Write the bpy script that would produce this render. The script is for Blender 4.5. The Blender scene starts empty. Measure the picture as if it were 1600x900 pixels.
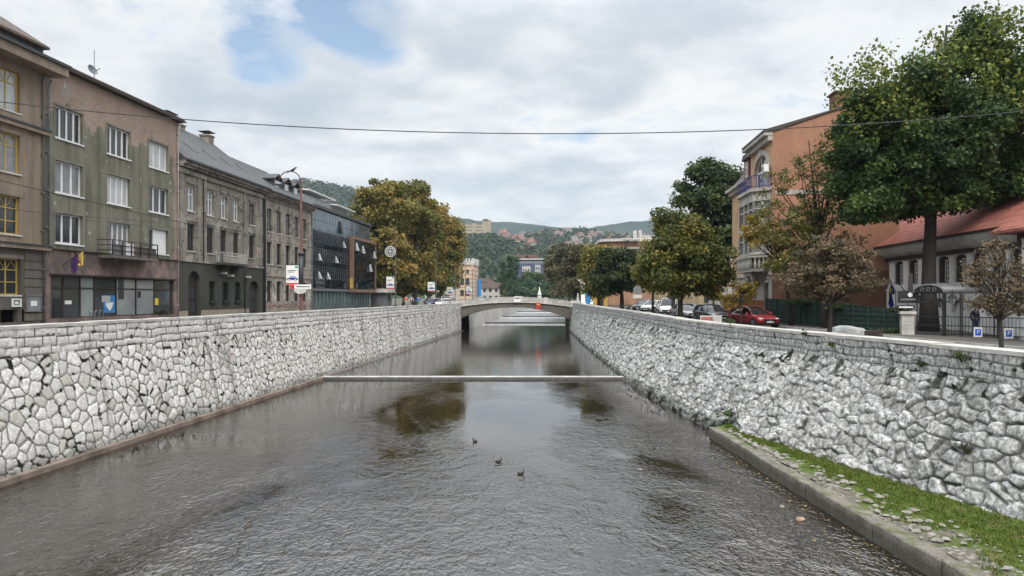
import bpy, math, random
import numpy as np
from mathutils import Vector, Matrix
R=math.radians
sc=bpy.context.scene
COL=sc.collection
F=1100.0; EYE=1.6; HZ=465.0
def P(x,y,Y):
    "point seen at photo position x,y when it stands Y metres ahead"
    return Vector(((x-800)/F*Y, Y, EYE+(HZ-y)/F*Y))
def PX(x,Y): return (x-800)/F*Y
def PZ(y,Y): return EYE+(HZ-y)/F*Y
# ---------------------------------------------------------------- object helpers
def tag(o,label=None,cat=None,group=None,kind=None):
    if label: o['label']=label
    if cat: o['category']=cat
    if group: o['group']=group
    if kind: o['kind']=kind
    return o
def empty(name,loc=(0,0,0),rz=0,label=None,cat=None,group=None,kind=None):
    o=bpy.data.objects.new(name,None); COL.objects.link(o)
    o.empty_display_size=.3
    o.location=loc; o.rotation_euler=(0,0,rz)
    return tag(o,label,cat,group,kind)
def link(name,me,parent=None,loc=None,rot=None):
    o=bpy.data.objects.new(name,me); COL.objects.link(o)
    if parent: o.parent=parent
    if loc is not None: o.location=loc
    if rot is not None: o.rotation_euler=rot
    return o
def copy_tree(o,parent=None):
    c=o.copy(); COL.objects.link(c)
    if parent: c.parent=parent
    for ch in list(o.children): copy_tree(ch,c)
    return c
class MB:
    def __init__(s): s.v=[]; s.f=[]; s.xf=None
    def add(s,vs,fs):
        n=len(s.v)
        if s.xf: vs=[s.xf@Vector(p) for p in vs]
        s.v+= [tuple(p) for p in vs]; s.f+=[tuple(i+n for i in f) for f in fs]; return s
    def box(s,x0,x1,y0,y1,z0,z1,skip=()):
        fs=[(0,3,2,1),(4,5,6,7),(0,1,5,4),(1,2,6,5),(2,3,7,6),(3,0,4,7)]
        nm=['b','t','f','r','k','l']
        return s.add([(x0,y0,z0),(x1,y0,z0),(x1,y1,z0),(x0,y1,z0),(x0,y0,z1),(x1,y0,z1),(x1,y1,z1),(x0,y1,z1)],
              [f for f,n in zip(fs,nm) if n not in skip])
    def poly(s,pts): return s.add(pts,[tuple(range(len(pts)))])
    def prism(s,pts,a,b,axis='y'):
        n=len(pts)
        def m(p,t): return {'y':(p[0],t,p[1]),'x':(t,p[0],p[1]),'z':(p[0],p[1],t)}[axis]
        vs=[m(p,a) for p in pts]+[m(p,b) for p in pts]
        fs=[tuple(range(n-1,-1,-1)),tuple(range(n,2*n))]+[(i,(i+1)%n,n+(i+1)%n,n+i) for i in range(n)]
        return s.add(vs,fs)
    def tube(s,path,rad,n=8,cap=True):
        path=[Vector(p) for p in path]; k=len(path)
        if not hasattr(rad,'__len__'): rad=[rad]*k
        up=None; vs=[]; fs=[]
        for i,p in enumerate(path):
            d=(path[min(i+1,k-1)]-path[max(i-1,0)])
            if d.length<1e-9: d=Vector((0,0,1))
            d.normalize()
            if up is None: up=d.orthogonal().normalized()
            up=(up-d*up.dot(d)); up=up.normalized() if up.length>1e-6 else d.orthogonal().normalized()
            w=d.cross(up)
            for j in range(n):
                a=2*math.pi*j/n
                vs.append(p+(up*math.cos(a)+w*math.sin(a))*rad[i])
        for i in range(k-1):
            for j in range(n):
                fs.append((i*n+j,i*n+(j+1)%n,(i+1)*n+(j+1)%n,(i+1)*n+j))
        if cap: fs+= [tuple(range(n-1,-1,-1)),tuple(range((k-1)*n,k*n))]
        return s.add(vs,fs)
    def bar(s,a,b,r=.02,n=4): return s.tube([a,b],r,n)
    def lathe(s,prof,c=(0,0,0),n=12,axis='z'):
        vs=[];fs=[];k=len(prof)
        for (r,h) in prof:
            for j in range(n):
                a=2*math.pi*j/n
                q=(r*math.cos(a),r*math.sin(a),h)
                if axis=='y': q=(q[0],q[2],q[1])
                if axis=='x': q=(q[2],q[0],q[1])
                vs.append((q[0]+c[0],q[1]+c[1],q[2]+c[2]))
        for i in range(k-1):
            for j in range(n): fs.append((i*n+j,i*n+(j+1)%n,(i+1)*n+(j+1)%n,(i+1)*n+j))
        fs+= [tuple(range(n-1,-1,-1)),tuple(range((k-1)*n,k*n))]
        return s.add(vs,fs)
    def ell(s,c,r,nu=10,nv=7):
        vs=[(c[0],c[1],c[2]-r[2])];fs=[]
        for i in range(1,nv):
            t=-math.pi/2+math.pi*i/nv
            for j in range(nu):
                a=2*math.pi*j/nu
                vs.append((c[0]+r[0]*math.cos(t)*math.cos(a),c[1]+r[1]*math.cos(t)*math.sin(a),c[2]+r[2]*math.sin(t)))
        vs.append((c[0],c[1],c[2]+r[2])); L=len(vs)-1
        for j in range(nu):
            fs.append((0,1+(j+1)%nu,1+j)); b=1+(nv-2)*nu
            fs.append((L,b+j,b+(j+1)%nu))
        for i in range(nv-2):
            for j in range(nu):
                a=1+i*nu; fs.append((a+j,a+(j+1)%nu,a+nu+(j+1)%nu,a+nu+j))
        return s.add(vs,fs)
    def mesh(s,name,mat,smooth=False):
        me=bpy.data.meshes.new(name); me.from_pydata(s.v,[],s.f)
        if mat: me.materials.append(mat)
        if smooth: me.polygons.foreach_set('use_smooth',[True]*len(me.polygons))
        me.update(); return me
    def build(s,name,mat,parent=None,smooth=False,loc=None,rot=None):
        return link(name,s.mesh(name,mat,smooth),parent,loc,rot)
def build_each(b,name,mat,parent,key,smooth=False):
    "one mesh object per piece: islands of faces grouped by key(centre)"
    p=list(range(len(b.v)))
    def fd(i):
        while p[i]!=i: p[i]=p[p[i]]; i=p[i]
        return i
    for f in b.f:
        for i in f[1:]: p[fd(i)]=fd(f[0])
    isl={}
    for i in range(len(b.v)): isl.setdefault(fd(i),[]).append(i)
    kk={r:key(tuple(sum(b.v[i][a] for i in l)/len(l) for a in range(3))) for r,l in isl.items()}
    grp={}
    for f in b.f: grp.setdefault(kk[fd(f[0])],[]).append(f)
    for k,fs in grp.items():
        m=MB(); ix={}
        for f in fs:
            q=[]
            for i in f:
                if i not in ix: ix[i]=len(m.v); m.v.append(b.v[i])
                q.append(ix[i])
            m.f.append(tuple(q))
        m.build(name,mat,parent,smooth)
def npmesh(name,v,q,mat,attrs={},smooth=False):
    me=bpy.data.meshes.new(name); v=np.asarray(v,dtype=np.float32); q=np.asarray(q,dtype=np.int32)
    me.vertices.add(len(v)); me.vertices.foreach_set('co',v.ravel())
    k=q.shape[1]
    me.loops.add(q.size); me.loops.foreach_set('vertex_index',q.ravel())
    me.polygons.add(len(q)); me.polygons.foreach_set('loop_start',np.arange(0,q.size,k,dtype=np.int32))
    if smooth: me.polygons.foreach_set('use_smooth',np.ones(len(q),dtype=bool))
    for n,(dom,a) in attrs.items():
        at=me.attributes.new(n,'FLOAT',dom); at.data.foreach_set('value',np.asarray(a,dtype=np.float32).ravel())
    me.materials.append(mat); me.update(calc_edges=True); me.validate(); return me
def gridquads(nr,nc):
    i=np.arange(nr-1)[:,None]*nc+np.arange(nc-1)[None,:]
    return np.stack([i,i+1,i+nc+1,i+nc],-1).reshape(-1,4)
# ---------------------------------------------------------------- numpy noise
def hsh(i,j,k=0):
    x=np.sin(i*127.1+j*311.7+k*74.7)*43758.5453
    return x-np.floor(x)
def vnoise(x,y,k=0):
    i=np.floor(x); j=np.floor(y); u=x-i; v=y-j
    u=u*u*(3-2*u); v=v*v*(3-2*v)
    return (hsh(i,j,k)*(1-u)+hsh(i+1,j,k)*u)*(1-v)+(hsh(i,j+1,k)*(1-u)+hsh(i+1,j+1,k)*u)*v
def fbm(x,y,o=4,k=0):
    s=0;a=.5;t=0
    for n in range(o):
        s=s+a*vnoise(x,y,k+n*13); t+=a; a*=.5; x=x*2.03+17.3; y=y*2.03-9.1
    return s/t
def worley(x,y,k=0,jit=.9):
    "F1, distance to the cell's edge, cell random"
    i0=np.floor(x); j0=np.floor(y)
    f1=np.full(x.shape,9.); ax=np.zeros_like(x); ay=np.zeros_like(x); cid=np.zeros_like(x)
    C=[]
    for di in (-2,-1,0,1,2):
        for dj in (-2,-1,0,1,2):
            i=i0+di; j=j0+dj
            px=i+.5+jit*(hsh(i,j,k)-.5); py=j+.5+jit*(hsh(i,j,k+5)-.5)
            C.append((px,py)); d=(px-x)**2+(py-y)**2
            m=d<f1; f1=np.where(m,d,f1); ax=np.where(m,px,ax); ay=np.where(m,py,ay); cid=np.where(m,hsh(i,j,k+9),cid)
    e=np.full(x.shape,9.)
    for px,py in C:
        dx=px-ax; dy=py-ay; L=np.sqrt(dx*dx+dy*dy)
        d=((px+ax)/2-x)*dx/np.maximum(L,1e-6)+((py+ay)/2-y)*dy/np.maximum(L,1e-6)
        e=np.where(L>1e-4,np.minimum(e,d),e)
    return np.sqrt(f1),e,cid
def sstep(a,b,x):
    t=np.clip((x-a)/(b-a),0,1); return t*t*(3-2*t)
# ---------------------------------------------------------------- materials
class G:
    def __init__(s,name):
        s.m=bpy.data.materials.new(name); s.m.use_nodes=True; s.t=s.m.node_tree; s.t.nodes.clear()
        s.out=s.t.nodes.new('ShaderNodeOutputMaterial'); s.b=s.t.nodes.new('ShaderNodeBsdfPrincipled')
        s.t.links.new(s.b.outputs[0],s.out.inputs[0])
    def put(s,sock,v):
        if v is None: return
        if isinstance(v,bpy.types.NodeSocket): s.t.links.new(v,sock)
        else:
            if sock.type=='RGBA' and len(v)==3: v=(*v,1)
            sock.default_value=v
    def n(s,typ,props=None,ins=None):
        d=s.t.nodes.new('ShaderNode'+typ)
        for k,v in (props or {}).items(): setattr(d,k,v)
        for k,v in (ins or {}).items(): s.put(d.inputs[k],v)
        return d
    def set(s,**k):
        for a,v in k.items(): s.put(s.b.inputs[a.replace('_',' ')],v)
        return s
    def obj(s): return s.n('TexCoord').outputs['Object']
    def mapped(s,scale,vec=None,loc=(0,0,0)):
        return s.n('Mapping',ins={'Vector':vec or s.obj(),'Scale':scale,'Location':loc}).outputs[0]
    def noise(s,scale,detail=4,vec=None,rough=.55,dist=0):
        return s.n('TexNoise',ins={'Vector':vec or s.obj(),'Scale':scale,'Detail':detail,'Roughness':rough,'Distortion':dist}).outputs[0]
    def ramp(s,fac,stops,interp='LINEAR'):
        d=s.n('ValToRGB',ins={'Fac':fac}); r=d.color_ramp; r.interpolation=interp
        while len(r.elements)<len(stops): r.elements.new(.5)
        for e,(p,c) in zip(r.elements,stops):
            e.position=p; e.color=(*c,1) if hasattr(c,'__len__') else (c,c,c,1)
        return d.outputs[0]
    def mix(s,f,a,b,mode='MIX'):
        d=s.n('Mix',{'data_type':'RGBA','blend_type':mode,'clamp_factor':True})
        s.put(d.inputs[0],f); s.put(d.inputs[6],a); s.put(d.inputs[7],b); return d.outputs[2]
    def math(s,op,a,b=0.,c=None):
        d=s.n('Math',{'operation':op}); s.put(d.inputs[0],a); s.put(d.inputs[1],b)
        if c is not None: s.put(d.inputs[2],c)
        return d.outputs[0]
    def sep(s,v): return s.n('SeparateXYZ',ins={0:v}).outputs
    def attr(s,n): return s.n('Attribute',{'attribute_name':n}).outputs['Fac']
    def bump(s,h,strength=.3,dist=.02,normal=None):
        d=s.n('Bump',ins={'Height':h,'Strength':strength,'Distance':dist})
        if normal is not None: s.put(d.inputs['Normal'],normal)
        s.put(s.b.inputs['Normal'],d.outputs[0]); return d.outputs[0]
def simple(name,c,rough=.6,metal=0,var=.25,scale=4,bump=.15,spec=.4):
    g=G(name); n=g.noise(scale,6)
    col=g.mix(g.ramp(n,[(.3,0),(.72,1)]),tuple(x*(1-var) for x in c),tuple(min(1,x*(1+var*.6)) for x in c))
    g.set(Base_Color=col,Roughness=rough,Metallic=metal)
    g.b.inputs['Specular IOR Level'].default_value=spec
    if bump: g.bump(g.noise(scale*8,3),bump,.01)
    return g.m
def plaster(name,c,dirt=(.05,.045,.04),amt=.5,patch=None,streak=1.0,rough=.92,crack=0,seed=0):
    g=G(name); o=g.obj(); o=g.n('VectorMath',{'operation':'ADD'},{0:o,1:(seed*7.3,seed*3.1,seed*1.7)}).outputs[0]
    big=g.noise(.45,6,o,.6); fine=g.noise(9,5,o,.65)
    col=g.mix(g.ramp(big,[(.35,0),(.65,1)]),tuple(x*.8 for x in c),tuple(x*1.12 for x in c))
    col=g.mix(g.ramp(fine,[(.35,.0),(.7,.45)]),col,tuple(x*.62 for x in c))
    if patch:
        pm=g.noise(.8,7,o,.6,.4); col=g.mix(g.ramp(pm,[(.56,0),(.585,1)]),col,patch)
    if crack:
        wv=g.n('VectorMath',{'operation':'ADD'},{0:o,1:g.n('VectorMath',{'operation':'SCALE'},{0:g.n('TexNoise',ins={'Vector':o,'Scale':1.1,'Detail':4}).outputs['Color'],'Scale':1.2}).outputs[0]}).outputs[0]
        v=g.n('TexVoronoi',{'feature':'DISTANCE_TO_EDGE'},{'Vector':wv,'Scale':.42}).outputs[0]
        m=g.math('MULTIPLY',g.ramp(v,[(.0,1),(.035,0)]),g.ramp(g.noise(.7,3,o),[(.4,0),(.5,1)]))
        col=g.mix(g.math('MULTIPLY',m,crack),col,(.045,.04,.036))
    st=g.noise(1,5,g.mapped((1.6,1.6,.16),o),.6)
    d=g.ramp(st,[(.45,0),(.75,1)])
    col=g.mix(g.math('MULTIPLY',d,amt*streak),col,dirt)
    spots=g.noise(2.7,6,o,.7); col=g.mix(g.math('MULTIPLY',g.ramp(spots,[(.58,0),(.72,1)]),amt),col,dirt)
    g.set(Base_Color=col,Roughness=rough); g.b.inputs['Specular IOR Level'].default_value=.2
    g.bump(g.noise(14,6,o,.7),.35,.015)
    return g.m
def glass(name,c,rough=.06,var=.3,scale=.9):
    g=G(name); n=g.noise(scale,2)
    g.set(Base_Color=g.mix(n,tuple(x*(1-var) for x in c),tuple(x*(1+var) for x in c)),Roughness=rough)
    g.b.inputs['Specular IOR Level'].default_value=.6
    g.bump(g.noise(1.3,1),.05,.03)
    return g.m
M={}
M['white']=simple('white_paint',(.72,.72,.70),.5,var=.12)
M['offwhite']=simple('offwhite_stone',(.5,.48,.45),.85,var=.3,scale=2)
M['yellow']=simple('yellow_paint',(.5,.34,.09),.6)
M['black']=simple('black_metal',(.018,.018,.02),.5,.0)
M['darkgrey']=simple('dark_grey_metal',(.05,.052,.056),.5,.3)
M['grey']=simple('grey_metal',(.2,.21,.22),.45,.5)
M['zinc']=simple('zinc_roof',(.062,.064,.067),.6,.2,scale=1.2)
M['darkwood']=simple('dark_wood',(.035,.024,.018),.75)
M['concrete']=simple('pale_concrete',(.46,.44,.41),.9,var=.35,scale=2.2,bump=.3)
M['concrete_dark']=simple('damp_concrete',(.2,.185,.16),.85,var=.45,scale=1.7,bump=.4)
M['pinkledge']=simple('pinkish_footing',(.19,.145,.118),.9,var=.6,scale=1.6,bump=.5)
M['red']=simple('red_paint',(.5,.03,.03),.4)
M['orange']=simple('orange_paint',(.75,.16,.03),.5)
M['blue']=simple('blue_paint',(.02,.05,.3),.45)
M['glass']=glass('window_glass',(.035,.04,.045))
M['glass_mid']=glass('curtained_glass',(.2,.21,.22),.12,.5,1.6)
M['glass_light']=glass('blinds_behind_glass',(.42,.43,.43),.15,.3,1.2)
M['rubber']=simple('rubber',(.015,.015,.016),.85)
M['brass']=simple('bronze_cladding',(.25,.155,.105),.5,.35)
M['green_metal']=simple('green_post',(.02,.06,.035),.5)
def bark(name,c):
    g=G(name); n=g.noise(1,7,g.mapped((9,9,1.6)),.65)
    g.set(Base_Color=g.ramp(n,[(.3,tuple(x*.45 for x in c)),(.7,tuple(x*1.3 for x in c))]),Roughness=.95)
    g.bump(n,.8,.05); return g.m
M['bark']=bark('bark',(.038,.032,.027)); M['bark_grey']=bark('grey_bark',(.13,.12,.1)); M['bark_pale']=bark('plane_bark',(.2,.18,.14))
def leafmat(name,stops):
    g=G(name); t=g.attr('tint'); c=g.ramp(t,stops)
    g.set(Base_Color=c,Roughness=.6); g.b.inputs['Specular IOR Level'].default_value=.3
    tr=g.n('BsdfTranslucent',ins={'Color':c})
    mx=g.n('MixShader',ins={0:.28,1:g.b.outputs[0],2:tr.outputs[0]})
    g.t.links.new(mx.outputs[0],g.out.inputs[0]); return g.m
# ---------------------------------------------------------------- facade helpers
def wallfront(mb,x0,x1,z0,z1,holes,depth=.25,y=0):
    "front plane with real openings and reveals; holes = (x0,x1,z0,z1,arch_rise)"
    hs=[(h if len(h)>4 else (*h,0)) for h in holes]
    xs=sorted({x0,x1,*[v for h in hs for v in h[:2]]}); zs=sorted({z0,z1,*[v for h in hs for v in h[2:4]]})
    xs=[x for x in xs if x0-1e-6<=x<=x1+1e-6]; zs=[z for z in zs if z0-1e-6<=z<=z1+1e-6]
    for a,b in zip(xs,xs[1:]):
        for c,d in zip(zs,zs[1:]):
            mx=(a+b)/2; mz=(c+d)/2
            if any(h[0]<mx<h[1] and h[2]<mz<h[3] for h in hs): continue
            mb.poly([(a,y,c),(b,y,c),(b,y,d),(a,y,d)])
    for (a,b,c,d,r) in hs:
        yd=y+depth
        mb.poly([(a,y,c),(b,y,c),(b,yd,c),(a,yd,c)])
        zt=d-r
        mb.poly([(a,y,c),(a,yd,c),(a,yd,zt),(a,y,zt)]); mb.poly([(b,y,zt),(b,yd,zt),(b,yd,c),(b,y,c)])
        if r<=0: mb.poly([(a,y,d),(a,yd,d),(b,yd,d),(b,y,d)])
        else:
            m=(a+b)/2; w=(b-a)/2; N=12
            arc=[(m-w*math.cos(math.pi*k/N),zt+r*math.sin(math.pi*k/N)) for k in range(N+1)]
            for p,q in zip(arc,arc[1:]):
                mb.poly([(p[0],y,p[1]),(p[0],yd,p[1]),(q[0],yd,q[1]),(q[0],y,q[1])])
                mb.poly([(p[0],y,p[1]),(q[0],y,q[1]),(q[0],y,d),(p[0],y,d)])
    return mb
_wc={}
def window(par,x,z,w,h,frame='white',pane='glass',nx=2,tr=(),sill='offwhite',depth=.14,ft=.07,mt=.06,arch=0,sillw=.08,extra=None,name='window'):
    key=(round(w,3),round(h,3),frame,pane,nx,tuple(tr),sill,ft,mt,arch,extra)
    if key not in _wc:
        b=MB(); hw=w/2
        b.box(-hw,-hw+ft,0,.07,0,h-arch); b.box(hw-ft,hw,0,.07,0,h-arch); b.box(-hw+ft,hw-ft,0,.07,0,ft)
        if not arch: b.box(-hw+ft,hw-ft,0,.07,h-ft,h)
        else:
            N=10; arc=lambda r0,k:(-(hw-r0)*math.cos(math.pi*k/N),h-arch+(arch-r0)*math.sin(math.pi*k/N))
            for k in range(N):
                b.prism([arc(0,k),arc(0,k+1),arc(ft,k+1),arc(ft,k)],0,.07)
            b.box(-hw+ft,hw-ft,.004,.06,h-arch-mt/2,h-arch+mt/2)
        for k in range(1,nx):
            xm=-hw+w*k/nx; b.box(xm-mt/2,xm+mt/2,.006,.064,ft,h-ft*(1 if not arch else 2))
        for t in tr: b.box(-hw+ft,hw-ft,.01,.06,h*t-mt*.4,h*t+mt*.4)
        if extra=='vee':
            for k in range(nx):
                a0=-hw+w*k/nx+.05; a1=-hw+w*(k+1)/nx-.05; zt=h-ft; zb=h*tr[-1]
                b.bar((a0,.03,zb),((a0+a1)/2,.03,zt),.016); b.bar((a1,.03,zb),((a0+a1)/2,.03,zt),.016)
        p=MB()
        if arch:
            N=10; p.poly([(-hw,.05,0)]+[(-(-hw*math.cos(math.pi*k/N))*-1,.05,h-arch+arch*math.sin(math.pi*k/N)) for k in range(0,N+1)]+[(hw,.05,0)])
        else: p.poly([(-hw,.05,0),(hw,.05,0),(hw,.05,h),(-hw,.05,h)])
        s=None
        if sill:
            s=MB(); s.box(-hw-.08,hw+.08,-depth-sillw,.02-depth+.12,-.09,-.005)
        _wc[key]=(b.mesh('window',M[frame]),p.mesh('pane',M[pane]),s.mesh('sill',M[sill]) if s else None)
    a,p,s=_wc[key]
    o=link(name,a,par,(x,depth,z)); link('pane',p,o)
    if s: link('sill',s,o)
    return o
def text(par,body,size,mat,loc,rot,name='lettering',ext=.01,align='CENTER'):
    c=bpy.data.curves.new(name,'FONT'); c.body=body; c.size=size; c.extrude=ext; c.align_x=align; c.align_y='CENTER'
    c.materials.append(mat); o=link(name,c,par,loc,rot); bpy.context.view_layer.update()
    me=bpy.data.meshes.new_from_object(o.evaluated_get(bpy.context.evaluated_depsgraph_get())); bpy.data.objects.remove(o)
    o=link(name,me,par,loc,rot); return o
EXPO=0.8; SKYG=.56; SKYZ=1.65; HAZE=.00011
# ================================================================ camera, sky, sun
cam=bpy.data.cameras.new('Camera'); co=bpy.data.objects.new('Camera',cam); COL.objects.link(co); sc.camera=co
co.location=(0,0,EYE); co.rotation_euler=(R(90),0,0)
cam.sensor_width=36; cam.lens=36*F/1600; cam.shift_y=15/1600; cam.clip_end=12000; cam.clip_start=.1
sc.view_settings.view_transform='Standard'; sc.view_settings.look='None'; sc.view_settings.exposure=EXPO; sc.view_settings.gamma=1
SUN_EL,SUN_AZ=50,172   # degrees; azimuth from +Y clockwise
w=bpy.data.worlds.new('World'); sc.world=w; w.use_nodes=True
g=G.__new__(G); g.m=w; g.t=w.node_tree; g.t.nodes.clear()
out=g.n('OutputWorld'); d=g.n('TexCoord').outputs['Generated']
sky=g.n('TexSky',{'sky_type':'NISHITA','sun_disc':False,'sun_elevation':R(SUN_EL),'sun_rotation':R(SUN_AZ),'air_density':1.2,'dust_density':.6})
sx,sy,sz=g.sep(d)
zz=g.math('ADD',g.math('MAXIMUM',sz,0.),.16)
pv=g.n('CombineXYZ',ins={0:g.math('DIVIDE',sx,zz),1:g.math('DIVIDE',sy,zz),2:0.}).outputs[0]
pv=g.n('VectorMath',{'operation':'ADD'},{0:pv,1:(3.1,1.7,0)}).outputs[0]
n1=g.noise(1.35,8,pv,.55,.3); n2=g.noise(.45,5,pv,.5,.2); n3=g.noise(3.0,8,pv,.62,.25)
def dirm(x,y,wd):
    v=Vector(((x-800)/F,1,(HZ-y)/F)).normalized()
    dp=g.n('VectorMath',{'operation':'DOT_PRODUCT'},{0:d,1:tuple(v)}).outputs['Value']
    c=math.cos(math.radians(wd)); return g.n('MapRange',{'interpolation_type':'SMOOTHERSTEP'},{0:dp,1:c,2:1.0,3:0.,4:1.}).outputs[0]
# the break in the overcast, upper left of centre
gap=g.math('ADD',g.math('MULTIPLY',dirm(560,10,6),1.1),g.math('MULTIPLY',dirm(420,108,4.6),1.05))
gap=g.math('ADD',gap,g.math('MULTIPLY',dirm(610,110,7),.3))
gv=g.math('ADD',g.math('MULTIPLY',gap,.62),g.math('MULTIPLY',g.math('SUBTRACT',n1,.5),4.4))
gv=g.math('ADD',gv,g.math('MULTIPLY',g.math('SUBTRACT',n3,.5),1.6))
hole=g.ramp(gv,[(.48,0),(1.05,.97)])
thin=g.ramp(n2,[(.5,0),(.8,.22)])
hole=g.math('MAXIMUM',hole,thin)
lum=g.math('ADD',g.math('MULTIPLY',n1,.5),g.math('ADD',g.math('MULTIPLY',n3,.3),g.math('MULTIPLY',n2,.2)))
cl=g.ramp(lum,[(.39,(.56,.62,.69)),(.455,(.68,.73,.78)),(.50,(.84,.86,.88)),(.55,(1.0,1.0,.99))])
up=g.n('MapRange',{'interpolation_type':'SMOOTHSTEP'},{0:sz,1:.34,2:.62,3:SKYG,4:SKYZ}).outputs[0]
hor=g.n('MapRange',{'interpolation_type':'SMOOTHSTEP'},{0:sz,1:-.02,2:.14,3:.2,4:0.}).outputs[0]
cl=g.mix(hor,cl,(.86,.88,.9))
b1=g.n('Background',ins={0:g.mix(.05,sky.outputs[0],(5.5,6.6,7.6)),1:.085}); b2=g.n('Background',ins={0:cl,1:up})
mx=g.n('MixShader',ins={0:hole,1:b2.outputs[0],2:b1.outputs[0]})
g.t.links.new(mx.outputs[0],out.inputs[0])
sl=bpy.data.lights.new('Sun','SUN'); so=bpy.data.objects.new('Sun',sl); COL.objects.link(so)
sl.energy=1.5; sl.angle=R(28); sl.color=(1,.95,.87)
az=R(SUN_AZ); el=R(SUN_EL)
sd=Vector((math.sin(az)*math.cos(el),math.cos(az)*math.cos(el),math.sin(el)))
so.rotation_euler=sd.to_track_quat('Z','Y').to_euler(); so.location=(0,-20,60)
sc.cycles.use_denoising=True; sc.cycles.max_bounces=6; sc.cycles.volume_bounces=0; sc.cycles.transparent_max_bounces=4
# ================================================================ levels and lines of the river
ZW=-3.4; ZW2=-3.27; WEIR=43.2; BR0,BR1=102.3,110.5
LT=lambda Y: -15.8+.082*Y                               # left wall, top edge
def LB(Y): return LT(Y)+np.interp(Y,[-30,50,102],[.65,.65,.05])
_ry=[-30,14,18,23,27,35,44,70,102.3,400]; _rx=[20,10.35,9.2,7.75,7.45,6.95,6.7,7.3,8.4,33]
def RB(Y): return np.interp(Y,_ry,_rx)
_ty=[-30,14,18.75,24.3,30.8,34,40,46,55.5,68,99,102.3,400]; _tx=[17.5,11.15,10.6,9.85,9.25,9.1,8.95,8.75,8.6,8.5,8.8,8.85,33.5]; _th=[1.24]*6+[1.19,1.1,1.03,.98,.8,.8,.8]
def sm(f,Y,w=3.):
    return sum(f(Y+k*w) for k in (-1,-.5,0,.5,1))/5
def RT(Y): return sm(lambda y:np.interp(y,_ty,_tx),Y)
def RTz(Y): return EYE-sm(lambda y:np.interp(y,_ty,_th),Y)
def ZR(Y): return RTz(Y)-np.interp(Y,[35,97],[1.0,.8])                            # right street level
# ================================================================ ground, streets
def groundmat(name,c1,c2,leaf=None,scale=.6):
    g=G(name); n=g.noise(scale,8,None,.65); f=g.noise(16,4,None,.7)
    col=g.mix(g.ramp(n,[(.35,0),(.65,1)]),c1,c2); col=g.mix(g.ramp(f,[(.4,0),(.7,.5)]),col,tuple(x*.6 for x in c1))
    if leaf: col=g.mix(g.ramp(g.noise(7,2,None,.5),[(.66,0),(.69,1)]),col,leaf)
    g.set(Base_Color=col,Roughness=.9); g.bump(f,.3,.01); return g.m
M['asphalt']=groundmat('asphalt',(.055,.054,.053),(.095,.094,.092))
M['pavement']=groundmat('pavement',(.085,.08,.072),(.14,.132,.12),(.15,.10,.045))
M['earth']=groundmat('earth',(.06,.065,.035),(.1,.1,.055),scale=.02)
tag(MB().poly([(-6000,-300,-5.2),(6000,-300,-5.2),(6000,7000,-5.2),(-6000,7000,-5.2)]).build('ground',M['earth']),'brown and green valley floor under the town','ground',kind='structure')
def sheet(name,mat,fa,fb,fz,Ys,label,nx=2):
    v=[];n=len(Ys)
    for y in Ys:
        a=float(fa(y));b=float(fb(y))
        for k in range(nx): 
            t=k/(nx-1); v.append((a+(b-a)*t,y,float(fz(y))))
    q=[(i*nx+k,i*nx+k+1,(i+1)*nx+k+1,(i+1)*nx+k) for i in range(n-1) for k in range(nx-1)]
    b=MB(); b.add(v,q); return tag(b.build(name,mat),label,name.replace('_',' '),kind='structure')
YS=[-60,-20,0]+list(range(8,112,4))+[130,160,200,260,330,420]
z0=lambda y:0.
sheet('ground',M['earth'],lambda y:-900,lambda y:LT(y)-.05,lambda y:-.1,YS,'flat earth of the town bank beneath the row of old facades',5)
sheet('ground',M['earth'],lambda y:RT(y)+.05,lambda y:900,lambda y:ZR(y)-.12,YS,'flat earth of the bank beneath the red roofed house',5)
tag(MB().poly([(-900,412,-.2),(900,412,-.2),(900,520,1),(-900,520,1)]).build('ground',M['earth']),'rising earth where the river leaves the valley view','ground',kind='structure')
sheet('pavement',M['pavement'],lambda y:LT(y)-2.6,lambda y:LT(y)-.3,lambda y:.12,YS,'pavement behind the pale stone parapet of the old facades')
sheet('road',M['asphalt'],lambda y:-28.3+.08*y,lambda y:LT(y)-2.6,z0,YS,'asphalt street between parapet and old facades')
sheet('pavement',M['pavement'],lambda y:-31+.08*y,lambda y:-28.3+.08*y,lambda y:.12,YS,'pavement at the foot of the old facades')
RW=lambda y: RT(y)+np.interp(y,[0,25,34,42,50,400],[3.2,3.0,1.6,1.4,1.4,1.6])
RK=lambda y: np.interp(y,[-30,20,30,40,46,52,60,110,420],[24,24.6,23.2,21.2,20.0,18.6,18.9,22.5,48])
sheet('pavement',M['pavement'],lambda y:RT(y)+.3,RW,lambda y:ZR(y)+.0,YS,'leaf strewn pavement behind the parapet above the rough slope')
sheet('road',M['asphalt'],RW,RK,lambda y:ZR(y)-.1,YS,'asphalt road past the parked cars and green fence',3)
sheet('pavement',M['pavement'],RK,lambda y:RK(y)+9,lambda y:ZR(y)+.02,YS,'pavement in front of the gate, fence and orange building')
kb=MB()
for a,b in zip(YS,YS[1:]):
    for f,s in ((RW,-1),(RK,1)):
        xa,xb=float(f(a)),float(f(b)); za,zb=float(ZR(a)),float(ZR(b))
        kb.add([(xa-.07,a,za-.2),(xa+.07,a,za-.2),(xb+.07,b,zb-.2),(xb-.07,b,zb-.2),(xa-.07,a,za+.03),(xa+.07,a,za+.03),(xb+.07,b,zb+.03),(xb-.07,b,zb+.03)],
         [(0,3,2,1),(4,5,6,7),(0,1,5,4),(1,2,6,5),(2,3,7,6),(3,0,4,7)])
tag(kb.build('kerb',M['concrete']),'pale kerbstones along both sides of the road with the parked cars','kerb',kind='structure')
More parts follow.
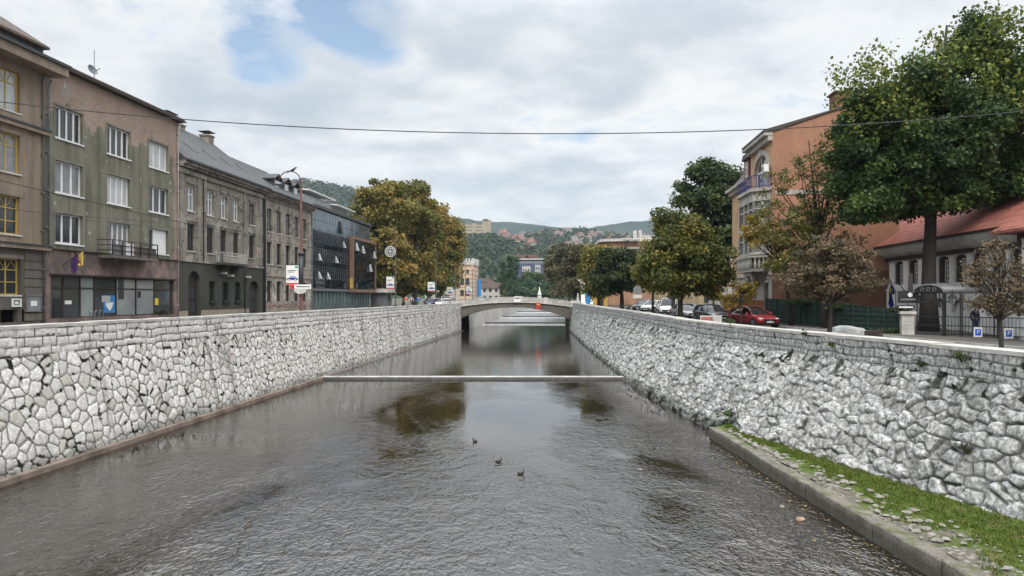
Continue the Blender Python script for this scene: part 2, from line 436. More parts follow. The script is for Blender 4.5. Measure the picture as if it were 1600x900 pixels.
# ================================================================ water
def watermat(name,strength,c,rough=.02,patch=True,band=0):
    g=G(name); o=g.obj()
    a=g.noise(1.6,3,g.mapped((1,.7,1),o,),.45,.8); b=g.noise(7.5,2,g.mapped((1,.7,1),o),.45,.9); e=g.noise(16,1,g.mapped((1,.8,1),o),.5,.6)
    h=g.math('ADD',g.math('MULTIPLY',a,.68),g.math('ADD',g.math('MULTIPLY',b,.36),g.math('MULTIPLY',e,.05)))
    bed=g.noise(1.1,7,g.mapped((1,.45,1),o),.65)
    col=g.mix(g.ramp(bed,[(.35,0),(.7,1)]),tuple(x*.55 for x in c),tuple(x*1.35 for x in c))
    if patch:
        p=g.ramp(g.noise(.16,4,g.mapped((1,.5,1),o,(2.3,7.1,0)),.55,1.2),[(.41,.10),(.60,1)])
        yr=g.n('MapRange',{'interpolation_type':'SMOOTHSTEP'},{0:g.sep(o)[1],1:17.,2:34.,3:.9,4:.2}).outputs[0]
        st=g.math('MULTIPLY',g.math('MULTIPLY',p,yr),strength)
        fo=g.math('MULTIPLY',g.ramp(g.noise(2.3,7,g.mapped((.55,1.5,1),o),.7,.5),[(.665,0),(.7,1)]),g.ramp(g.noise(.35,3,o),[(.5,0),(.62,.5)]))
        col=g.mix(fo,col,(.5,.5,.48))
    else: st=strength
    g.set(Base_Color=col,Roughness=rough); g.b.inputs['IOR'].default_value=2.25; g.b.inputs['Specular IOR Level'].default_value=.5
    d=g.n('Bump',ins={'Height':h,'Strength':st,'Distance':.13}); g.put(g.b.inputs['Normal'],d.outputs[0]); return g.m
M['water']=watermat('river_water',1.0,(.017,.012,.007),.005)
M['water2']=watermat('calm_river_water',.07,(.02,.018,.014),.02,False)
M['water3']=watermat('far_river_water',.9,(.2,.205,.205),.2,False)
def pool(mat,ya,yb,z,label):
    v=[(float(LB(ya))-1.5,ya,z),(float(RB(ya))+4,ya,z),(float(RB(yb))+1.5,yb,z),(float(LB(yb))-1.5,yb,z)]
    tag(MB().poly(v).build('water',mat),label,'water',kind='structure')
pool(M['water'],-40,WEIR-.2,ZW,'rippled dark brown river water below the weir')
pool(M['water2'],WEIR+.2,132,ZW2,'calm dark pool between the weir and beyond the arched bridge')
pool(M['water3'],132.5,166,-2.95,'strip of water between the two far weirs')
pool(M['water3'],166.5,212,-2.7,'strip of water above the second far weir')
pool(M['water3'],212.5,412,-2.45,'far reach of river water seen through the arch')
M['white_crest']=simple('pale_worn_crest',(.42,.41,.39),.85,var=.35,scale=1.5); M['wet_concrete']=simple('wet_weir_concrete',(.06,.058,.055),.8,var=.4,spec=.2)
def weir(Y,z0,z1,label,th=.8):
    xa,xb=float(LB(Y))-.4,float(RB(Y))+.6
    e=empty('weir',((xa+xb)/2,Y,z0),0,label,'weir')
    h=(xb-xa)/2; d=z1-z0
    b=MB(); b.prism([(-th/2-.5,-.6),(th/2+.35,-.6),(th/2+.35,d-.06),(th/2,d+.012),(-th/2+.1,d+.012),(-th/2,d-.03)],-h,h,'x')
    b.build('sill',M['wet_concrete'],e); b=MB(); b.box(-h,h,-th/2+.12,th/2-.05,d+.014,d+.03); b.build('crest',M['white_crest'],e)
    return e
weir(WEIR,ZW,ZW2,'long straight concrete weir crossing the river before the arched bridge')
weir(132,ZW2,-2.95,'pale weir seen just beyond the bridge arch')
weir(166,-2.95,-2.7,'second pale weir farther up behind the arch')
weir(212,-2.7,-2.45,'farthest pale weir high in the arch opening')
# foam below each weir
fm=G('foam'); n=fm.noise(5,6,fm.mapped((.25,1.4,1)),.7); fm.set(Base_Color=(.85,.86,.87,1),Roughness=.7,Alpha=fm.ramp(n,[(.42,.0),(.66,.7)])); M['foam']=fm.m
for Y,z,wd in ((126.6,ZW2,9.6),(159.4,-2.95,12),(203,-2.7,17)):
    v=[(float(LB(Y)),Y-wd/2,z+.012),(float(RB(Y)),Y-wd/2,z+.012),(float(RB(Y)),Y+wd/2,z+.012),(float(LB(Y)),Y+wd/2,z+.012)]
    tag(MB().poly(v).build('foam',M['foam']),'broken white foam drifting at the foot of a weir','foam',group='foam below the weirs',kind='stuff')
# ================================================================ river walls
def ysamples(a,b,k,mn):
    ys=[a]
    while ys[-1]<b: ys.append(ys[-1]+max(mn,k*abs(ys[-1])))
    ys[-1]=b; return np.array(ys)
def stone_mat(name,stone,tan,joint,dark,fine=.5):
    g=G(name); o=g.obj(); t=g.attr('tone'); j=g.attr('joint'); wd=g.attr('weed')
    n=g.noise(9,9,o,.76,.5); n2=g.noise(1.2,5,o,.6)
    col=g.ramp(t,[(0,tuple(x*.72 for x in stone)),(.12,tan),(.22,tuple(x*.85 for x in stone)),(.6,stone),(1,tuple(min(1,x*1.15) for x in stone))])
    col=g.mix(g.ramp(n,[(.42,fine),(.6,0)]),col,dark)
    col=g.mix(g.ramp(n2,[(.5,0),(.75,.45)]),col,tuple(x*.55 for x in stone))
    col=g.mix(j,col,joint); col=g.mix(wd,col,(.012,.016,.008))
    g.set(Base_Color=col,Roughness=.92); g.b.inputs['Specular IOR Level'].default_value=.25
    g.bump(g.noise(16,7,o,.7),.55,.03); return g.m
M['stoneL']=stone_mat('pale_polygonal_masonry',(.74,.72,.69),(.56,.51,.44),(.05,.045,.036),(.33,.31,.28),.65)
M['stoneR']=stone_mat('rough_bulging_masonry',(.58,.58,.577),(.45,.435,.41),(.10,.097,.09),(.11,.108,.104),.9)
def blocks(u,v,rows,wmin,k):
    "coursed squared blocks: distance to joint, random"
    r=np.zeros_like(u,dtype=int); vb=np.zeros_like(v); vt=np.zeros_like(v); z=0
    edges=[0]
    for h in rows: edges.append(edges[-1]+h)
    e=np.full(u.shape,9.); cid=np.zeros_like(u)
    for i in range(len(rows)):
        m=(v>=edges[i])&((v<edges[i+1])|(i==len(rows)-1))
        s=wmin*(1+.5*hsh(np.float64(i),2.,k)); uu=u/s+7.3*i
        c=np.floor(uu); 
        lo=c+.75*(hsh(c,np.float64(i),k)-.5); hi=c+1+.75*(hsh(c+1,np.float64(i),k)-.5)
        c2=np.where(uu<lo,c-1,np.where(uu>hi,c+1,c))
        lo=c2+.75*(hsh(c2,np.float64(i),k)-.5); hi=c2+1+.75*(hsh(c2+1,np.float64(i),k)-.5)
        d=np.minimum(np.minimum(uu-lo,hi-uu)*s,np.minimum(np.abs(v-edges[i]),np.abs(edges[i+1]-v)))
        e=np.where(m,d,e); cid=np.where(m,hsh(c2,np.float64(i)+3,k+4),cid)
    return e,cid
def wallmesh(name,mat,Ys,fb,zb,ft,zt,side,rows_h,cell,kind,nt,kseed=0):
    "side=+1: faces +X (left wall); -1 faces -X"
    nY=len(Ys); T=np.linspace(0,1,nt); xs_=1 if kind=='poly' else .78
    Yg,Tg=np.meshgrid(Ys,T,indexing='ij')
    bx,tx=fb(Yg),ft(Yg); bz=zb(Yg); tz=zt(Yg); par=rows_h           # vertical parapet on top
    sx_=tx-bx; szz=(tz-par)-bz
    L=np.sqrt(sx_**2+szz**2); H=L+par
    s=Tg*H; onp=s>L
    ts=np.clip(s/L,0,1)
    X=bx+sx_*ts; Z=bz+szz*ts+np.where(onp,s-L,0)
    nx_=np.where(onp,side,side*szz/L); nz_=np.where(onp,0,-side*sx_/L)
    u=np.concatenate([[0],np.cumsum(np.hypot(np.diff(Ys),np.diff(ft(Ys))))])[:,None]+0*Tg
    vv=s-L   # measured from the parapet's foot
    vw=vv+.09*(fbm(u*.9,vv*.0+2,3,71)-.5)+.05*(vnoise(u*2.3,vv*0+5,72)-.5)
    e2,c2=blocks(u,np.clip(vw,0,par),[par*.30,par*.36,par*.34] if kind=='poly' else [par*.28,par*.38,par*.34],.46 if kind=='poly' else .42,kseed)
    wx=u+.25*(fbm(u*1.1,vv*1.1,3,3)-.5); wy=vv+.25*(fbm(u*1.1+9,vv*1.1,3,4)-.5)
    cs=cell*(1+.0*u)
    cs=cs*(1+.0*cs); f1,e1,c1=worley(wx/cs*xs_,wy/cs*1.08,kseed,.92)
    e1=e1*cell
    ed=np.where(onp,e2,e1); tone=np.where(onp,.35+.6*c2,c1)
    if kind=='poly':
        jw=np.where(onp,.009,.013)+.010*fbm(u*2,vv*2,2,8)
        joint=1-sstep(jw*.6,jw*1.5,ed)
        disp=.03*sstep(0,.07,ed)+.015*(fbm(u*6,vv*6,3,2)-.5)+ .012*(tone-.5)
        weed=sstep(.63,.70,fbm(u*3.4,vv*3.4,3,20))*(ed<.055)*1.0
        weed=weed*np.where(onp,0,1); weed=np.maximum(weed,sstep(.84,.87,vnoise(u*3.4,vv*3.4,31))*(np.abs(vv)<.9)*(ed<.07))
        low=1-sstep(.0,.5,s)
        tone=tone*(1-.35*low)
        weed=np.maximum(weed,.55*(1-sstep(.05,.55,s-.5*fbm(u*1.3,vv*.6,3,91))))
        weed=np.maximum(weed,.34*sstep(.56,.72,fbm(u*2.4,vv*.22+4,3,93)))
    else:
        jw=.03
        jn=fbm(u*3,vv*3,3,61); joint=np.where(onp,(1-sstep(.008,.03,ed))*.95,(1-sstep(.0,.015+.05*jn,ed))*sstep(.32,.55,jn))
        dome=np.clip(ed/(cell*.30),0,1); dome=np.sqrt(1-(1-dome)**2)
        amp=np.where(onp,.03,.045+.10*sstep(.15,.9,c1)*sstep(0,.6,-vv+.2))
        rid=1-np.abs(2*fbm(u*2.1,vv*2.1,4,6)-1)
        disp=amp*dome+np.where(onp,.03,.14)*(fbm(u*1.9,vv*2.2,3,7)-.5)*.8+np.where(onp,.0,.02)*(rid-.6)
        disp=disp+np.where(onp,.02,.07)*(fbm(u*6,vv*7,3,9)-.5)
        weed0=.75*(1-sstep(.05,.5,s-.45*fbm(u*1.3,vv*.6,3,91)))*(Yg>24.5)+.28*sstep(.56,.72,fbm(u*2.0,vv*.25+4,3,93))*(~onp)
        drip=sstep(.72,.80,fbm(u*3.2,vv*.5+3,2,41)+.12*(hsh(np.floor(u*9),0.,3)-.5))*sstep(-1.3,-.1,vv)*(vv<.5)*np.where(onp,ed<.05,1)
        weed=np.maximum(np.maximum(weed0,drip*.9),sstep(.76,.81,vnoise(u*3.1,vv*3.1,33))*(np.abs(vv)<.6)*(ed<.07))
        weed=np.maximum(weed,.75*sstep(.63,.74,fbm(u*2.4,vv*2.4,4,55))*(~onp)*(dome<.8))
    weed=weed*np.where(onp,sstep(.45,.62,fbm(u*9,vv*9,2,81)),1)
    X=X+nx_*disp; Z=Z+nz_*disp
    V=np.stack([X,Yg,Z],-1).reshape(-1,3)
    q=gridquads(nY,nt)
    if side>0: q=q[:,::-1]
    me=npmesh(name,V,q,mat,{'tone':('POINT',tone),'joint':('POINT',joint),'weed':('POINT',np.clip(weed,0,1))},smooth=True)
    return me
def coping(ft,zt,a,b,side,w=.62,th=.075,step=1.2,seed=1):
    rnd=random.Random(seed); m=MB(); y=a
    while y<b:
        y2=min(b,y+step*(.8+.5*rnd.random())); g=.012
        xa,xb=float(ft(y)),float(ft(y2)); za,zb=float(zt(y)),float(zt(y2)); o=.05*side; j=rnd.uniform(-.012,.012)
        x_in=-side*w
        A=[(xa+o,y+g),(xb+o,y2-g),(xb+x_in,y2-g),(xa+x_in,y+g)]; zz_=[za,zb,zb,za]
        if side<0: A=A[::-1]; zz_=zz_[::-1]
        m.add([(p[0],p[1],z+j-.02) for p,z in zip(A,zz_)]+[(p[0],p[1],z+j+th) for p,z in zip(A,zz_)],[(3,2,1,0),(4,5,6,7),(0,1,5,4),(1,2,6,5),(2,3,7,6),(3,0,4,7)])
        y=y2
    # inner face of the parapet
    for y in np.arange(a,b-.1,4.):
        y2=min(b,y+4.); xa,xb=float(ft(y))-side*w*.8,float(ft(y2))-side*w*.8; za,zb=float(zt(y)),float(zt(y2))
        m.poly([(xa,y,za),(xb,y2,zb),(xb,y2,zb-1.3),(xa,y,za-1.3)])
    return m
cst=lambda z:(lambda Y:z+0*Y)
tl=np.array
e=empty('river_wall',(float(LB(40)),40,ZW),0,'straight river wall of pale polygonal stones below the old facades','river wall'); e.location=(0,0,0)
YL=ysamples(11,BR0,.0017,.02)
o=link('masonry',wallmesh('masonry',M['stoneL'],YL,LB,cst(ZW-.15),LT,cst(.72),1,.82,.40,'poly',112),e)
coping(LT,cst(.72),-20,BR0,1,seed=3).build('coping',M['concrete'],e)
b=MB()
for a,c in zip(YS,YS[1:]):
    if c>104: break
    xa,xb=float(LB(a)),float(LB(c)); za=ZW
    b.add([(xa-.3,a,za-.5),(xa+.2,a,za-.5),(xb+.2,c,za-.5),(xb-.3,c,za-.5),(xa-.3,a,za+.17),(xa+.17,a,za+.15),(xb+.17,c,za+.15),(xb-.3,c,za+.17)],[(4,5,6,7),(1,2,6,5),(0,1,5,4),(2,3,7,6)])
b.build('footing',M['pinkledge'],e)
b=MB(); b.poly([(float(LB(-20)),-20,ZW-.2),(float(LB(11)),11,ZW-.2),(float(LT(11)),11,.72),(float(LT(-20)),-20,.72)]); b.build('masonry',M['concrete'],e)
e=empty('river_wall',(0,0,0),0,'sloping river wall of rough bulging stones under the parked cars','river wall')
YRr=ysamples(8,BR0,.0019,.025)
def ZB(Y): return np.where(Y<25.5,ZW+.28,ZW-.15)
link('masonry',wallmesh('masonry',M['stoneR'],YRr,RB,ZB,RT,RTz,-1,.68,.33,'rough',170,3),e)
coping(RT,RTz,-20,BR0,-1,seed=5).build('coping',M['concrete'],e)
# far walls past the bridge
for nm,fb,ft,sd,lb in (('L',LB,LT,1,'pale river wall continuing beyond the arch on the plane tree bank'),('R',RB,RT,-1,'pale river wall continuing beyond the arch on the hotel bank')):
    e=empty('river_wall',(0,0,0),0,lb,'river wall')
    b=MB()
    yy=list(np.linspace(BR1,412,24))
    for a,c in zip(yy,yy[1:]):
        q=[(float(fb(a)),a,-3.6),(float(fb(c)),c,-3.6),(float(ft(c))-sd*.1,c,.8),(float(ft(a))-sd*.1,a,.8)]
        b.poly(q if sd<0 else q[::-1])
        q=[(float(ft(a))-sd*.1,a,.8),(float(ft(c))-sd*.1,c,.8),(float(ft(c))-sd*.7,c,.8),(float(ft(a))-sd*.7,a,.8)]
        b.poly(q if sd<0 else q[::-1])
        q=[(float(ft(a))-sd*.7,a,.8),(float(ft(c))-sd*.7,c,.8),(float(ft(c))-sd*.7,c,-.3),(float(ft(a))-sd*.7,a,-.3)]
        b.poly(q)
    g=plaster('far_masonry',(.5,.48,.45),amt=.5,seed=2) if nm=='L' else bpy.data.materials['far_masonry']
    b.build('masonry',g,e)
# ================================================================ ledge with kerb on the right
KX=lambda Y: np.interp(Y,[-30,11.8,24.9],[9.0,7.5,7.02])
e=empty('concrete_ledge',(0,0,0),0,'low concrete kerb at the water edge holding a mossy stony strip','ledge')
rnd=random.Random(4); b=MB(); y=-6.
cuts=[-6,2,6,9,12.3,14.4,17.5,21,25.2]
for a,c in zip(cuts,cuts[1:]):
    n=6; dz=rnd.uniform(-.03,.03); dx=rnd.uniform(-.03,.03)
    for k in range(n):
        ya=a+(c-a)*k/n+(.012 if k==0 else 0); yb=a+(c-a)*(k+1)/n-(.012 if k==n-1 else 0)
        j0=.02*math.sin(ya*5.1); j1=.02*math.sin(yb*5.1)
        xa,xb=float(KX(ya))+dx,float(KX(yb))+dx
        b.add([(xa+j0,ya,ZW-.5),(xb+j1,yb,ZW-.5),(xb+.36,yb,ZW-.5),(xa+.36,ya,ZW-.5),
               (xa+j0,ya,ZW+.37+dz),(xb+j1,yb,ZW+.37+dz),(xb+j1+.03,yb,ZW+.4+dz),(xa+j0+.03,ya,ZW+.4+dz),(xb+.36+j0,yb,ZW+.38+dz),(xa+.36+j0,ya,ZW+.38+dz)],
               [(0,4,5,1),(4,7,6,5),(7,9,8,6),(9,3,2,8),(0,3,9,7,4),(1,5,6,8,2)])
ns=[]
for p in b.v:
    q=np.array(p); up_=p[2]>ZW
    ns.append((p[0]+(.035*(float(vnoise(np.float64(p[1]*2.3),np.float64(p[0]*3),3))-.5)+.05*max(0,float(vnoise(np.float64(p[1]*1.1),np.float64(1.),8))-.72) if up_ else 0),p[1],p[2]+(.03*(float(vnoise(np.float64(p[1]*2.9),np.float64(p[0]*4),5))-.5) if up_ else 0)))
b.v=ns
g=G('mossy_kerb_concrete'); o_=g.obj(); z_=g.sep(o_)[2]; n=g.noise(2.2,8,o_,.7); f_=g.noise(20,5,o_,.75)
col=g.mix(g.ramp(n,[(.35,0),(.65,1)]),(.14,.125,.10),(.29,.265,.225)); col=g.mix(g.ramp(f_,[(.38,.7),(.55,0)]),col,(.08,.073,.06))
up_=g.ramp(g.sep(g.n('NewGeometry').outputs['Normal'])[2],[(.3,0),(.8,1)])
col=g.mix(g.math('MULTIPLY',g.ramp(g.noise(1.6,6,o_,.7,.4),[(.5,0),(.62,.8)]),up_),col,(.075,.095,.02))
wet=g.ramp(g.math('ADD',g.math('MULTIPLY',z_,1.),g.math('MULTIPLY_ADD',n,.3,3.05)),[(-.0,1),(.18,0)])
col=g.mix(g.math('MULTIPLY',wet,.75),col,(.045,.04,.028))
g.set(Base_Color=col,Roughness=.9); g.bump(g.math('ADD',f_,g.math('MULTIPLY',n,1.5)),.7,.04)
b.build('kerb',g.m,e)
g=G('mossy_stony_soil'); o_=g.obj(); ms=g.attr('moss')
st=g.n('TexVoronoi',{'feature':'F1'},{'Vector':o_,'Scale':7.5}); 
soil=g.mix(g.noise(5,7,o_,.7),(.07,.06,.042),(.22,.2,.165))
soil=g.mix(g.ramp(st.outputs['Distance'],[(.25,.7),(.42,0)]),soil,(.34,.325,.29))
moss=g.mix(g.noise(9,5,o_,.7),(.03,.055,.006),(.11,.17,.015)); moss=g.mix(g.ramp(g.noise(1.7,5,o_,.6),[(.52,0),(.66,.75)]),moss,(.15,.125,.045))
mk=g.math('ADD',ms,g.math('MULTIPLY',g.math('SUBTRACT',g.noise(3.4,6,o_,.7),.5),1.7))
mk=g.ramp(mk,[(.36,0),(.52,1)])
g.set(Base_Color=g.mix(mk,soil,moss),Roughness=.95); g.bump(g.noise(22,6,o_,.75),.9,.05); M['moss']=g.m
Yl=np.arange(-6,25.3,.07); Tn=60; Yg,Tg=np.meshgrid(Yl,np.linspace(0,1,Tn),indexing='ij')
xa=KX(Yg)+.34; xb=np.maximum(RB(Yg)+.25,xa+.15); X=xa+(xb-xa)*Tg
Z=ZW+.36+.12*Tg+.06*(fbm(X*3,Yg*3,4,2)-.5)+.05*sstep(.5,.8,fbm(X*5,Yg*5,3,12))
mossv=sstep(-.12,.5,Tg+.5*(fbm(X*.9,Yg*.9,3,77)-.5))*.95
mossv=np.where(Yg>22,np.maximum(mossv,.6),mossv)
link('soil',npmesh('soil',np.stack([X,Yg,Z],-1).reshape(-1,3),gridquads(len(Yl),Tn)[:,::-1],M['moss'],{'moss':('POINT',mossv)},True),e)
def scatter_rocks(n,fn,seed,smin,smax,mat,name,label,cat):
    rs=np.random.RandomState(seed); b=MB()
    for i in range(n):
        x,y,z=fn(rs); s=smin+(smax-smin)*rs.rand()**2
        k=len(b.v); b.ell((x,y,z),(s*(.7+.5*rs.rand()),s*(.7+.5*rs.rand()),s*(.22+.16*rs.rand())),7,5)
        for j in range(k,len(b.v)):
            p=b.v[j]; c=np.array([x,y,z]); q=c+(np.array(p)-c)*(1+.45*(rs.rand()-.5)); b.v[j]=tuple(q)
    return tag(b.build(name,mat,smooth=False),label,cat,kind='stuff')
M['pebble']=simple('pale_pebbles',(.25,.235,.205),.9,var=.45,scale=3,bump=.4)
def lf(t0,t1):
    def f(rs):
        y=9+15.5*rs.rand(); t=t0+(t1-t0)*rs.rand()**1.3; xa=float(KX(y))+.45; xb=float(RB(y)); return xa+(xb-xa)*t,y,ZW+.40+.1*t
    return f
scatter_rocks(260,lf(0,.45),5,.03,.12,M['pebble'],'pebbles','pale loose pebbles and broken stones behind the low kerb','pebbles')
# grass blades on the strip
rs=np.random.RandomState(8); n=38000
yy=8.5+16.5*rs.rand(n); t=rs.rand(n)
xa=KX(yy)+.45; xb=RB(yy)+.1; xx=xa+(xb-xa)*t
keep=(.80*sstep(-.1,.5,t+.35*(fbm(xx*.9,yy*.9,3,77)-.5))+1.4*(fbm(xx*2.6,yy*2.6,4,5)-.5))>.42
xx,yy,t=xx[keep],yy[keep],t[keep]; n=len(xx); zz=ZW+.38+.12*t
a=rs.rand(n)*6.283; h=.015+.04*rs.rand(n)**1.5; wd=.008+.01*rs.rand(n)
c,s_=np.cos(a),np.sin(a); lx=.05*(rs.rand(n)-.5); ly=.05*(rs.rand(n)-.5)
V=np.stack([np.stack([xx-c*wd,yy-s_*wd,zz],-1),np.stack([xx+c*wd,yy+s_*wd,zz],-1),np.stack([xx+lx+c*wd*.3,yy+ly+s_*wd*.3,zz+h],-1),np.stack([xx+lx-c*wd*.3,yy+ly-s_*wd*.3,zz+h],-1)],1).reshape(-1,3)
M['grass']=leafmat('grass_blades',[(0,(.035,.065,.008)),(.5,(.085,.15,.014)),(.75,(.15,.18,.025)),(1,(.2,.165,.06))])
tag(link('grass',npmesh('grass',V,np.arange(4*n).reshape(-1,4),M['grass'],{'tint':('FACE',rs.rand(n))})),'short bright green grass and moss on the strip under the rough wall','grass',kind='stuff')
# ================================================================ bridge
def stone_plain(name,c,joint,scale=(1.2,1.2,2.6),mort=.012):
    g=G(name); o=g.obj()
    v=g.n('Mapping',ins={'Vector':o,'Scale':(1,1,1)}).outputs[0]
    xz=g.n('CombineXYZ',ins={0:g.math('ADD',g.sep(v)[0],g.math('MULTIPLY',g.sep(v)[1],1.)),1:g.sep(v)[2],2:0.}).outputs[0]
    br=g.n('TexBrick',ins={'Vector':xz,'Color1':(*c,1),'Color2':(*[x*.6 for x in c],1),'Mortar':(*joint,1),'Scale':scale[0],'Mortar Size':mort,'Brick Width':.55,'Row Height':.27})
    col=g.mix(g.ramp(g.noise(5,7,o,.7),[(.35,.0),(.7,.6)]),br.outputs[0],tuple(x*.45 for x in c))
    g.set(Base_Color=col,Roughness=.92); g.bump(br.outputs['Fac'],-.5,.02); return g.m
M['bridge_stone']=stone_plain('brown_bridge_stone',(.165,.145,.128),(.07,.065,.06))
M['parapet']=stone_plain('pale_bridge_parapet',(.5,.475,.45),(.2,.19,.18),(.7,1,1),.008)
M['soffit']=plaster('bridge_soffit',(.42,.40,.37),amt=.4)
e=empty('arched_bridge',(.6,BR0,0),0,'low stone bridge with one flat arch spanning the river','bridge')
xl,xr=-8.2,8.5
def top(x):
    t=(x-.4)/8.6; return 1.0+.72*(1-min(1,t*t))
def bot(x):
    t=(x-.3)/7.95; return -1.5+1.66*(1-abs(t)**2.15) if abs(t)<=1 else -1.5
xs=np.linspace(xl-1.2,xr+1.6,61)
b=MB(); lo=[];hi=[]
for x in xs:
    lo.append((x-.6, bot(x) if xl<x<xr else -3.6)); hi.append((x-.6, top(x)-.78))
for i in range(60):
    for Yf,fl in ((0,1),):
        q=[(lo[i][0],Yf,lo[i][1]),(lo[i+1][0],Yf,lo[i+1][1]),(hi[i+1][0],Yf,hi[i+1][1]),(hi[i][0],Yf,hi[i][1])]
        b.poly(q if fl else q[::-1])
b.build('spandrel',M['bridge_stone'],e); b2=MB()
for i in range(60): b2.poly([(hi[i][0],BR1-BR0,hi[i][1]),(hi[i+1][0],BR1-BR0,hi[i+1][1]),(lo[i+1][0],BR1-BR0,lo[i+1][1]),(lo[i][0],BR1-BR0,lo[i][1])])
b2.build('spandrel',M['bridge_stone'],e)
b=MB()
for i in range(60):
    b.poly([(lo[i][0],.01,lo[i][1]),(lo[i][0],BR1-BR0-.01,lo[i][1]),(lo[i+1][0],BR1-BR0-.01,lo[i+1][1]),(lo[i+1][0],.01,lo[i+1][1])])
b.build('arch_barrel',M['soffit'],e)
b=MB(); vs=[x for x in np.linspace(xl+.3,xr-.3,64)]
for x0,x1 in zip(vs,vs[1:]):
    b.add([(x0-.6+.01,-.06,bot(x0)),(x1-.6-.01,-.06,bot(x1)),(x1-.6-.01,-.06,bot(x1)+.42),(x0-.6+.01,-.06,bot(x0)+.42),(x0-.6+.01,.0,bot(x0)),(x1-.6-.01,.0,bot(x1)),(x1-.6-.01,.0,bot(x1)+.42),(x0-.6+.01,.0,bot(x0)+.42)],[(0,1,2,3),(4,5,1,0),(3,2,6,7),(0,3,7,4),(1,5,6,2)])
b.build('arch_ring',M['bridge_stone'],e)
b=MB(); cnr=MB(); dk=MB()
for i in range(60):
    x0,x1=xs[i]-.6,xs[i+1]-.6; a0,a1=top(xs[i]),top(xs[i+1])
    for ya,yb in ((-.12,.28),(BR1-BR0-.28,BR1-BR0+.12)):
        b.add([(x0,ya,a0-.72),(x1,ya,a1-.72),(x1,yb,a1-.72),(x0,yb,a0-.72),(x0,ya,a0),(x1,ya,a1),(x1,yb,a1),(x0,yb,a0)],[(0,3,2,1),(4,5,6,7),(0,1,5,4),(2,3,7,6)])
        cnr.add([(x0,ya-.1,a0-.84),(x1,ya-.1,a1-.84),(x1,yb+.1,a1-.84),(x0,yb+.1,a0-.84),(x0,ya-.1,a0-.722),(x1,ya-.1,a1-.722),(x1,yb+.1,a1-.722),(x0,yb+.1,a0-.722)],[(0,3,2,1),(4,5,6,7),(0,1,5,4),(2,3,7,6)])
    dk.poly([(x0,.28,a0-.7),(x1,.28,a1-.7),(x1,BR1-BR0-.28,a1-.7),(x0,BR1-BR0-.28,a0-.7)])
hb_=lambda c:c[1]>(BR1-BR0)/2
build_each(b,'parapet',M['parapet'],e,hb_); build_each(cnr,'cornice',M['offwhite'],e,hb_); dk.build('deck',M['asphalt'],e)
for xq,wq in ((xl-.7,.9),(xr+.1,1.3),(.35,1.15),(xr-4.2,.55)):
    b=MB(); zt=top(xq+.6)
    b.box(xq-wq/2,xq+wq/2,-.2,.34,zt-.74,zt+.1); b.build('parapet_block',M['offwhite'],e)
b=MB(); b.box(xl-.9,xl+.15-.6,-.25,BR1-BR0,-3.8,.3); b.build('abutment',M['bridge_stone'],e)
b=MB(); b.box(xr-.15-.6,xr+.9-.6,-.25,BR1-BR0,-3.8,.2); b.build('abutment',M['bridge_stone'],e)
for p_,lab,cc,w_,h_ in (((808,468),'white information panel fixed to the middle of the bridge parapet','white',1.0,.8),((841,478),'red and yellow hazard panel hanging on the bridge parapet','red',.6,.95)):
    c=P(p_[0],p_[1],BR0-.34); s=empty('panel',c,0,lab,'sign')
    MB().box(-w_/2,w_/2,-.03,.03,-h_/2,h_/2).build('plate',M[cc],s)
    MB().box(-w_*.4,w_*.4,-.04,-.032,h_*.12,h_*.36).build('band',M['grey' if cc=='white' else 'yellow'],s)
# ================================================================ left row of facades
AX=-30.3; DN=math.hypot(.08,1)
def FY(x): return AX/((x-800)/F-.08)
RZL=math.atan2(1,.08)
class Fac:
    "local frame of a facade: x along it, y into the building, z up"
    def __init__(s,name,label,Ya,Yb,cat='building',z=0.):
        s.Ya=Ya; s.L=(Yb-Ya)*DN
        s.e=empty(name,(AX+.08*Ya,Ya,z),RZL,label,cat); s.z=z
    def u(s,x): return (FY(x)-s.Ya)*DN
    def zz(s,x,y): return PZ(y,FY(x))-s.z
def shell(b,L,D,H,skip=()):
    b.poly([(L,0,0),(L,D,0),(L,D,H),(L,0,H)]); b.poly([(0,D,0),(0,0,0),(0,0,H),(0,D,H)]); b.poly([(L,D,0),(0,D,0),(0,D,H),(L,D,H)]); b.poly([(0,0,H),(L,0,H),(L,D,H),(0,D,H)])
def pipe(par,x,z0,z1,mat='grey',r=.06,name='drainpipe'):
    b=MB(); b.tube([(x,-.12,z0),(x,-.12,z1-.4),(x,-.3,z1)],r,7)
    for z in np.arange(z0+1,z1-.5,2.2): b.box(x-.09,x+.09,-.17,.0,z,z+.05)
    return b.build(name,M[mat],par,True)
# ---- tan house at the frame's edge
M['tan']=plaster('tan_render',(.30,.235,.18),dirt=(.08,.065,.05),amt=.6,seed=1)
M['rust']=plaster('banded_dark_render',(.15,.13,.11),dirt=(.04,.036,.03),amt=.6,seed=2)
M['tile_brown']=simple('weathered_brown_tiles',(.11,.085,.07),.85,var=.5,scale=5)
f=Fac('apartment_house','tan apartment house with yellow window frames at the edge of the row',20,FY(70),)
L=f.L; cols=[f.u(13)-7.6,f.u(13)-3.8,f.u(13)]; ww=1.62
rows=[(11.75,13.95),(8.4,10.5),(5.05,7.1),(1.75,3.7)]
H=15.0
b=MB(); wallfront(b,0,L,4.55,H,[(c-ww/2,c+ww/2,a,t) for c in cols for a,t in rows[:3]]); shell(b,L,11,H); b.build('wall',M['tan'],f.e)
b=MB(); wallfront(b,0,L,0,4.3,[(c-ww/2,c+ww/2,*rows[3]) for c in cols]+[(c-.6,c+.6,.25,.95) for c in cols]+[(cols[2]+.9,cols[2]+1.7,.25,.95)],y=-.05,depth=.3)
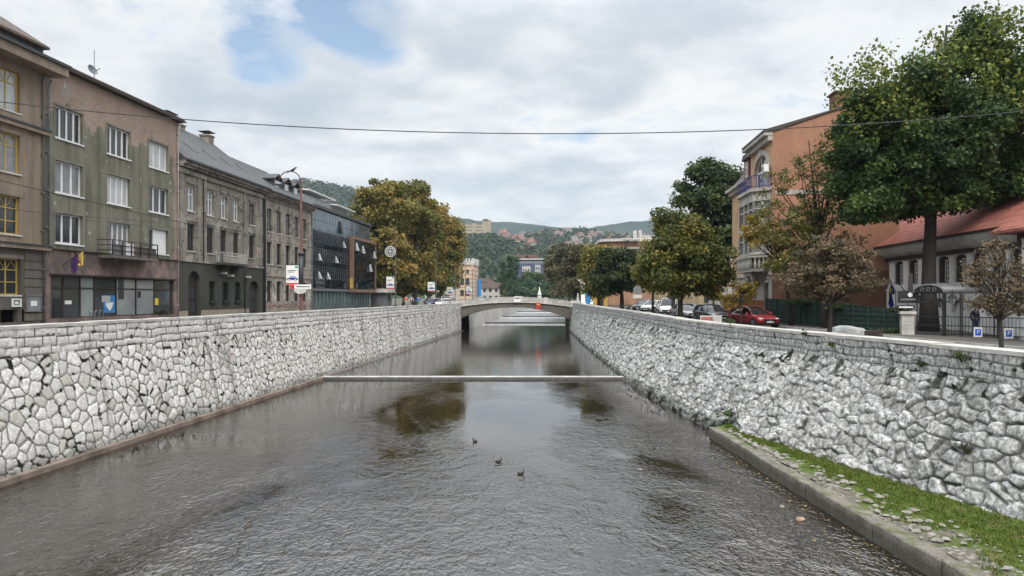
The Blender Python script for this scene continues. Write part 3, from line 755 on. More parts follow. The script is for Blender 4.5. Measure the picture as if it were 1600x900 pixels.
for z in np.arange(.3,4.2,.48): 
    x0=0
    for c in cols: b.box(x0,c-ww/2-.22,-.1,-.052,z+1.2 if z<.0 else z,z+.42); x0=c+ww/2+.22
    b.box(x0,L-.02,-.1,-.052,z,z+.42)
b.build('ground_storey',M['rust'],f.e)
b=MB()
b.box(-.1,L+.12,-.35,.02,4.3,4.55); b.box(-.1,L+.12,-.3,.0,10.95,11.22)
b.box(-.1,L+.5,-1.1,.3,14.45,15.05); build_each(b,'cornice',M['tan'],f.e,lambda c:c[2]//3)
b=MB(); b.box(-.1,L+.6,-1.25,-1.1,14.95,15.12); b.box(-.1,L+.14,-.4,-.352,4.5,4.6); b.box(-.1,L+.14,-.36,-.302,11.16,11.27); build_each(b,'gutter',M['darkgrey'],f.e,lambda c:c[2]//3)
b=MB()
b.box(-.1,L-.05,.05,.4,15.06,15.95)
for x in np.arange(.4,L,1.1): b.box(x-.03,x+.03,.0,.05,15.06,15.95)
b.build('attic_band',M['darkgrey'],f.e)
b=MB(); b.prism([(-.25,15.95),(-.25,16.08),(2.6,17.9),(8.5,17.9),(11,16)],-.2,L+.1,'x'); b.build('roof',M['tile_brown'],f.e)
for c in cols:
    for k,(a,t) in enumerate(rows):
        window(f.e,c,a,ww,t-a,'yellow',('glass_light','glass_mid','glass','glass')[k],2,(.36,.70) if k>1 else (.70,),'offwhite',.16,extra='vee')
b=MB()
for c in cols:
    for a,t in rows[1:]:
        b.box(c-ww/2-.22,c+ww/2+.22,-.03,-.002 if a>4.5 else -.052,t+.05,t+.22)
    b.box(c-ww/2-.16,c+ww/2+.2,-.04,-.003,11.32,11.62)
build_each(b,'window_surround',M['tan'],f.e,lambda c:(min(range(3),key=lambda k:abs(cols[k]-c[0])),c[2]//3.35))
pipe(f.e,L-.25,0,14.4)
def notice(x,y,w,h,label,frame='grey',face='white'):
    s=empty('notice_board',(AX+.08*FY(x)+.12,FY(x),PZ(y,FY(x))),RZL,label,'notice board')
    b=MB(); b.box(-w/2,w/2,-.06,.02,-h/2,-h/2+.07); b.box(-w/2,w/2,-.06,.02,h/2-.07,h/2); b.box(-w/2,-w/2+.07,-.06,.02,-h/2+.07,h/2-.07); b.box(w/2-.07,w/2,-.06,.02,-h/2+.07,h/2-.07)
    b.build('frame',M[frame],s); MB().box(-w/2+.07,w/2-.07,-.02,.015,-h/2+.07,h/2-.07).build('panel',M['glass_mid'],s)
    MB().box(-w*.2,w*.2,-.03,-.022,-h*.15,h*.15).build('notice',M[face],s); return s
notice(49,474,1.15,.95,'grey framed notice board on the tan house near its corner')
notice(22,473,.62,.45,'small pale notice board on the tan house under the yellow window','white')
# ---- green house
g=G('peeling_green_render'); o_=g.obj(); x_,y_,z_=g.sep(o_)
n=g.noise(.42,7,o_,.62,.3); n2=g.noise(3.1,7,o_,.7); n3=g.noise(17,5,o_,.7)
green=g.mix(g.ramp(n,[(.35,0),(.65,1)]),(.155,.15,.112),(.215,.208,.16))
green=g.mix(g.ramp(g.noise(1,5,g.mapped((1.8,1.8,.15),o_),.6),[(.45,0),(.7,.85)]),green,(.085,.08,.064))
# paler render round the windows and lower storeys
brick=g.mix(n2,(.23,.16,.13),(.46,.335,.27))
brick=g.mix(g.ramp(n3,[(.36,.85),(.52,0)]),brick,(.07,.048,.038)); brick=g.mix(g.ramp(g.noise(.7,5,o_,.6),[(.45,0),(.7,.7)]),brick,(.36,.30,.25))
lim=g.math('ADD',z_,g.math('MULTIPLY',g.math('SUBTRACT',g.noise(.33,6,o_,.6,.2),.5),7.0))
bm=g.ramp(g.math('MULTIPLY_ADD',lim,.1,-.78),[(.46,0),(.475,1)])
col=g.mix(bm,green,brick)
side=g.ramp(g.math('ADD',g.math('MULTIPLY',x_,1/14.),g.math('MULTIPLY',g.math('SUBTRACT',n,.5),.12)),[(.955,0),(.965,1)])
col=g.mix(g.math('MULTIPLY',side,g.ramp(z_,[(.0,0),(.01,1)])),col,brick)
grey=g.ramp(g.noise(.9,6,o_,.6,.6),[(.62,0),(.635,.8)])
col=g.mix(g.math('MULTIPLY',grey,bm),col,(.26,.24,.21))
edge=g.math('MAXIMUM',g.ramp(g.noise(1.5,5,o_,.6,.3),[(.66,0),(.67,1)]),g.ramp(g.noise(3.0,3,o_,.5,.2),[(.665,0),(.68,1)]))
col=g.mix(g.math('MULTIPLY',edge,.8),col,(.40,.39,.36))
g.set(Base_Color=col,Roughness=.95); g.b.inputs['Specular IOR Level'].default_value=.15
g.bump(g.math('ADD',g.math('MULTIPLY',n3,g.math('MULTIPLY_ADD',bm,.8,.2)),g.math('MULTIPLY',bm,-1.2)),.55,.03); M['green']=g.m
g=G('stained_pink_render'); o_=g.obj(); z_=g.sep(o_)[2]
st=g.noise(1,6,g.mapped((3.4,3.4,.22),o_),.65)
pk=g.mix(g.noise(1.2,6,o_,.6),(.19,.125,.108),(.29,.195,.17))
dr=g.math('ADD',st,g.math('MULTIPLY',g.math('SUBTRACT',z_,4.1),.24))
pk=g.mix(g.ramp(dr,[(.52,0),(.64,.92)]),pk,(.035,.026,.022))
pk=g.mix(g.ramp(g.noise(.7,6,o_,.6),[(.40,0),(.58,.85)]),pk,(.085,.07,.062))
g.set(Base_Color=pk,Roughness=.95); g.bump(g.noise(9,5,o_,.7),.4,.02); M['pink']=g.m
f=Fac('apartment_house','green and raw brick house with peeling render, balcony and shopfront',FY(70)+.02,FY(277.5))
L=f.L; H=15.2
cu=[(f.u(86),f.u(129)),(f.u(167),f.u(203)),(f.u(232.5),f.u(262.5))]
rz=[(11.1,13.0),(7.85,9.75),(4.95,6.65)]
hol=[]
for i,(a,c) in enumerate(cu):
    for k,(p,q) in enumerate(rz):
        if i==1 and k==2: hol.append((a+.25,c,4.55,6.6))
        else: hol.append((a,c,p+(0 if k<2 else -.1),q))
b=MB(); wallfront(b,0,L,4.5,H,hol,.3); shell(b,L,11,H); b.build('wall',M['green'],f.e)
for i,(a,c) in enumerate(cu):
    for k,(p,q) in enumerate(rz):
        h=hol[i*3+k]; w_=h[1]-h[0]; hh=h[3]-h[2]
        pn=('glass','glass_mid','glass','glass','glass_light','glass_mid','glass_mid','glass','glass')[i*3+k]
        if i==2 and k==0: pn='glass_light'
        window(f.e,(h[0]+h[1])/2,h[2],w_,hh,'white',pn,4 if (k==0 and i<2) or (i==1) else 3,(),'white' if not(i==1 and k==2) else None,.17,ft=.09,mt=.13)
h=hol[8]; MB().box(h[0]+.75,h[1]-.06,.15,.2,h[2]+.06,h[3]-.1).build('shutter',M['white'],f.e)
b=MB()   # render surrounds
for h in hol:
    b.box(h[0]-.14,h[0],-.025,.02,h[2]-.1,h[3]+.12); b.box(h[1],h[1]+.14,-.025,.02,h[2]-.1,h[3]+.12); b.box(h[0],h[1],-.025,.02,h[3],h[3]+.12)
build_each(b,'window_surround',plaster('dull_render_surround',(.23,.215,.175),amt=.5,seed=8),f.e,lambda c:(min(range(9),key=lambda k:abs((hol[k][0]+hol[k][1])/2-c[0])+abs((hol[k][2]+hol[k][3])/2-c[2]))))
MB().box(-.05,L+.25,-.45,.3,H-.02,H+.16).build('eave',M['darkwood'],f.e)
b=MB(); b.prism([(-.45,H+.16),(-.45,H+.24),(5.5,H+1.1),(11,H+.2)],-.05,L+.25,'x'); b.build('roof',M['tile_brown'],f.e)
# shop storey
s0,s1=f.u(77.5),f.u(271.5)
b=MB(); wallfront(b,0,L,0,4.42,[(s0,s1,.35,2.92)],.35,y=-.06); b.build('shop_fascia',M['pink'],f.e)
b=MB(); b.box(0,L,-.16,.0,4.42,4.5); b.box(s0-.1,s1+.1,-.14,-.062,2.92,3.02); build_each(b,'string_course',M['darkwood'],f.e,lambda c:c[2]>4)
b=MB(); b.box(s0,s1,-.04,.32,0,.34); b.build('shop_plinth',plaster('plinth',(.2,.17,.15),amt=.6,seed=9),f.e)
sx=[s0]+[f.u(x) for x in (101,128,150,184,215,243.5)]+[s1]
fr=MB()
for x in sx: fr.box(x-.045,x+.045,.1,.2,.35,2.92)
fr.box(s0,s1,.11,.19,2.15,2.23); fr.box(s0,s1,.11,.19,2.85,2.92); fr.box(s0,s1,.11,.19,.35,.42)
fr.build('shop_frame',M['darkwood'],f.e)
M['shop_dim']=glass('dim_shop_glass',(.05,.055,.058),.05,.5,.5); M['shop_pale']=glass('pale_shop_glass',(.24,.26,.26),.08,.5,.45)
pk=['shop_dim','shop_dim','shop_pale','shop_dim','shop_pale','shop_pale','shop_dim']
for k,(a,c) in enumerate(zip(sx,sx[1:])):
    MB().poly([(a,.16,.35),(c,.16,.35),(c,.16,2.92),(a,.16,2.92)]).build('shop_pane',M[pk[k]],f.e)
M['poster_blue']=simple('poster_blue',(.04,.2,.45),.5,var=.1); M['poster_yellow']=simple('poster_yellow',(.7,.55,.03),.5,var=.05)
p=MB().box(sx[3]+.95,sx[4]-.08,.14,.155,.6,1.75).build('poster',M['poster_blue'],f.e); MB().box(sx[3]+.75,sx[4]-.6,.13,.139,1.3,1.72).build('poster_sheet',M['glass_light'],p)
b=MB(); b.prism([(sx[3]+1.1,1.25),(sx[4]-.25,1.3),(sx[4]-.4,.95),(sx[4]-.62,.72),(sx[3]+1.2,1.0)],.128,.136); b.build('poster_emblem',M['white'],p)
MB().box(sx[6]+.05,sx[6]+.55,.14,.155,1.05,1.55).build('poster',M['poster_yellow'],f.e)
b=MB(); b.box(sx[0]+.5,sx[1]-.05,.12,.15,.35,1.55); b.build('doorway',M['black'],f.e)
MB().box(sx[1]+.2,sx[1]+.75,.12,.15,1.2,1.42).build('notice',M['white'],f.e)
MB().box(sx[5]+.25,sx[5]+.6,.13,.15,1.6,2.05).build('picture',M['black'],f.e)
for (x0,x1,zp,zq) in ((sx[4]+.3,sx[4]+.85,1.5,2.85),(sx[1]+.12,sx[2]-.1,2.25,2.8)): MB().box(x0,x1,.13,.15,zp,zq).build('dark_panel',M['darkgrey'],f.e)
# balcony
bl=empty('balcony',((f.u(178)+f.u(226))/2-1.0,0,4.35),0); bl.parent=f.e; bw=5.0
MB().box(-bw/2,bw/2,-1.15,-.065,-.2,0).build('balcony_slab',plaster('balcony_slab',(.16,.14,.12),amt=.6,seed=3),bl)
b=MB()
for z in (.95,.62,.3): 
    b.box(-bw/2,bw/2,-1.13,-1.09,z,z+.045)
    for x in (-bw/2,bw/2-.04): b.box(x,x+.04,-1.09,-.07,z,z+.045)
for x in np.linspace(-bw/2,bw/2-.05,6): b.box(x,x+.05,-1.14,-1.08,0,.95)
b.build('railing',M['black'],bl)
b=MB(); b.box(-bw/2+.05,-bw/2+1.45,-1.06,-1.03,.03,.7); b.build('balcony_panel',M['grey'],bl)
b=MB(); b.box(-bw/2+1.5,-bw/2+2.3,-1.06,-1.03,.05,.85); b.build('balcony_panel',M['white'],bl)
b=MB(); b.box(-bw/2+2.35,bw/2-.1,-1.05,-1.02,.03,.68); b.build('balcony_panel',M['pink'],bl)
pipe(f.e,L-.1,0,H-.1,'offwhite',.05); pipe(f.e,.12,4.6,14.2,'grey',.05)
# satellite dish
c=P(152,128,46.2); s=empty('satellite_dish',(c.x-.2,c.y,15.95),R(20),'grey satellite dish and thin mast on the roof edge of the green house','satellite dish')
b=MB(); b.tube([(0,0,-.1),(0,0,1.9)],.025,6); b.build('mast',M['grey'],s)
b=MB(); b.lathe([(.02,.12),(.15,.1),(.28,.03),(.36,-.06),(.345,-.06),(.27,.02),(.14,.085),(.02,.1)],(.0,0,0),16,'y'); d=b.build('dish',M['grey'],s,True,(-.1,-.1,.55),(R(-25),0,R(55)))
MB().bar((.1,-.1,.5),(.42,-.4,.62),.02).build('receiver_arm',M['black'],s)
# flag on the shop
c=P(92,418,42); s=empty('flag',(AX+.08*c.y+.1,c.y,c.z+.1),RZL,'purple and yellow flag hanging from a slanted pole over the shopfront','flag')
b=MB(); b.tube([(0,0,0),(.55,-1.0,1.0)],.025,6); b.build('pole',M['black'],s)
def cloth(pts_top,drop,n=8,m=8,amp=.08,seed=0):
    b=MB(); rs=np.random.RandomState(seed); a,c=Vector(pts_top[0]),Vector(pts_top[1]); V=[];Q=[]
    for i in range(n+1):
        p=a.lerp(c,i/n)
        for j in range(m+1):
            t=j/m; V.append(p+Vector((amp*math.sin(i*1.9+seed)*t,amp*math.cos(i*2.3+t*2)*t,-drop*t*(1-.15*math.sin(i*1.1)))))
    for i in range(n):
        for j in range(m): Q.append((i*(m+1)+j,i*(m+1)+j+1,(i+1)*(m+1)+j+1,(i+1)*(m+1)+j))
    b.add(V,Q); return b
M['purple']=simple('purple_cloth',(.05,.018,.1),.8)
cloth([(.22,-.4,.4),(.40,-.73,.73)],.95,seed=1).build('cloth',M['purple'],s,True); cloth([(.41,-.75,.75),(.53,-.97,.97)],.85,seed=1).build('cloth',M['yellow'],s,True)
# bicycle rack by the shop
s=empty('bicycle_rack',(AX+.08*42.6+1.1,42.6,.12),RZL,'low dark bicycle rack of hoops outside the shopfront','bicycle rack')
b=MB()
for k in range(4): b.tube([(k*.42,0,0),(k*.42,0,.55),(k*.42+.1,0,.7),(k*.42+.25,0,.7),(k*.42+.35,0,.55),(k*.42+.35,0,0)],.022,6)
b.build('hoops',M['grey'],s); MB().box(-.05,1.7,-.03,.03,0,.03).build('base_bar',M['darkgrey'],s)
# ---- grey house with dark ground storey
M['cracked']=plaster('cracked_grey_render',(.27,.24,.205),dirt=(.085,.075,.065),amt=.7,patch=(.34,.31,.27),crack=.95,seed=4)
M['cracked2']=plaster('cracked_beige_render',(.35,.31,.26),dirt=(.1,.09,.078),amt=.65,patch=(.2,.175,.15),crack=1.0,seed=5)
M['slate_paint']=plaster('dark_olive_paint',(.07,.07,.058),dirt=(.035,.035,.03),amt=.4,seed=6)
f=Fac('town_house','grey cracked house with dark painted ground storey and small balcony',FY(278),FY(411.5))
L=f.L; H=11.9; zg=4.45
ux=lambda x:f.u(x)
up=[(298.5,11),(328.6,12),(349.5,12),(369,12),(393.5,11)]
hol=[]
for k,(x,_) in enumerate(up):
    c=ux(x); w_=.62 if k<4 else .62
    hol.append((c-.55,c+.55,8.55,10.55)); hol.append((c-.55,c+.55,4.62 if k==2 else 5.35,7.55))
b=MB(); wallfront(b,0,L,zg,H,hol,.3); shell(b,L,11,H); b.build('wall',M['cracked'],f.e)
for i,h in enumerate(hol):
    k=i//2; topr=i%2==0
    window(f.e,(h[0]+h[1])/2,h[2],h[1]-h[0],h[3]-h[2],'white' if topr and k<4 else 'darkwood','glass_mid' if topr else 'glass',2,(.68,),'offwhite' if topr or k!=2 else None,.16,ft=.1,mt=.09)
b=MB()
for h in hol: b.box(h[0]-.2,h[1]+.2,-.1,.0,h[3]+.18,h[3]+.3)
for x in (283,310,318,382,406): b.box(ux(x)-.28,ux(x)+.28,-.09,-.002,zg+.25,H-.5)
b.box(0,L,-.14,-.002,zg,zg+.2); b.box(0,L,-.2,-.002,H-.5,H-.15); b.build('pilasters',M['cracked'],f.e)
g0=[(ux(293),ux(312),.1,3.75,.95),(ux(388.5),ux(403.5),.1,3.2,.85)]
gw=[(ux(326)-.0,ux(335.5),1.15,3.0),(ux(346.7),ux(356.5),1.15,3.0),(ux(366.5),ux(375),1.15,3.0)]
b=MB(); wallfront(b,0,L,0,zg-.02,g0+gw,.4,y=-.05); b.build('ground_storey',M['slate_paint'],f.e)
for x in (343,381): pass
b=MB(); b.box(ux(313.5),ux(388),-.1,-.052,0,.55); b.box(0,ux(292),-.1,-.052,0,.55); b.build('plinth',plaster('sandstone_plinth',(.33,.29,.22),amt=.4,seed=7),f.e)
for h in g0:
    d=MB(); c=(h[0]+h[1])/2; w_=h[1]-h[0]
    d.box(h[0],h[1],.3,.36,.1,h[3]-.0); dd=d.build('door',M['darkwood'],f.e)
    d=MB()
    for xx in (h[0]+.15,c+.08): d.box(xx,xx+w_/2-.25,.27,.3,.4,1.3); d.box(xx,xx+w_/2-.25,.27,.3,1.5,2.3)
    d.build('door_panel',M['darkgrey'],dd)
for h in gw:
    o=window(f.e,(h[0]+h[1])/2,h[2],h[1]-h[0],h[3]-h[2],'black','glass',2,(.5,.75),None,.2)
    d=MB(); w_=(h[1]-h[0])/2
    for x in np.linspace(-w_+.08,w_-.08,6): d.bar((x,-.12,.02),(x,-.12,h[3]-h[2]),.014)
    for z in (.1,.6,1.2,1.75): d.box(-w_,w_,-.135,-.105,z,z+.03)
    d.box(-w_-.04,w_+.04,-.42,-.2,-.06,.22)
    d.build('window_grille',M['black'],o)
bl=empty('balcony',(ux(353),0,4.62),0); bl.parent=f.e; bw=4.4
b=MB(); b.box(-bw/2,bw/2,-1.0,-.06,-.2,0); b.prism([(-.06,-.9),(-.06,-.2),(-.85,-.2)],-1.2,-.9,'x'); b.prism([(-.06,-.9),(-.06,-.2),(-.85,-.2)],.9,1.2,'x'); b.build('balcony_slab',M['slate_paint'],bl)
b=MB(); 
for x in np.arange(-bw/2,bw/2,.16): b.bar((x,-.96,0),(x,-.96,.85),.014)
for z in (.3,.55,.85): b.box(-bw/2,bw/2,-.98,-.94,z,z+.035)
for sx_ in (-bw/2,bw/2):
    for y in np.arange(-.9,-.1,.16): b.bar((sx_,y,0),(sx_,y,.85),.014)
    b.box(sx_-.02,sx_+.02,-.95,-.07,.83,.87)
b.build('railing',M['offwhite'],bl)
for xx,zz in ((345,3.75),(356,3.55),(383,3.55)):
    b=MB(); b.box(ux(xx)-.2,ux(xx)+.2,-.5,-.052,zz-.1,zz+.08); b.build('wall_lamp',M['offwhite'],f.e)
def roof(f,H,D=11,ridge=3.1,over=.7,mat='zinc',z0=0,ends=0):
    L=f.L; b=MB()
    b.prism([(-over,H),(-over,H+.14),(D/2,H+ridge),(D+.3,H+.1),(D+.3,H)],-ends,L+ends,'x'); b.build('roof',M[mat],f.e)
    b=MB(); b.box(-ends,L+ends,-over+.05,0.02,H-.25,H-.004); b.box(-ends,L+ends,-over*.6,.0,H-.45,H-.254); b.build('eave',M['cracked'],f.e)
    b=MB(); b.box(-ends,L+ends,-over-.14,-over-.003,H-.03,H+.13); b.build('gutter',M['darkgrey'],f.e)
    r=MB()
    for x in np.arange(.3,L,.62):
        r.prism([(-over+.05,H+.13),(-over+.05,H+.19),(D/2,H+ridge+.05),(D/2,H+ridge)],x-.02,x+.02,'x')
    r.build('roof_seams',M['grey'],f.e)
def chimney(f,u,y,z,w=.9,d=.7,h=1.8,n=1,mat='cracked'):
    b=MB(); b.box(u-w/2,u+w/2,y-d/2,y+d/2,z,z+h); b.box(u-w/2-.08,u+w/2+.08,y-d/2-.08,y+d/2+.08,z+h,z+h+.14); c=b.build('chimney',M[mat],f.e)
    q=MB(); q.box(u-w/2-.15,u+w/2+.15,y-d/2-.12,y+d/2+.12,z+h+.42,z+h+.47)
    for s in (-1,1): q.box(u+s*w*.4-.04,u+s*w*.4+.04,y-.04,y+.04,z+h+.14,z+h+.42)
    q.build('chimney_cap',M['darkgrey'],c)
roof(f,H+.4,ridge=4.9)
b=MB(); 
for x in np.arange(1.5,L-1,3.1): b.prism([(1.2,H+1.9),(1.2,H+2.05),(2.2,H+2.85),(2.2,H+2.7)],x,x+.7,'x')
b.build('roof_window',M['darkgrey'],f.e)
chimney(f,.9,4.4,H+2.5,1.1,.8,2.2); chimney(f,L*.52,5.6,H+3.6,1.5,.9,2.2); chimney(f,L*.63,5.6,H+3.6,1.1,.8,1.9); chimney(f,L-1.2,5.2,H+3.2,1.0,.9,2.3)
pipe(f.e,L-.1,0,H,'darkgrey',.07); pipe(f.e,ux(381),0,zg,'darkgrey',.05); pipe(f.e,ux(316),zg,H,'darkgrey',.05)
# ---- beige cracked house with dormers
f=Fac('town_house','beige cracked house with roof dormers and graffiti by the glass building',FY(411.6),FY(486.5))
L=f.L; H=11.9; ux=lambda x:f.u(x)
xs5=[421,436,450,463.5,476]; hol=[]
for x in xs5:
    c=ux(x); hol+= [(c-.55,c+.55,8.3,10.6),(c-.55,c+.55,5.0,7.25),(c-.55,c+.55,1.2,3.3)]
b=MB(); wallfront(b,0,L,0,H,hol,.32); shell(b,L,11,H); b.build('wall',M['cracked2'],f.e)
for i,h in enumerate(hol): window(f.e,(h[0]+h[1])/2,h[2],h[1]-h[0],h[3]-h[2],'darkwood','glass_mid' if i%3==0 else 'glass',2,(.68,),'offwhite' if i%3<2 else None,.16,ft=.09)
b=MB(); b.box(0,L,-.1,-.002,3.75,3.95); b.box(0,L,-.14,-.002,H-.4,H-.05); build_each(b,'string_course',M['cracked2'],f.e,lambda c:c[2]>6)
roof(f,H+.3,ridge=4.3)
for k in range(3):
    u=L*(.42+.2*k); zr=H+1.1
    dm=empty('dormer',(u,1.0,zr),0); dm.parent=f.e
    b=MB(); b.box(-.75,.75,0,2.6,0,1.25); b.build('dormer_wall',M['darkgrey'],dm)
    b=MB(); b.prism([(-1.0,1.2),(0,1.75),(1.0,1.2),(1.0,1.32),(0,1.88),(-1.0,1.32)],-.3,2.9); b.build('dormer_roof',M['zinc'],dm)
    b=MB(); b.box(-.5,.5,-.03,-.002,.15,1.15); b.build('dormer_window',M['glass_light'],dm)
rw=RZL
gm=simple('white_spray_paint',(.6,.6,.58),.8)
for ch,xx in (('O',414),('N',428.5),('V',443),('L',457),('S',469.5),('A',482.5)):
    t_=text(f.e,ch,1.25,gm,(ux(xx),-.012,1.65),(R(90),0,0),'graffiti',.004)
b=MB(); rs=np.random.RandomState(3)
for k in range(9):
    x=ux(415+k*7.8); b.tube([(x+.3*rs.randn(),-.008,.4+.7*rs.rand()) for _ in range(6)],.035,4)
build_each(b,'graffiti',simple('dull_red_spray',(.3,.1,.07),.85),f.e,lambda c:c)
pipe(f.e,.12,0,H,'black',.07)
# ---- dark glass building
g=G('dark_curtain_glass'); n=g.noise(.5,2)
g.set(Base_Color=g.mix(n,(.004,.006,.012),(.01,.015,.026)),Roughness=.05); g.b.inputs['Specular IOR Level'].default_value=.25; g.b.inputs['IOR'].default_value=1.38; M['curtain']=g.m
g=G('sky_reflection_tint_glass'); g.set(Base_Color=(.07,.095,.12,1),Roughness=.1); g.b.inputs['Specular IOR Level'].default_value=.8; M['curtain_sky_tint']=g.m  # paler base colour paints the sky's reflection onto the top rows
M['teal_glass']=glass('teal_shop_glass',(.10,.16,.16),.08,.6,.7)
f=Fac('glass_building','black glass office building with a bronze framed bay beside old houses',FY(487),107.5)
L=f.L; H=12.6; ux=lambda x:f.u(x)
b=MB(); b.box(0,L,.12,13,2.45,H); b.box(0,L,.9,13,0,2.45); b.build('wall',M['darkgrey'],f.e)
rs=np.random.RandomState(2)
def panels(z0,z1,nr,mat,x0=0,x1=None,y=0.,dx=1.05,tl_=.006,name='glazing'):
    x1=x1 or L; b=MB(); n=max(1,int((x1-x0)/dx)); dx=(x1-x0)/n; dz=(z1-z0)/nr
    for i in range(n):
        for j in range(nr):
            a=x0+i*dx+.02; c=x0+(i+1)*dx-.02; p=z0+j*dz+.02; q=z0+(j+1)*dz-.02; t=rs.randn(4)*tl_
            b.poly([(a,y+t[0],p),(c,y+t[1],p),(c,y+t[1]+t[2],q),(a,y+t[0]+t[2],q)])
    return b.build(name,M[mat],f.e)
panels(2.75,9.6,7,'curtain'); panels(9.62,H-.25,2,'curtain_sky_tint')
b=MB()
for zr_ in (3.9,6.1,8.3):
    for k in range(11):
        x=.8+k*1.55
        if x>ux(545): break
        b.box(x-.42,x-.38,-.05,-.01,zr_,zr_+1.5); b.box(x+.38,x+.42,-.05,-.01,zr_,zr_+1.5); b.box(x-.38,x+.38,-.05,-.01,zr_,zr_+.04); b.box(x-.38,x+.38,-.05,-.01,zr_+1.46,zr_+1.5); b.box(x-.38,x+.38,-.05,-.01,zr_+1.05,zr_+1.09)
b.build('window_frames',M['grey'],f.e)
def openwin(x,z,w=.6,h=.95,y=-.03,mat='glass_light'):
    b=MB(); b.poly([(x-w/2,y-.02,z+h),(x+w/2,y-.02,z+h),(x+w/2,y-.34,z),(x-w/2,y-.34,z)]); b.poly([(x-w/2,y-.03,z+h),(x-w/2,y-.34,z),(x-w/2,y-.03,z)]); b.poly([(x+w/2,y-.03,z+h),(x+w/2,y-.34,z),(x+w/2,y-.03,z)])
    b.build('open_window',M[mat],f.e)
for k,zr_ in ((1,3.9),(3,3.9),(1,6.1),(5,6.1),(7,8.3)): openwin(.8+k*1.55,zr_,.5,.85)
openwin(L*.42,10.1,.8,1.6,mat='black')
MB().box(-.1,L+.2,-.35,12,H-.22,H+.12).build('roof_edge',M['zinc'],f.e)
MB().box(-.02,.12,-.08,.2,0,H-.2).build('corner_pier',M['grey'],f.e)
b=MB(); b.box(4,L-3,2.6,9,H+.12,H+2.0); b.build('penthouse',M['glass_light'],f.e)
b=MB(); b.prism([(1.6,H+2.25),(9.5,H+2.9),(9.5,H+3.05),(1.6,H+2.4)],3.5,L*.55,'x'); b.prism([(1.6,H+1.75),(9.5,H+2.6),(9.5,H+2.75),(1.6,H+1.9)],L*.58,L-2,'x'); b.build('penthouse_roof',M['white'],f.e)
b=MB()
for x in np.arange(.5,L,1.6): b.bar((x,.3,H+.1),(x,.3,H+1.0),.02)
b.box(.5,L-.5,.28,.32,H+.98,H+1.03); b.build('roof_railing',M['grey'],f.e)
# bronze bay
u0,u1=L-10.0,L+1.6; yb=-.55
b=MB(); b.box(u0,u1,yb,.1,2.35,2.8); b.box(u0,u1,yb,.1,9.75,10.15); b.box(u0,u0+.3,yb,.1,2.8,9.75); b.box(u1-.3,u1,yb,.1,2.8,9.75); b.build('bay_frame',M['brass'],f.e)
panels(2.82,9.73,8,'curtain',u0+.37,u1-.37,yb+.12,1.2,.008,'bay_glazing')
for x,z in ((u0+1.6,8.2),(u0+4.6,8.0),(u1-1.0,7.6),(u1-3.2,5.5)): openwin(x,z,.8,1.1,yb+.08)
MB().box(u0-.06,u0-.003,yb+.1,yb+.5,2.9,4.3).build('bay_side_panel',M['yellow'],f.e)
b=MB(); n=18
panels(.25,2.35,1,'teal_glass',0,L,.2,1.25,.004,'shop_glazing')
b=MB(); 
for x in np.linspace(0,L,19): b.box(x-.05,x+.05,.05,.19,0,2.4)
b.box(0,L,.04,.18,0,.22); b.box(0,L,-.1,.5,2.4,2.72); b.build('shop_frame',M['grey'],f.e)
# kiosk next to the glass building
c0=112.5
s=empty('kiosk',(AX+.08*c0+.4,c0,0),RZL,'small grey kiosk with a flat white roof under the plane trees','kiosk')
b=MB(); wallfront(b,-1.6,1.6,0,2.4,[(-1.1,.9,1.0,2.1)],.2,y=-1.3); b.box(-1.6,1.6,-1.3,1.3,0,2.4,skip=('f',)); b.build('wall',M['grey'],s)
MB().box(-1.1,.9,-1.12,-1.1,1.0,2.1).build('window',M['glass'],s); MB().box(-2.3,2.3,-1.7,1.7,2.4,3.0).build('roof',M['offwhite'],s)
# ================================================================ orange house
M['orange_wall']=plaster('salmon_render',(.38,.20,.13),dirt=(.2,.11,.08),amt=.3,seed=11)
M['orange_low']=plaster('raw_brick_side',(.19,.10,.07),dirt=(.08,.05,.04),amt=.5,seed=12)
M['ochre']=plaster('ochre_render',(.5,.32,.19),dirt=(.25,.17,.11),amt=.3,seed=13)
M['stucco']=plaster('pale_stucco',(.44,.41,.37),dirt=(.14,.125,.11),amt=.55,seed=14)
M['dark_roof']=simple('dark_roof_sheet',(.06,.05,.048),.7)
OA=15.95; Yn,Yf=55.,68.5; LR=(Yf-Yn)*DN; ZG=float(ZR(60))+.02
e=empty('apartment_house',(OA+.08*Yf,Yf,ZG),math.atan2(-1,-.08),'orange corner house with white stucco bay windows and a plain side wall','building')
def uo(x): return (Yf-OA/((x-800)/F-.08))*DN
def zo(x,y): return PZ(y,OA/((x-800)/F-.08))-ZG
us=uo(1173); H1=12.3; H2=14.9
cwin=uo(1158.5)
holes=[(cwin-.5,cwin+.5,8.1,10.6,.5),(cwin-.5,cwin+.5,4.7,6.9)]
b=MB(); wallfront(b,0,us,4.0,H1,holes,.25)
aw=(us+1.55,LR-1.1); holes2=[(aw[0],aw[1],11.0,13.6,1.2)]
wallfront(b,us,LR,4.0,H2,holes2,.3)
b.build('wall',M['ochre'],e)
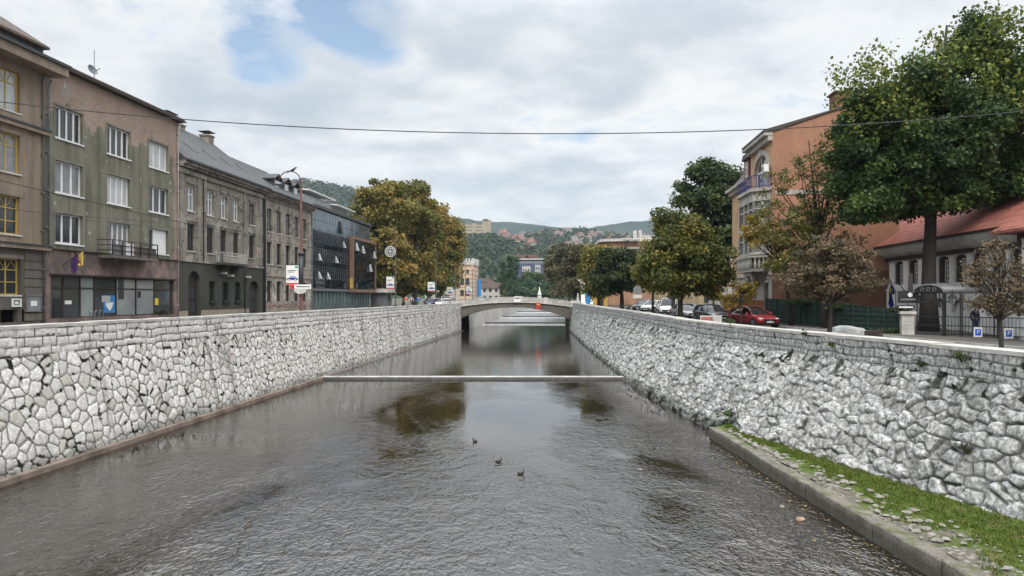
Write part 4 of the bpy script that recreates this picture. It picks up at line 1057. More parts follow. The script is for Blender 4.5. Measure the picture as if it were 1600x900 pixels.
# plain side wall, roof slope behind
b=MB(); D=9.5
b.poly([(LR,0,4.0),(LR,D,4.0),(LR,D,H2+2.8),(LR,7.4,H2+2.3),(LR,4.6,H2+1.5),(LR,0,H2)])
b.poly([(0,D,0),(0,0,0),(0,0,H1),(0,D,H1)]); b.poly([(us,0,H1),(us,D,H1),(us,D,H2+2.8),(us,0,H2)])
b.poly([(LR,D,0),(0,D,0),(0,D,H1),(LR,D,H2+2.8)])
b.build('side_wall',M['orange_wall'],e)
MB().poly([(LR,0,0),(LR,D,0),(LR,D,4.0),(LR,0,4.0)]).build('lower_side_wall',M['orange_low'],e)
b=MB(); b.box(LR+.003,LR+.05,.2,D-4,9.95,10.3); b.box(LR+.003,LR+.05,.0,D-2,4.0,4.2); build_each(b,'string_course',M['stucco'],e,lambda c:c[2]>6)
b=MB(); b.prism([(-.7,H2-.02),(-.7,H2+.12),(4.6,H2+1.62),(7.4,H2+2.42),(D,H2+2.75),(D,H2+2.6),(7.4,H2+2.3),(4.6,H2+1.5),(0,H2)],us-.3,LR+.12,'x'); b.prism([(-.3,H1),(1.6,H1+2.2),(D,H1+2.4),(D,H1)],-.2,us,'x'); b.build('roof',M['dark_roof'],e)
b=MB(); b.box(us-.4,LR+.05,-.65,.0,H2-.3,H2-.025); b.box(us-.25,LR+.02,-.35,-.002,H2-.7,H2-.3); b.box(-.4,us-.1,-.6,0,H1-.25,H1); b.box(-.2,us,-.3,-.002,H1-.6,H1-.25); build_each(b,'cornice',M['stucco'],e,lambda c:c[0]>us)
b=MB(); b.box(LR-2.0,LR-.6,5.0,6.2,H2+1.6,H2+3.1); b.box(LR-2.15,LR-.45,4.85,6.35,H2+3.1,H2+3.22); b.build('chimney',M['orange_low'],e)
# mansard dormer
dm=empty('dormer',(us-1.2,.25,H1),0); dm.parent=e
MB().box(-.9,.9,-.3,1.6,0,1.9).build('dormer_wall',simple('dark_red_shingle',(.13,.03,.025),.8),dm); MB().prism([(-1.1,1.9),(1.1,1.9),(.6,2.35),(-.6,2.35)],-.5,1.6).build('dormer_roof',M['dark_roof'],dm)
window(dm,0,.35,.9,1.35,'white','glass',2,(.6,),None,-.34,arch=.4)
window(e,cwin,8.1,1.0,2.5,'white','glass_mid',2,(.6,),'stucco',.12,arch=.5); window(e,cwin,4.7,1.0,2.2,'white','glass_mid',2,(.65,),'stucco',.12)
window(e,(aw[0]+aw[1])/2,11.0,aw[1]-aw[0],2.6,'white','glass',3,(.5,),None,.15,arch=1.2)
b=MB()   # stucco trim
def archtrim(b,c,w,z,r,t=.3,y0=-.12):
    N=12
    for k in range(N):
        a0,a1=math.pi*k/N,math.pi*(k+1)/N
        b.prism([(c-w*math.cos(a0),z+r*math.sin(a0)),(c-w*math.cos(a1),z+r*math.sin(a1)),(c-(w+t)*math.cos(a1),z+(r+t)*math.sin(a1)),(c-(w+t)*math.cos(a0),z+(r+t)*math.sin(a0))],y0,-.002)
archtrim(b,(aw[0]+aw[1])/2,(aw[1]-aw[0])/2,12.4,1.2,.42); archtrim(b,cwin,.5,10.1,.5,.3)
b.prism([((aw[0]+aw[1])/2-.5,13.95),((aw[0]+aw[1])/2+.5,13.95),((aw[0]+aw[1])/2,14.55)],-.16,-.122)
for zl,zh in ((7.75,8.05),(7.05,7.3),(4.35,4.6),(6.95,7.04)): b.box(cwin-.8,cwin+.8,-.16,-.002,zl,zh)
for s in (-1,1): b.box(cwin+s*.66-.13,cwin+s*.66+.13,-.09,-.002,4.7,6.9); b.box(cwin+s*.66-.12,cwin+s*.66+.12,-.09,-.002,8.1,10.05)
build_each(b,'stucco_trim',M['stucco'],e,lambda c:abs(c[0]-cwin)<1.2)
# bay window, two storeys
bc=(us+LR)/2; bw=(LR-us)/2-.35; bd=1.15
def bayloop(off=0): return [(bc-bw-off,0),(bc-bw+.75-off*.4,-bd-off),(bc+bw-.75+off*.4,-bd-off),(bc+bw+off,0)]
b=MB()
for z0_,z1_,o_ in ((4.0,4.25,.15),(5.35,5.55,.06),(7.1,7.75,.05),(9.6,10.35,.08),(10.35,10.6,.3)): b.prism([(p[0],p[1]) for p in bayloop(o_)],z0_,z1_,'z')
for z0_,z1_ in ((5.55,7.1),(7.75,9.6)):
    lp=bayloop()
    for (p,q) in zip(lp,lp[1:]):
        n=2 if abs(p[1]-q[1])<.1 and False else (3 if abs(p[1]-q[1])<.1 else 2)
        for k in range(n+1):
            x=p[0]+(q[0]-p[0])*k/n; y=p[1]+(q[1]-p[1])*k/n; b.tube([(x,y,z0_),(x,y,z1_)],.11,6)
b.build('bay_window',M['stucco'],e)
b=MB(); b.prism([(p[0],p[1]+.06) for p in bayloop(-.05)],4.25,10.3,'z'); b.build('bay_pane',M['glass_mid'],e)
b=MB()
lp=bayloop(.0)
for p,q in zip(lp,lp[1:]):
    for zz in (6.6,9.0): b.bar((*p,zz),(*q,zz),.04)
b.build('bay_transom',M['white'],e)
b=MB(); lp=bayloop(.25)      # stone balustrade at the bay's foot
for p,q in zip(lp,lp[1:]):
    n=max(3,int(math.hypot(q[0]-p[0],q[1]-p[1])/.3))
    for k in range(n+1):
        x=p[0]+(q[0]-p[0])*k/n; y=p[1]+(q[1]-p[1])*k/n; b.lathe([(.06,4.25),(.1,4.4),(.11,4.6),(.06,4.85),(.09,5.1)],(x,y,0),6)
b.prism(bayloop(.36),5.1,5.25,'z'); b.build('balustrade',M['stucco'],e)
b=MB(); lp=bayloop(.2); n=0
for p,q in zip(lp,lp[1:]):
    for k in range(13):
        x=p[0]+(q[0]-p[0])*k/12; y=p[1]+(q[1]-p[1])*k/12; b.bar((x,y,10.6),(x,y,11.6),.018)
    for zz in (10.75,11.6): b.bar((*p,zz),(*q,zz),.03)
b.build('railing',simple('cobalt_blue_metal',(.03,.04,.22),.5),e)
# ground storey
gh=[(us+.6,us+1.9,.1,3.2),(LR-2.3,LR-1.0,.1,3.1),(us-2.6,us-1.2,.6,3.0),(us-5,us-3.6,.6,3.0)]
gh=[h for h in gh if h[0]>.1]
b=MB(); wallfront(b,0,LR,0,4.0,gh,.5,y=-.04); b.box(-.1,LR+.08,-.2,-.042,3.7,4.0); b.build('ground_storey',M['stucco'],e)
for h in gh: MB().box(h[0],h[1],.3,.35,h[2],h[3]).build('door' if h[2]<.3 else 'shop_window',M['darkwood' if h[2]<.3 else 'glass'],e)
b=MB()
for x in (us+2.3,LR-2.6): b.lathe([(.26,0),(.26,.3),(.2,.35),(.18,3.2),(.28,3.4),(.28,3.69)],(x,-.75,0),10)
b.box(us+1.9,LR-2.2,-1.05,-.21,3.69,4.0); b.build('porch_columns',M['stucco'],e)
ac=empty('air_conditioner',(0,0,0),0,'white air conditioner unit high on the orange house beside the arched window','air conditioner'); ac.matrix_world=Matrix.Translation((OA+.08*Yf,Yf,ZG))@Matrix.Rotation(math.atan2(-1,-.08),4,'Z')@Matrix.Translation((LR-.6,-.4,12.1))
MB().box(-.4,.4,-.18,.18,-.3,.3).build('case',M['white'],ac); b=MB(); b.lathe([(.22,-.19),(.22,-.2),(.02,-.2)],(-.08,0,0),16,'y'); b.build('fan_grille',M['grey'],ac)
ac=empty('air_conditioner',(0,0,0),0,'white air conditioner unit low on the far corner of the orange house','air conditioner'); ac.matrix_world=Matrix.Translation((OA+.08*Yf,Yf,ZG))@Matrix.Rotation(math.atan2(-1,-.08),4,'Z')@Matrix.Translation((.3,-.4,4.7))
MB().box(-.4,.4,-.18,.18,-.3,.3).build('case',M['white'],ac); b=MB(); b.lathe([(.22,-.19),(.22,-.2),(.02,-.2)],(-.08,0,0),16,'y'); b.build('fan_grille',M['grey'],ac)
# ================================================================ white house with red roof
WA=24.65; Yf2,Yn2=63.,33.5; LW=(Yf2-Yn2)*DN; ZG2=-.63
def uw(x): return (Yf2-WA/((x-800)/F-.08))*DN
g=G('red_roof_tiles'); o_=g.obj(); x_,y_,z_=g.sep(o_)
wv=g.n('TexWave',{'wave_type':'BANDS','bands_direction':'X','wave_profile':'SIN'},{'Vector':o_,'Scale':1.25}).outputs['Fac']
wz=g.n('TexWave',{'wave_type':'BANDS','bands_direction':'Z','wave_profile':'SAW'},{'Vector':o_,'Scale':.75}).outputs['Fac']
cell=g.n('TexVoronoi',{'feature':'F1'},{'Vector':g.mapped((2.6,2.6,4.),o_),'Scale':1.}).outputs['Color']
col=g.mix(g.sep(cell)[0],(.27,.085,.062),(.42,.145,.105)); col=g.mix(g.ramp(g.noise(.9,6,o_,.65),[(.5,0),(.75,.6)]),col,(.14,.07,.055))
col=g.mix(g.ramp(wz,[(.02,.75),(.16,0)]),col,(.07,.03,.025)); col=g.mix(g.ramp(wv,[(.0,.5),(.3,0)]),col,(.09,.035,.03))
g.set(Base_Color=col,Roughness=.85); g.bump(g.math('ADD',wv,g.math('MULTIPLY',wz,.7)),.7,.05); M['red_tiles']=g.m
M['limewash']=plaster('white_limewash',(.8,.8,.79),dirt=(.45,.44,.43),amt=.35,seed=21)
e=empty('restaurant_house',(WA+.08*Yf2,Yf2,ZG2),math.atan2(-1,-.08),'long white house with red tiled roof and arched dark windows behind the gate','house')
wx=[1352,1383,1404,1426.5,1448,1473.5,1500.5,1529,1560,1592]
holes=[]; ws=[]
for x in wx:
    c=uw(x)
    if c<.8 or c>LW-.8: continue
    ws.append(c); holes.append((c-.70,c+.70,3.2,4.95,.22))
da=[(uw(1469),1.0,2.0,.6),(uw(1505),1.7,2.15,.85),(uw(1542),1.3,2.35,.65)]
dh=[(c-w_/2,c+w_/2,0.0,h_,r_) for c,w_,h_,r_ in da]
b=MB(); wallfront(b,0,LW,0,5.25,holes,.3); 
b2=MB(); wallfront(b2,0,LW,0,2.75,dh,.4,y=-.1); b2.box(0,LW,-.14,-.102,2.75,2.9); b2.build('ground_storey',M['limewash'],e)
shell(b,LW,12,5.25); b.build('wall',M['limewash'],e)
for c in ws:
    o=window(e,c,3.2,1.40,1.75,'darkwood','glass',1,(),None,.16,arch=.22,ft=.1)
    b=MB(); b.box(-.66,-.16,-.05,-.005,.05,1.5); b.build('shutter',M['darkwood'],o)
    b=MB(); x0,x1=.06,.52
    for zz in np.linspace(.12,1.48,5): b.box(x0,x1,-.05,-.02,zz-.02,zz+.02)
    for xx in (x0,(x0+x1)/2,x1): b.box(xx-.02,xx+.02,-.055,-.025,.12,1.48)
    b.build('sash',M['white'],o)
for c,w_,h_,r_ in da:
    MB().box(c-w_/2,c+w_/2,.2,.25,0,h_).build('door',M['darkwood'],e)
    b=MB(); archtrim(b,c,w_/2,h_-r_,r_,.14,-.2); b.xf=Matrix.Translation((0,-.1,0)); b.build('door_arch',M['concrete'],e)
    b=MB(); b.box(c-w_*.3,c-w_*.05,.15,.19,.5,h_-.5); b.box(c+w_*.05,c+w_*.3,.15,.19,.5,h_-.5); b.build('door_glazing',M['glass_light'],e)
b=MB(); b.box(-.3,LW+.3,-.2,-.002,5.0,5.25); b.build('dark_band',M['darkwood'],e)
b=MB(); b.prism([(0,5.25),(-.25,5.27),(-.55,5.45),(-.8,5.72),(-.9,6.0),(0,6.0)],-.3,LW+.3,'x'); b.build('coved_eave',plaster('grey_cove',(.6,.59,.57),amt=.4,seed=22),e)
b=MB(); b.box(-.4,LW+.4,-1.08,-.88,5.97,6.1); b.build('gutter',M['darkwood'],e)
b=MB(); b.prism([(-1.0,6.05),(-1.05,6.14),(6,10.6),(13,6.2)],-.5,LW+.4,'x'); b.build('roof',M['red_tiles'],e)
b=MB(); b.tube([(-.5,6,10.63),(LW+.4,6,10.63)],.13,8); b.build('ridge_tiles',M['red_tiles'],e)
# timbered wing near the frame's edge
e2=empty('timbered_wing',(0,0,ZG2),math.atan2(-1,-.08),'white side wing with dark timber posts at the end of the red roofed house','building'); c=P(1588,500,37.2); e2.location=(c.x,c.y,ZG2)
b=MB(); b.box(.3,9,0,8,0,5.6); b.build('wall',M['limewash'],e2)
b=MB()
for x in (.3,1.3,2.9,4.6): b.box(x-.13,x+.13,-.06,-.003,2.6,5.6)
b.box(.2,9,-.09,-.062,2.6,2.9); b.box(.2,9,-.09,-.062,5.3,5.6); b.box(.28-.06,.298,0,8,2.6,2.85); b.build('timber_posts',M['darkwood'],e2)
b=MB(); b.prism([(-1,5.6),(-1,5.75),(4,8.6),(9,5.6)],-.6,9.5,'x'); b.build('roof',M['red_tiles'],e2)
# ================================================================ trees
def tree(name,label,base,lobes,trunk_r,leaf,nleaf,mat,bark='bark',seed=0,ncl=120,rc=.8,nlimb=34,group=None,lean=(0,0),trunks=1,shell=.55,twig=None,flat=.65,leafr=1.0,cat='tree',fork=.22,tintlo=0,low=.8,outline=None):
    "trunk, limbs reaching every clump, thousands of leaf faces in clumps; lobes are (x,y,z,rx,ry,rz) in metres from the foot"
    rs=np.random.RandomState(seed); e=empty(name,base,0,label,cat,group)
    lb=np.array(lobes,float); wgt=(lb[:,3]*lb[:,4]*lb[:,5])**.67; wgt/=wgt.sum()
    k=rs.choice(len(lb),ncl,p=wgt); d=rs.randn(ncl,3); d/=np.linalg.norm(d,axis=1)[:,None]
    r=(shell+(1-shell)*rs.rand(ncl)**.6)*(.86+.28*rs.rand(ncl)); C=lb[k,:3]+d*lb[k,3:]*r[:,None]
    if outline is not None:
        o_=np.array(outline,float); w_=C+np.array(base); px=800+F*w_[:,0]/w_[:,1]; py=HZ-F*(w_[:,2]-EYE)/w_[:,1]; ins=np.zeros(len(C),bool); j=len(o_)-1
        for i in range(len(o_)):
            xi,yi=o_[i]; xj,yj=o_[j]
            ins^=((yi>py)!=(yj>py))&(px<(xj-xi)*(py-yi)/(yj-yi+1e-9)+xi); j=i
        C=C[ins]; d=d[ins]; k=k[ins]; ncl=len(C)
    zlow=lb[:,2].min()-lb[np.argmin(lb[:,2]),5]
    topz=(lb[:,2]+lb[:,5]*.35).max(); cx,cy=np.average(lb[:,0],weights=wgt),np.average(lb[:,1],weights=wgt)
    b=MB(); tips=[]
    for q in range(trunks):
        ox=(q-(trunks-1)/2)*trunk_r*2.4
        pts=[];rad=[]
        for i in range(9):
            t=i/8; bend=t**1.6
            pts.append((ox*(1+2*t)+cx*bend+lean[0]*t+.12*trunk_r*6*(math.sin(3*t+seed+q)-math.sin(seed+q))*.4,cy*bend+lean[1]*t+.1*math.cos(2.6*t+seed),topz*t))
            rad.append(trunk_r*(1.25 if i==0 else 1)*(1-.9*t**.85)+.012)
        b.tube(pts,rad,9); tips.append((np.array(pts),np.array(rad)))
    def along(tp,z):
        p,rr=tp; j=min(7,max(0,int(z/topz*8))); f=z/topz*8-j
        return p[j]*(1-f)+p[min(8,j+1)]*f, rr[j]*(1-f)+rr[min(8,j+1)]*f
    order=np.argsort(-np.linalg.norm(C-np.array([cx,cy,zlow]),axis=1)); sel=order[::max(1,len(order)//nlimb)][:nlimb]
    limbs=[]
    for i in sel:
        c=C[i]; tp=tips[rs.randint(len(tips))]
        z=max(zlow*.85+.1,min(topz*.9,(c[2]-zlow)*fork*2.2+zlow*.9-.25*rs.rand()*zlow)); z=max(min(z,max(zlow*.8,c[2]-.15*np.hypot(c[0],c[1]))),zlow*low)
        a,ra=along(tp,max(.1,z)); n=6; pts=[]
        m=(a+c)/2+np.array([0,0,.10*np.linalg.norm(c-a)])+rs.randn(3)*.09*np.linalg.norm(c-a)
        for j in range(n+1):
            t=j/n; pts.append((1-t)**2*a+2*t*(1-t)*m+t*t*c)
        r0=min(ra*.62,.05+.028*np.linalg.norm(c-a)*trunk_r/.3)
        b.tube(pts,[max(.008,r0*(1-.88*j/n)) for j in range(n+1)],6,False); limbs.append(np.array(pts))
    LP=np.concatenate(limbs)
    for i in range(ncl):
        dd=np.linalg.norm(LP-C[i],axis=1); j=dd.argmin()
        if .15<dd[j]<6:
            a=LP[j]; m=(a+C[i])/2+rs.randn(3)*.1*dd[j]; rr=max(.007,trunk_r*.07)
            b.tube([a,m,C[i]],[rr,rr*.7,rr*.35],5,False)
    if twig:
        for i in range(twig):
            c=C[rs.randint(ncl)]; q=c+rs.randn(3)*rc*np.array([1,1,.8]); b.tube([c,(c+q)/2+rs.randn(3)*.1*rc,q],[.011,.008,.005],4,False)
    b.build('trunk',M[bark],e,True)
    # leaves
    cw=rs.rand(ncl)**.7+.25; cw/=cw.sum(); ci=rs.choice(ncl,nleaf,p=cw)
    crs=rc*(.6+.7*rs.rand(ncl))
    off=np.clip(rs.randn(nleaf,3)*.55,-.95,.95); off[:,2]*=flat
    pos=C[ci]+off*crs[ci][:,None]
    s=leaf*(.6+.8*rs.rand(nleaf)); nrm=rs.randn(nleaf,3)*.8+np.array([0,0,.55])+.5*d[ci]; nrm/=np.linalg.norm(nrm,axis=1)[:,None]
    ax=rs.randn(nleaf,3); ax-=nrm*(ax*nrm).sum(1)[:,None]; ax/=np.linalg.norm(ax,axis=1)[:,None]; bx=np.cross(nrm,ax)
    w=s*.42*leafr
    V=np.stack([pos-ax*s[:,None]*.5,pos+bx*w[:,None]-nrm*(s*.12)[:,None],pos+ax*s[:,None]*.55,pos-bx*w[:,None]-nrm*(s*.12)[:,None]],1).reshape(-1,3)
    ct=rs.rand(ncl); tint=np.clip(tintlo+(1-tintlo)*(.62*ct[ci]+.38*rs.rand(nleaf)),0,1)
    link('crown',npmesh('crown',V,np.arange(4*nleaf).reshape(-1,4),mat,{'tint':('FACE',tint)}),e)
    return e
def lobes_px(base,Y,L):
    "crown lobes from photo measurements (centre x,y, half width, half height, depth offset m)"
    o=[]
    for (x,y,rx,ry,*dd) in L:
        dy=dd[0] if dd else 0; Yq=Y+dy; rd=dd[1] if len(dd)>1 else None
        o.append((PX(x,Yq)-base[0],dy,PZ(y,Yq)-base[2],rx/F*Yq,rd if rd else rx/F*Yq,ry/F*Yq))
    return o
LM={}
LM['lime']=leafmat('dark_green_leaves',[(0,(.014,.032,.01)),(.5,(.038,.075,.02)),(.82,(.075,.125,.024)),(1,(.15,.18,.035))])
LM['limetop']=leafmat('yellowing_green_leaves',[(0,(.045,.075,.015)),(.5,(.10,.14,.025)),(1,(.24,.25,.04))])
LM['plane']=leafmat('autumn_plane_leaves',[(0,(.07,.085,.02)),(.35,(.15,.15,.034)),(.65,(.24,.185,.046)),(.87,(.32,.195,.05)),(1,(.38,.29,.08))])
LM['plane_green']=leafmat('green_plane_leaves',[(0,(.06,.095,.022)),(.5,(.13,.16,.034)),(1,(.24,.23,.05))])
LM['yellowgreen']=leafmat('turning_maple_leaves',[(0,(.045,.06,.015)),(.5,(.095,.11,.025)),(.78,(.19,.165,.032)),(.93,(.3,.2,.035)),(1,(.42,.26,.04))])
LM['darkg']=leafmat('deep_green_leaves',[(0,(.018,.03,.013)),(.6,(.038,.058,.022)),(1,(.08,.10,.03))])
LM['midg']=leafmat('mid_green_leaves',[(0,(.025,.042,.015)),(.6,(.055,.085,.025)),(1,(.11,.13,.04))])
LM['brown']=leafmat('dry_brown_leaves',[(0,(.05,.055,.03)),(.35,(.095,.08,.042)),(.7,(.17,.115,.065)),(1,(.22,.15,.09))])
LM['olive']=leafmat('dull_olive_leaves',[(0,(.045,.047,.026)),(.6,(.105,.098,.05)),(1,(.19,.155,.07))])
LM['poplar']=leafmat('blue_green_poplar_leaves',[(0,(.035,.075,.045)),(.6,(.06,.115,.055)),(1,(.11,.165,.06))])
LM['yell']=leafmat('yellow_leaves',[(0,(.12,.1,.02)),(.6,(.28,.2,.03)),(1,(.4,.3,.06))])
def T(name,label,x,ybase,Y,L,z=None,**k):
    base=(PX(x,Y),Y,z if z is not None else float(ZR(Y))); return tree(name,label,base,lobes_px(base,Y,L),**k)
# big lime in front of the white house
Y=43.5
T('lime_tree','huge dark green tree towering over the red roofed house and gate',1450,0,Y,
  [(1455,235,105,95,0,4.4),(1378,245,65,75,-.5,3),(1352,180,30,40,0,2),(1430,150,50,40,.3,3),(1520,115,64,54,.3,2.4),(1530,55,36,28,.6,1.2),(1575,215,90,95,0,3.8),(1588,120,36,50,.8,2.),(1338,275,38,42,-.4,2.2),(1348,318,36,28,-.4,2),(1440,308,70,34,-.8,3),(1560,280,75,32,-.5,3)],
  trunk_r=.50,leaf=.22,nleaf=150000,mat=LM['lime'],seed=4,ncl=460,rc=.85,nlimb=46,shell=.55,fork=.36,low=1.12,outline=[(1470+(x-1470)*.94,210+(y-210)*.94) for x,y in ((1290,270),(1300,215),(1325,180),(1318,150),(1335,118),(1375,105),(1395,85),(1430,72),(1440,45),(1470,28),(1500,12),(1530,8),(1552,12),(1565,40),(1590,55),(1605,75),(1720,130),(1740,330),(1600,335),(1540,335),(1500,325),(1440,345),(1380,350),(1355,360),(1320,345),(1300,310))])
b_=[o for o in bpy.data.objects if o.name=='lime_tree'][0]
# its yellowing top leaves
rs=np.random.RandomState(12)
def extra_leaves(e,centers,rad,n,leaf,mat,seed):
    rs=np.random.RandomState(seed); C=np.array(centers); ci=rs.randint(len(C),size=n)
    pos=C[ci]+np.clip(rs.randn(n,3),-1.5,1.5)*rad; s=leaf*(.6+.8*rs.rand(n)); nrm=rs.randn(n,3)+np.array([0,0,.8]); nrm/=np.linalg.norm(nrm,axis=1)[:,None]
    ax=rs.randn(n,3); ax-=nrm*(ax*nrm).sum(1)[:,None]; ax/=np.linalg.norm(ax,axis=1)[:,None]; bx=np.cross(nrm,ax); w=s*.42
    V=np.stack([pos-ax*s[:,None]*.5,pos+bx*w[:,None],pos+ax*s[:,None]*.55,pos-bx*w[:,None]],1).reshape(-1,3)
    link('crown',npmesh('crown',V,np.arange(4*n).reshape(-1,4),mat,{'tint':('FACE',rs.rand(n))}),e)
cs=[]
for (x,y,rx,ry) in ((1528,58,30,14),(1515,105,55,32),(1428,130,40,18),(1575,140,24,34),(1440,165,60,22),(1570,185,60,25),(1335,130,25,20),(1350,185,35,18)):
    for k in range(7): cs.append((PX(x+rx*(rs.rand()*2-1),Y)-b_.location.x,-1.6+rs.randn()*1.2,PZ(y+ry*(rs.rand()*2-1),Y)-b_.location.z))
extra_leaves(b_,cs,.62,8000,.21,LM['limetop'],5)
# sparse half bare tree before the orange wall
T('bare_tree','tall half bare tree with thin yellow leaves against the orange wall',1287,0,47.5,[(1285,300,45,70,0,2),(1240,300,45,70,0,2),(1235,370,55,60,-1,2.2),(1300,235,28,40,0,1.2),(1290,390,60,50,-.5,2)],trunk_r=.17,leaf=.16,nleaf=8500,mat=LM['yellowgreen'],seed=9,ncl=170,rc=.55,nlimb=44,shell=.25,twig=700,bark='bark',fork=.2)
T('small_tree','slender leaning tree with yellow green tufts beside the orange house corner',1237,0,50.5,[(1222,395,22,32,0,1),(1205,360,40,40,0,1.3),(1185,350,22,30,0,1.)],trunk_r=.14,leaf=.2,nleaf=2600,mat=LM['yell'],seed=19,ncl=60,rc=.45,nlimb=22,shell=.4,twig=120,lean=(-.2,0))
T('maple_tree','small tree with dry brown leaves on the pavement before the green fence',1297,0,28.3,[(1298,428,64,40,0,1.6),(1250,438,40,28,0,1.),(1348,440,36,26,0,1.),(1290,398,42,30,0,1.1),(1330,408,34,26,0,1.)],trunk_r=.11,leaf=.10,nleaf=11500,mat=LM['brown'],seed=31,ncl=230,rc=.30,nlimb=38,shell=.22,twig=420,flat=.45)
T('maple_tree','thin young tree with tan leaves near the parking signs',1563,0,19.8,[(1560,455,42,32,0,.7),(1590,440,30,30,.1,.6),(1530,425,28,22,0,.5),(1565,395,32,25,0,.5),(1545,480,35,14,0,.5),(1600,480,20,20,0,.5)],trunk_r=.07,leaf=.08,nleaf=2700,mat=LM['brown'],seed=35,ncl=110,rc=.24,nlimb=26,shell=.35,twig=160,flat=.5,bark='bark')
# riverside row
T('maple_tree','broad maple turning yellow over the parked cars by the parapet',1063,0,52,[(1065,410,60,44,0,2.6),(1032,420,36,32,-.5,1.6),(1100,410,36,55,0,1.8),(1064,372,36,34,0,1.8),(1050,345,22,22,0,1),(1106,432,28,24,0,1.6),(1027,412,20,24,0,1.)],trunk_r=.22,leaf=.2,nleaf=42000,mat=LM['yellowgreen'],seed=41,ncl=170,rc=.7,nlimb=34,shell=.5)
T('maple_tree','small dark tree with a thin crooked stem next to the broad maple',1020,0,58,[(1020,424,24,26,0,1.4),(1014,398,16,20,0,1.),(1026,440,16,10,0,1)],trunk_r=.12,leaf=.22,nleaf=7000,mat=LM['yellowgreen'],seed=43,ncl=50,rc=.6,nlimb=16,shell=.4)
T('linden_tree','dark green round tree standing by the road sign',972,0,78,[(970,428,36,36,0,2.6),(950,430,24,28,0,2),(985,418,22,24,0,2),(965,405,22,18,0,1.8)],trunk_r=.28,leaf=.28,nleaf=22000,mat=LM['darkg'],seed=45,ncl=110,rc=.85,nlimb=24,shell=.5)
T('linden_tree','yellow green tree between the olive trees and the dark round tree',936,0,92,[(936,425,26,34,0,2.4),(925,410,18,22,0,2.),(948,400,16,16,0,1.6),(930,445,22,14,0,2.)],trunk_r=.26,leaf=.32,nleaf=14000,mat=LM['yellowgreen'],seed=47,ncl=80,rc=.9,nlimb=20,shell=.5,tintlo=.35)
T('bare_tree','conifer like thin topped tree rising above the broad maple',1052,0,74,[(1050,360,20,22,0,1.4),(1040,345,8,16,0,.8),(1062,345,8,22,0,.8),(1052,390,30,22,0,1.8)],trunk_r=.2,leaf=.3,nleaf=4200,mat=LM['darkg'],seed=49,ncl=60,rc=.6,nlimb=18,shell=.3,twig=120)
T('lime_tree','tall green tree rising between the broad maple and the orange house',1120,0,82,[(1118,340,46,55,0,4),(1135,300,32,36,0,3),(1095,300,32,40,0,3),(1110,272,26,18,0,2),(1140,370,28,50,0,3),(1105,400,40,40,0,3.5)],trunk_r=.45,leaf=.36,nleaf=34000,mat=LM['midg'],seed=51,ncl=150,rc=1.15,nlimb=30,shell=.5,twig=120)
T('lime_tree','young tree with sparse yellow leaves beside the red car',1157,0,49.5,[(1160,458,22,18,0,1),(1140,470,18,12,0,.7),(1172,450,12,12,0,.6)],trunk_r=.06,leaf=.17,nleaf=1500,mat=LM['yell'],seed=53,ncl=34,rc=.35,nlimb=14,shell=.3,twig=40)
k=0
for (x,Y_,m,lab) in ((874,175,'olive','dull olive tree at the far end of the bridge'),(890,150,'olive','tall dull olive tree with bare upper twigs by the bridge'),(905,128,'olive','brownish olive tree next to the yellow green tree'),(884,210,'darkg','dark tree behind the olive trees at the bridge end')):
    T('riverside_tree',lab,x,0,Y_,[(x,430,22,34,0,4),(x-8,410,14,22,0,3),(x+8,405,13,20,0,3),(x,395,10,12,0,2.)],z=0,trunk_r=.35,leaf=.45,nleaf=11000,mat=LM[m],seed=60+k,ncl=80,rc=1.3,nlimb=20,shell=.5,twig=160,bark='bark_grey'); k+=1
# plane trees on the other bank
for (x,Y_,L_,n_,m,sd,lab) in (
   (600,118,[(598,380,40,55,0,5),(580,330,32,34,0,4),(612,325,36,36,0,4),(570,370,24,40,0,3.5),(620,420,36,32,0,4),(596,300,22,16,0,3)],16000,'plane',71,'orange brown plane tree standing beside the glass building'),
   (648,128,[(645,370,46,60,0,6),(640,310,40,30,0,5),(665,345,36,40,0,5),(650,425,46,30,0,5),(625,345,30,40,0,5),(655,296,24,15,0,3)],22000,'plane',72,'tallest plane tree, its leaves turning orange, in the middle of the clump'),
   (690,148,[(690,385,30,45,0,5),(705,370,18,30,0,4),(680,350,26,34,0,4),(695,425,26,26,0,5),(712,385,11,20,0,3)],14000,'plane',73,'lower plane tree at the bridge side of the clump'),
   (632,140,[(640,440,70,22,0,7),(600,435,36,26,0,6)],11000,'plane_green',74,'low green leafed plane tree under the tall orange one')):
    T('plane_tree',lab,x,0,Y_,L_,z=0,trunk_r=.5,leaf=.46,nleaf=int(n_*1.6),mat=LM[m],seed=sd,ncl=190,rc=1.35,nlimb=34,shell=.55,bark='bark_pale',twig=60)
